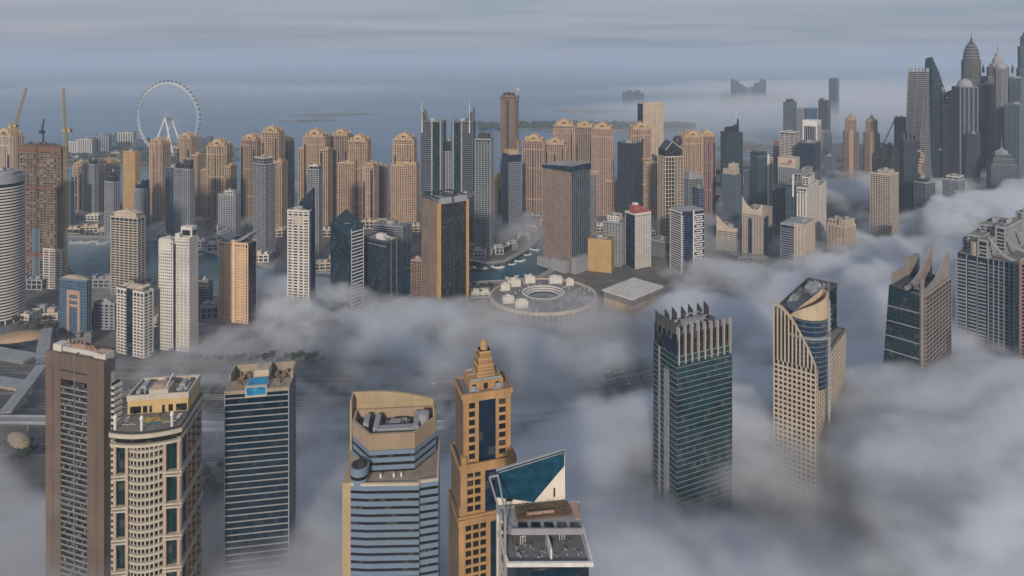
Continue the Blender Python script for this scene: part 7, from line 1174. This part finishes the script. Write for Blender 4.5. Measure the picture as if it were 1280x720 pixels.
for o_ in (0, -58, 58):
    P = offp(hw_, o_)
    for i in range(5, len(P) - 8, 1 if o_ == 0 else 2):
        o = empty('street_lamp', 'double-armed street lamp %s' % ('in the middle of the highway' if o_ == 0 else 'beside the near service road' if o_ < 0 else 'beside the far service road'), 'street lamp', (P[i][0], P[i][1], .8 if o_ == 0 else .05), atan2(P[i + 1][1] - P[i][1], P[i + 1][0] - P[i][0]), 'street lamps along the ' + ('highway' if o_ == 0 else 'near road' if o_ < 0 else 'far road'))
        for nm, me in (('pole', poles), ('arm', arms), ('lamp_head', heads)): fin(bpy.data.objects.new(nm, me), o)
tm = []
for s_ in range(3):
    t_ = MB(); q = random.Random(s_)
    for _ in range(70):
        a, b, r2 = q.uniform(0, 2 * pi), q.uniform(-.9, 1.2), q.uniform(.5, 1); x, y, z = 3.1 * r2 * cos(a) * cos(b), 3.1 * r2 * sin(a) * cos(b), 5.4 + 2.3 * r2 * sin(b); e = q.uniform(.5, 1.1); t_.add([(x - e, y, z), (x + e * q.random(), y - e, z + e * q.random()), (x, y + e, z + e), (x + e * .3, y + e * .4, z - e * .6)], [(0, 1, 2), (0, 2, 3), (1, 3, 2), (0, 3, 1)])
    k_ = MB(); k_.tube((0, 0, 0), (0, 0, 5), .28, 6, 0, .14); [k_.tube((0, 0, 3.2), (1.6 * cos(a), 1.6 * sin(a), 5.4), .12, 4) for a in (0, 2, 4)]; tm.append((t_.mesh('crown', [fol]), k_.mesh('trunk', [W_MUD])))
tp = [(PX(x, DG(y)), DG(y)) for x, y in [(88 + 7 * i, 294 + .4 * i) for i in range(10)] + [(20 + 6 * i, 404 + (i % 3) * 6) for i in range(9)] + [(186 + 7 * i, 356 + 2 * i) for i in range(8)] + [(588 + 5 * i, 344 - .2 * i) for i in range(7)] + [(592 + 5 * i, 362 + (i % 2) * 5) for i in range(6)] + [(500 + 7 * i, 372 - i) for i in range(8)] + [(250 + 9 * i, 392 + (i % 2) * 5) for i in range(8)] + [(4 + 5.5 * i, 560 + 9 * (i % 3)) for i in range(8)] + [(196 + 9 * i, 452 + 2 * (i % 2)) for i in range(24)] + [(250 + 7 * i, 590 + 11 * (i % 4)) for i in range(5)] + [(370 + 8 * i, 575 + 14 * (i % 3)) for i in range(7)] + [(910 + 14 * i, 262 + 3 * (i % 3)) for i in range(8)]]
for i, (x, y) in enumerate(tp):
    zn = ('beside the highway behind the near towers' if y < 690 and x > -270 else 'at the lower left roadside' if y < 690 else 'in the parking lot by the round banded tower' if y < 830 and x < -450 else 'on the near bank between orange and white towers' if x < -230 and y < 960 else 'on the quay behind the black and gold tower' if x < 30 and y < 1000 else 'along the far canal promenade at left' if x < -400 else 'on the misty ground below the dark spired tower' if x > 250 else 'beside the curved quay near the striped slim tower')
    o = empty('small_tree', 'small dark green tree ' + zn, 'tree', (x, y, 0), rr.random() * 6, 'trees ' + zn); s_ = rr.uniform(.8, 1.5); o.scale = (s_, s_, s_)
    for nm, me in zip(('crown', 'trunk'), tm[i % 3]): fin(bpy.data.objects.new(nm, me), o)

# ------------------------------------------------------------------ even haze over everything
m = MB(); m.box(-32500, 32500, -3000, 36500, -8, 470); hz = m.build('haze', [], None, 'stuff')
hm = bpy.data.materials.new('haze_air'); hm.use_nodes = True; t = hm.node_tree; t.nodes.clear(); o_ = t.nodes.new('ShaderNodeOutputMaterial'); pv = t.nodes.new('ShaderNodeVolumePrincipled')
pv.inputs['Density'].default_value = HAZE; pv.inputs['Color'].default_value = (.66, .80, .97, 1); pv.inputs['Anisotropy'].default_value = 0.0; t.links.new(pv.outputs[0], o_.inputs['Volume']); hz.data.materials.append(hm)
# ------------------------------------------------------------------ fog banks: density baked into a voxel grid
def lattice_noise(shape, cells, rng):
    a = rng.random(tuple(c + 2 for c in cells)).astype(np.float32)
    for ax, (n, c) in enumerate(zip(shape, cells)):
        t = np.linspace(0, c, n, endpoint=False, dtype=np.float32); i = t.astype(int); f = t - i; f = f * f * (3 - 2 * f); sh = [1, 1, 1]; sh[ax] = n; f = f.reshape(sh); a = np.take(a, i, ax) * (1 - f) + np.take(a, i + 1, ax) * f
    return a
def fbm(shape, size, cell, octs, rng, stretch=(1, 1, 1), gain=.55):
    s = 0; amp = 1; tot = 0
    for _ in range(octs):
        cs = [max(1, int(math.ceil(L_ / (cell * st)))) for L_, st in zip(size, stretch)]; s = s + amp * lattice_noise(shape, [min(c, n) for c, n in zip(cs, shape)], rng); tot += amp; amp *= gain; cell /= 2.03
    return s / tot
def volume(name, lo, hi, V, fn, dens, col, aniso=0.0, step=None):
    nx, ny, nz = [max(2, int(round((b - a) / v))) for a, b, v in zip(lo, hi, V)]
    den = fn(nx, ny, nz).astype(np.float32); den[:, :, -1] = 0; den[0] = 0; den[-1] = 0; den[:, 0] = 0; den[:, -1] = 0
    me = bpy.data.meshes.new(name); me.vertices.add(nx * ny * nz); at_ = me.attributes.new('density', 'FLOAT', 'POINT'); at_.data.foreach_set('value', den.ravel())
    ob = bpy.data.objects.new(name, me); fin(ob, None, 'stuff')
    ng = bpy.data.node_groups.new(name, 'GeometryNodeTree'); ng.interface.new_socket('Geometry', in_out='INPUT', socket_type='NodeSocketGeometry'); ng.interface.new_socket('Geometry', in_out='OUTPUT', socket_type='NodeSocketGeometry')
    N = ng.nodes.new; L = ng.links.new; gi = N('NodeGroupInput'); go = N('NodeGroupOutput'); vc = N('GeometryNodeVolumeCube'); vc.inputs['Min'].default_value = lo; vc.inputs['Max'].default_value = hi
    for k, n in zip('XYZ', (nx, ny, nz)): vc.inputs['Resolution ' + k].default_value = n
    def vm(op, a, b):
        n = N('ShaderNodeVectorMath'); n.operation = op; L(a, n.inputs[0])
        if b is not None: n.inputs[1].default_value = b
        return n.outputs[0]
    p = vm('SUBTRACT', N('GeometryNodeInputPosition').outputs[0], lo); p = vm('DIVIDE', p, tuple((b - a) / (n - 1) for a, b, n in zip(lo, hi, (nx, ny, nz)))); p = vm('FLOOR', vm('ADD', p, (.5, .5, .5)), None)
    sp = N('ShaderNodeSeparateXYZ'); L(p, sp.inputs[0]); xy = N('ShaderNodeMath'); xy.operation = 'MULTIPLY_ADD'; L(sp.outputs[0], xy.inputs[0]); xy.inputs[1].default_value = ny; L(sp.outputs[1], xy.inputs[2])
    a = N('FunctionNodeFloatToInt'); L(xy.outputs[0], a.inputs[0]); b = N('FunctionNodeFloatToInt'); L(sp.outputs[2], b.inputs[0]); im = N('FunctionNodeIntegerMath'); im.operation = 'MULTIPLY_ADD'; L(a.outputs[0], im.inputs[0]); im.inputs[1].default_value = nz; L(b.outputs[0], im.inputs[2])
    na = N('GeometryNodeInputNamedAttribute'); na.data_type = 'FLOAT'; na.inputs[0].default_value = 'density'; si = N('GeometryNodeSampleIndex'); si.data_type = 'FLOAT'; si.domain = 'POINT'; L(gi.outputs[0], si.inputs[0]); L(na.outputs[0], si.inputs[1]); L(im.outputs[0], si.inputs['Index']); L(si.outputs[0], vc.inputs['Density'])
    fm = bpy.data.materials.new(name); fm.use_nodes = True; t = fm.node_tree; t.nodes.clear(); o_ = t.nodes.new('ShaderNodeOutputMaterial'); pv = t.nodes.new('ShaderNodeVolumePrincipled'); pv.inputs['Density'].default_value = dens; pv.inputs['Color'].default_value = (*col, 1); pv.inputs['Anisotropy'].default_value = aniso; t.links.new(pv.outputs[0], o_.inputs['Volume'])
    sm = N('GeometryNodeSetMaterial'); sm.inputs['Material'].default_value = fm; L(vc.outputs[0], sm.inputs[0]); L(sm.outputs[0], go.inputs[0]); me.materials.append(fm); md = ob.modifiers.new('fog', 'NODES'); md.node_group = ng
    return ob
# where the fog lies: (photo column, distance, spread x m, spread y m, top height m, thickness weight)
def smooth01(x): x = np.clip(x, 0, 1); return x * x * (3 - 2 * x)
def near_fog(nx, ny, nz):
    rng = np.random.default_rng(7); lo, hi = NF_LO, NF_HI; size = [b - a for a, b in zip(lo, hi)]
    X = np.linspace(lo[0], hi[0], nx, dtype=np.float32)[:, None, None]; Y = np.linspace(lo[1], hi[1], ny, dtype=np.float32)[None, :, None]; Z = np.linspace(lo[2], hi[2], nz, dtype=np.float32)[None, None, :]
    u = CX + F * X / Y                                   # bearing, as a column of a 1280 wide view
    # fog-top height control points (bearing, distance) -> top, amount
    pts = FOGMAP; bu = np.array([p[0] for p in pts]); bd = np.array([p[1] for p in pts]); lt = 0; la = 0; ws = 0
    ug = u[:, :, 0]; yg = np.broadcast_to(Y[:, :, 0], ug.shape)
    for (a, b, tp_, am) in pts:
        w = 1 / (((ug - a) / 150) ** 2 + ((np.log(yg / b)) / .22) ** 2 + .03) ** 1.6; lt = lt + w * tp_; la = la + w * am; ws = ws + w
    top = (lt / ws)[:, :, None]; am = (la / ws)[:, :, None]
    n = fbm((nx, ny, nz), size, 150, 6, rng, (1.5, 1.0, .55), .64); n2 = fbm((nx, ny, 1), (size[0], size[1], 1), 330, 3, rng)
    # swirl the finer structure by a slow displacement so that wisps are drawn out and torn
    wa = fbm((nx, ny, nz), size, 210, 2, rng); wb = fbm((nx, ny, nz), size, 210, 2, rng); kx, ky = 95 / NF_V[0], 95 / NF_V[1]
    ii = np.clip(np.arange(nx, dtype=np.float32)[:, None, None] + (wa - .5) * 2 * kx, 0, nx - 1).astype(np.int32); jj = np.clip(np.arange(ny, dtype=np.float32)[None, :, None] + (wb - .5) * 2 * ky, 0, ny - 1).astype(np.int32); kk = np.broadcast_to(np.arange(nz)[None, None, :], ii.shape)
    n = n[ii, jj, kk]
    n = (n - n.mean()) / n.std() * .5                    # about -1..1
    n2 = (n2 - n2.mean()) / n2.std() * .5
    h = top + n2 * 12 * am + n * (12 + top * .36)
    fine = fbm((nx, ny, nz), size, 34, 4, rng, (1.3, 1, .8), .68)[ii, jj, kk]; fine = (fine - fine.mean()) / fine.std() * .5; n = n + .62 * fine
    soft = 6 + top * .16
    lm = np.exp(-((u - 1012) / 75) ** 2) * smooth01((Y - 300) / 70) * (1 - smooth01((Y - 500) / 50)); h = h * (1 - lm) + (58 + 9 * n) * lm          # an even bank at the foot of the curved-crest tower
    den = smooth01((h - Z) / soft) * (np.clip(am * (.9 + 2.4 * n), 0.0, 4.0) * (1 - lm) + np.clip(1.1 + .8 * n, .5, 2) * lm)
    den = np.where(den < .012, 0, den)
    return den
volume('fog_bank', NF_LO, NF_HI, NF_V, near_fog, FOG_D, (.90, .93, .97), FOG_G)
def sea_fog(nx, ny, nz):
    rng = np.random.default_rng(5); lo, hi = SF_LO, SF_HI; size = [b - a for a, b in zip(lo, hi)]
    X = np.linspace(lo[0], hi[0], nx)[:, None, None]; Y = np.linspace(lo[1], hi[1], ny)[None, :, None]; Z = np.linspace(lo[2], hi[2], nz)[None, None, :]; u = CX + F * X / Y
    n = fbm((nx, ny, nz), size, 2200, 5, rng, (1.6, 1, 1)); n = (n - n.mean()) / n.std() * .5
    a = (smooth01((u - 620) / 330) * .85 + .15) * (.12 + .88 * smooth01((Y - 2300) / 1500)); top = 30 + 60 * a + 45 * n
    return np.where(smooth01((top - Z) / 35) * a * np.clip(.6 + n, 0, 2) < .02, 0, smooth01((top - Z) / 35) * a * np.clip(.6 + n, 0, 2))
volume('sea_fog', SF_LO, SF_HI, SF_V, sea_fog, SEAFOG_D, (.93, .95, .98), 0)
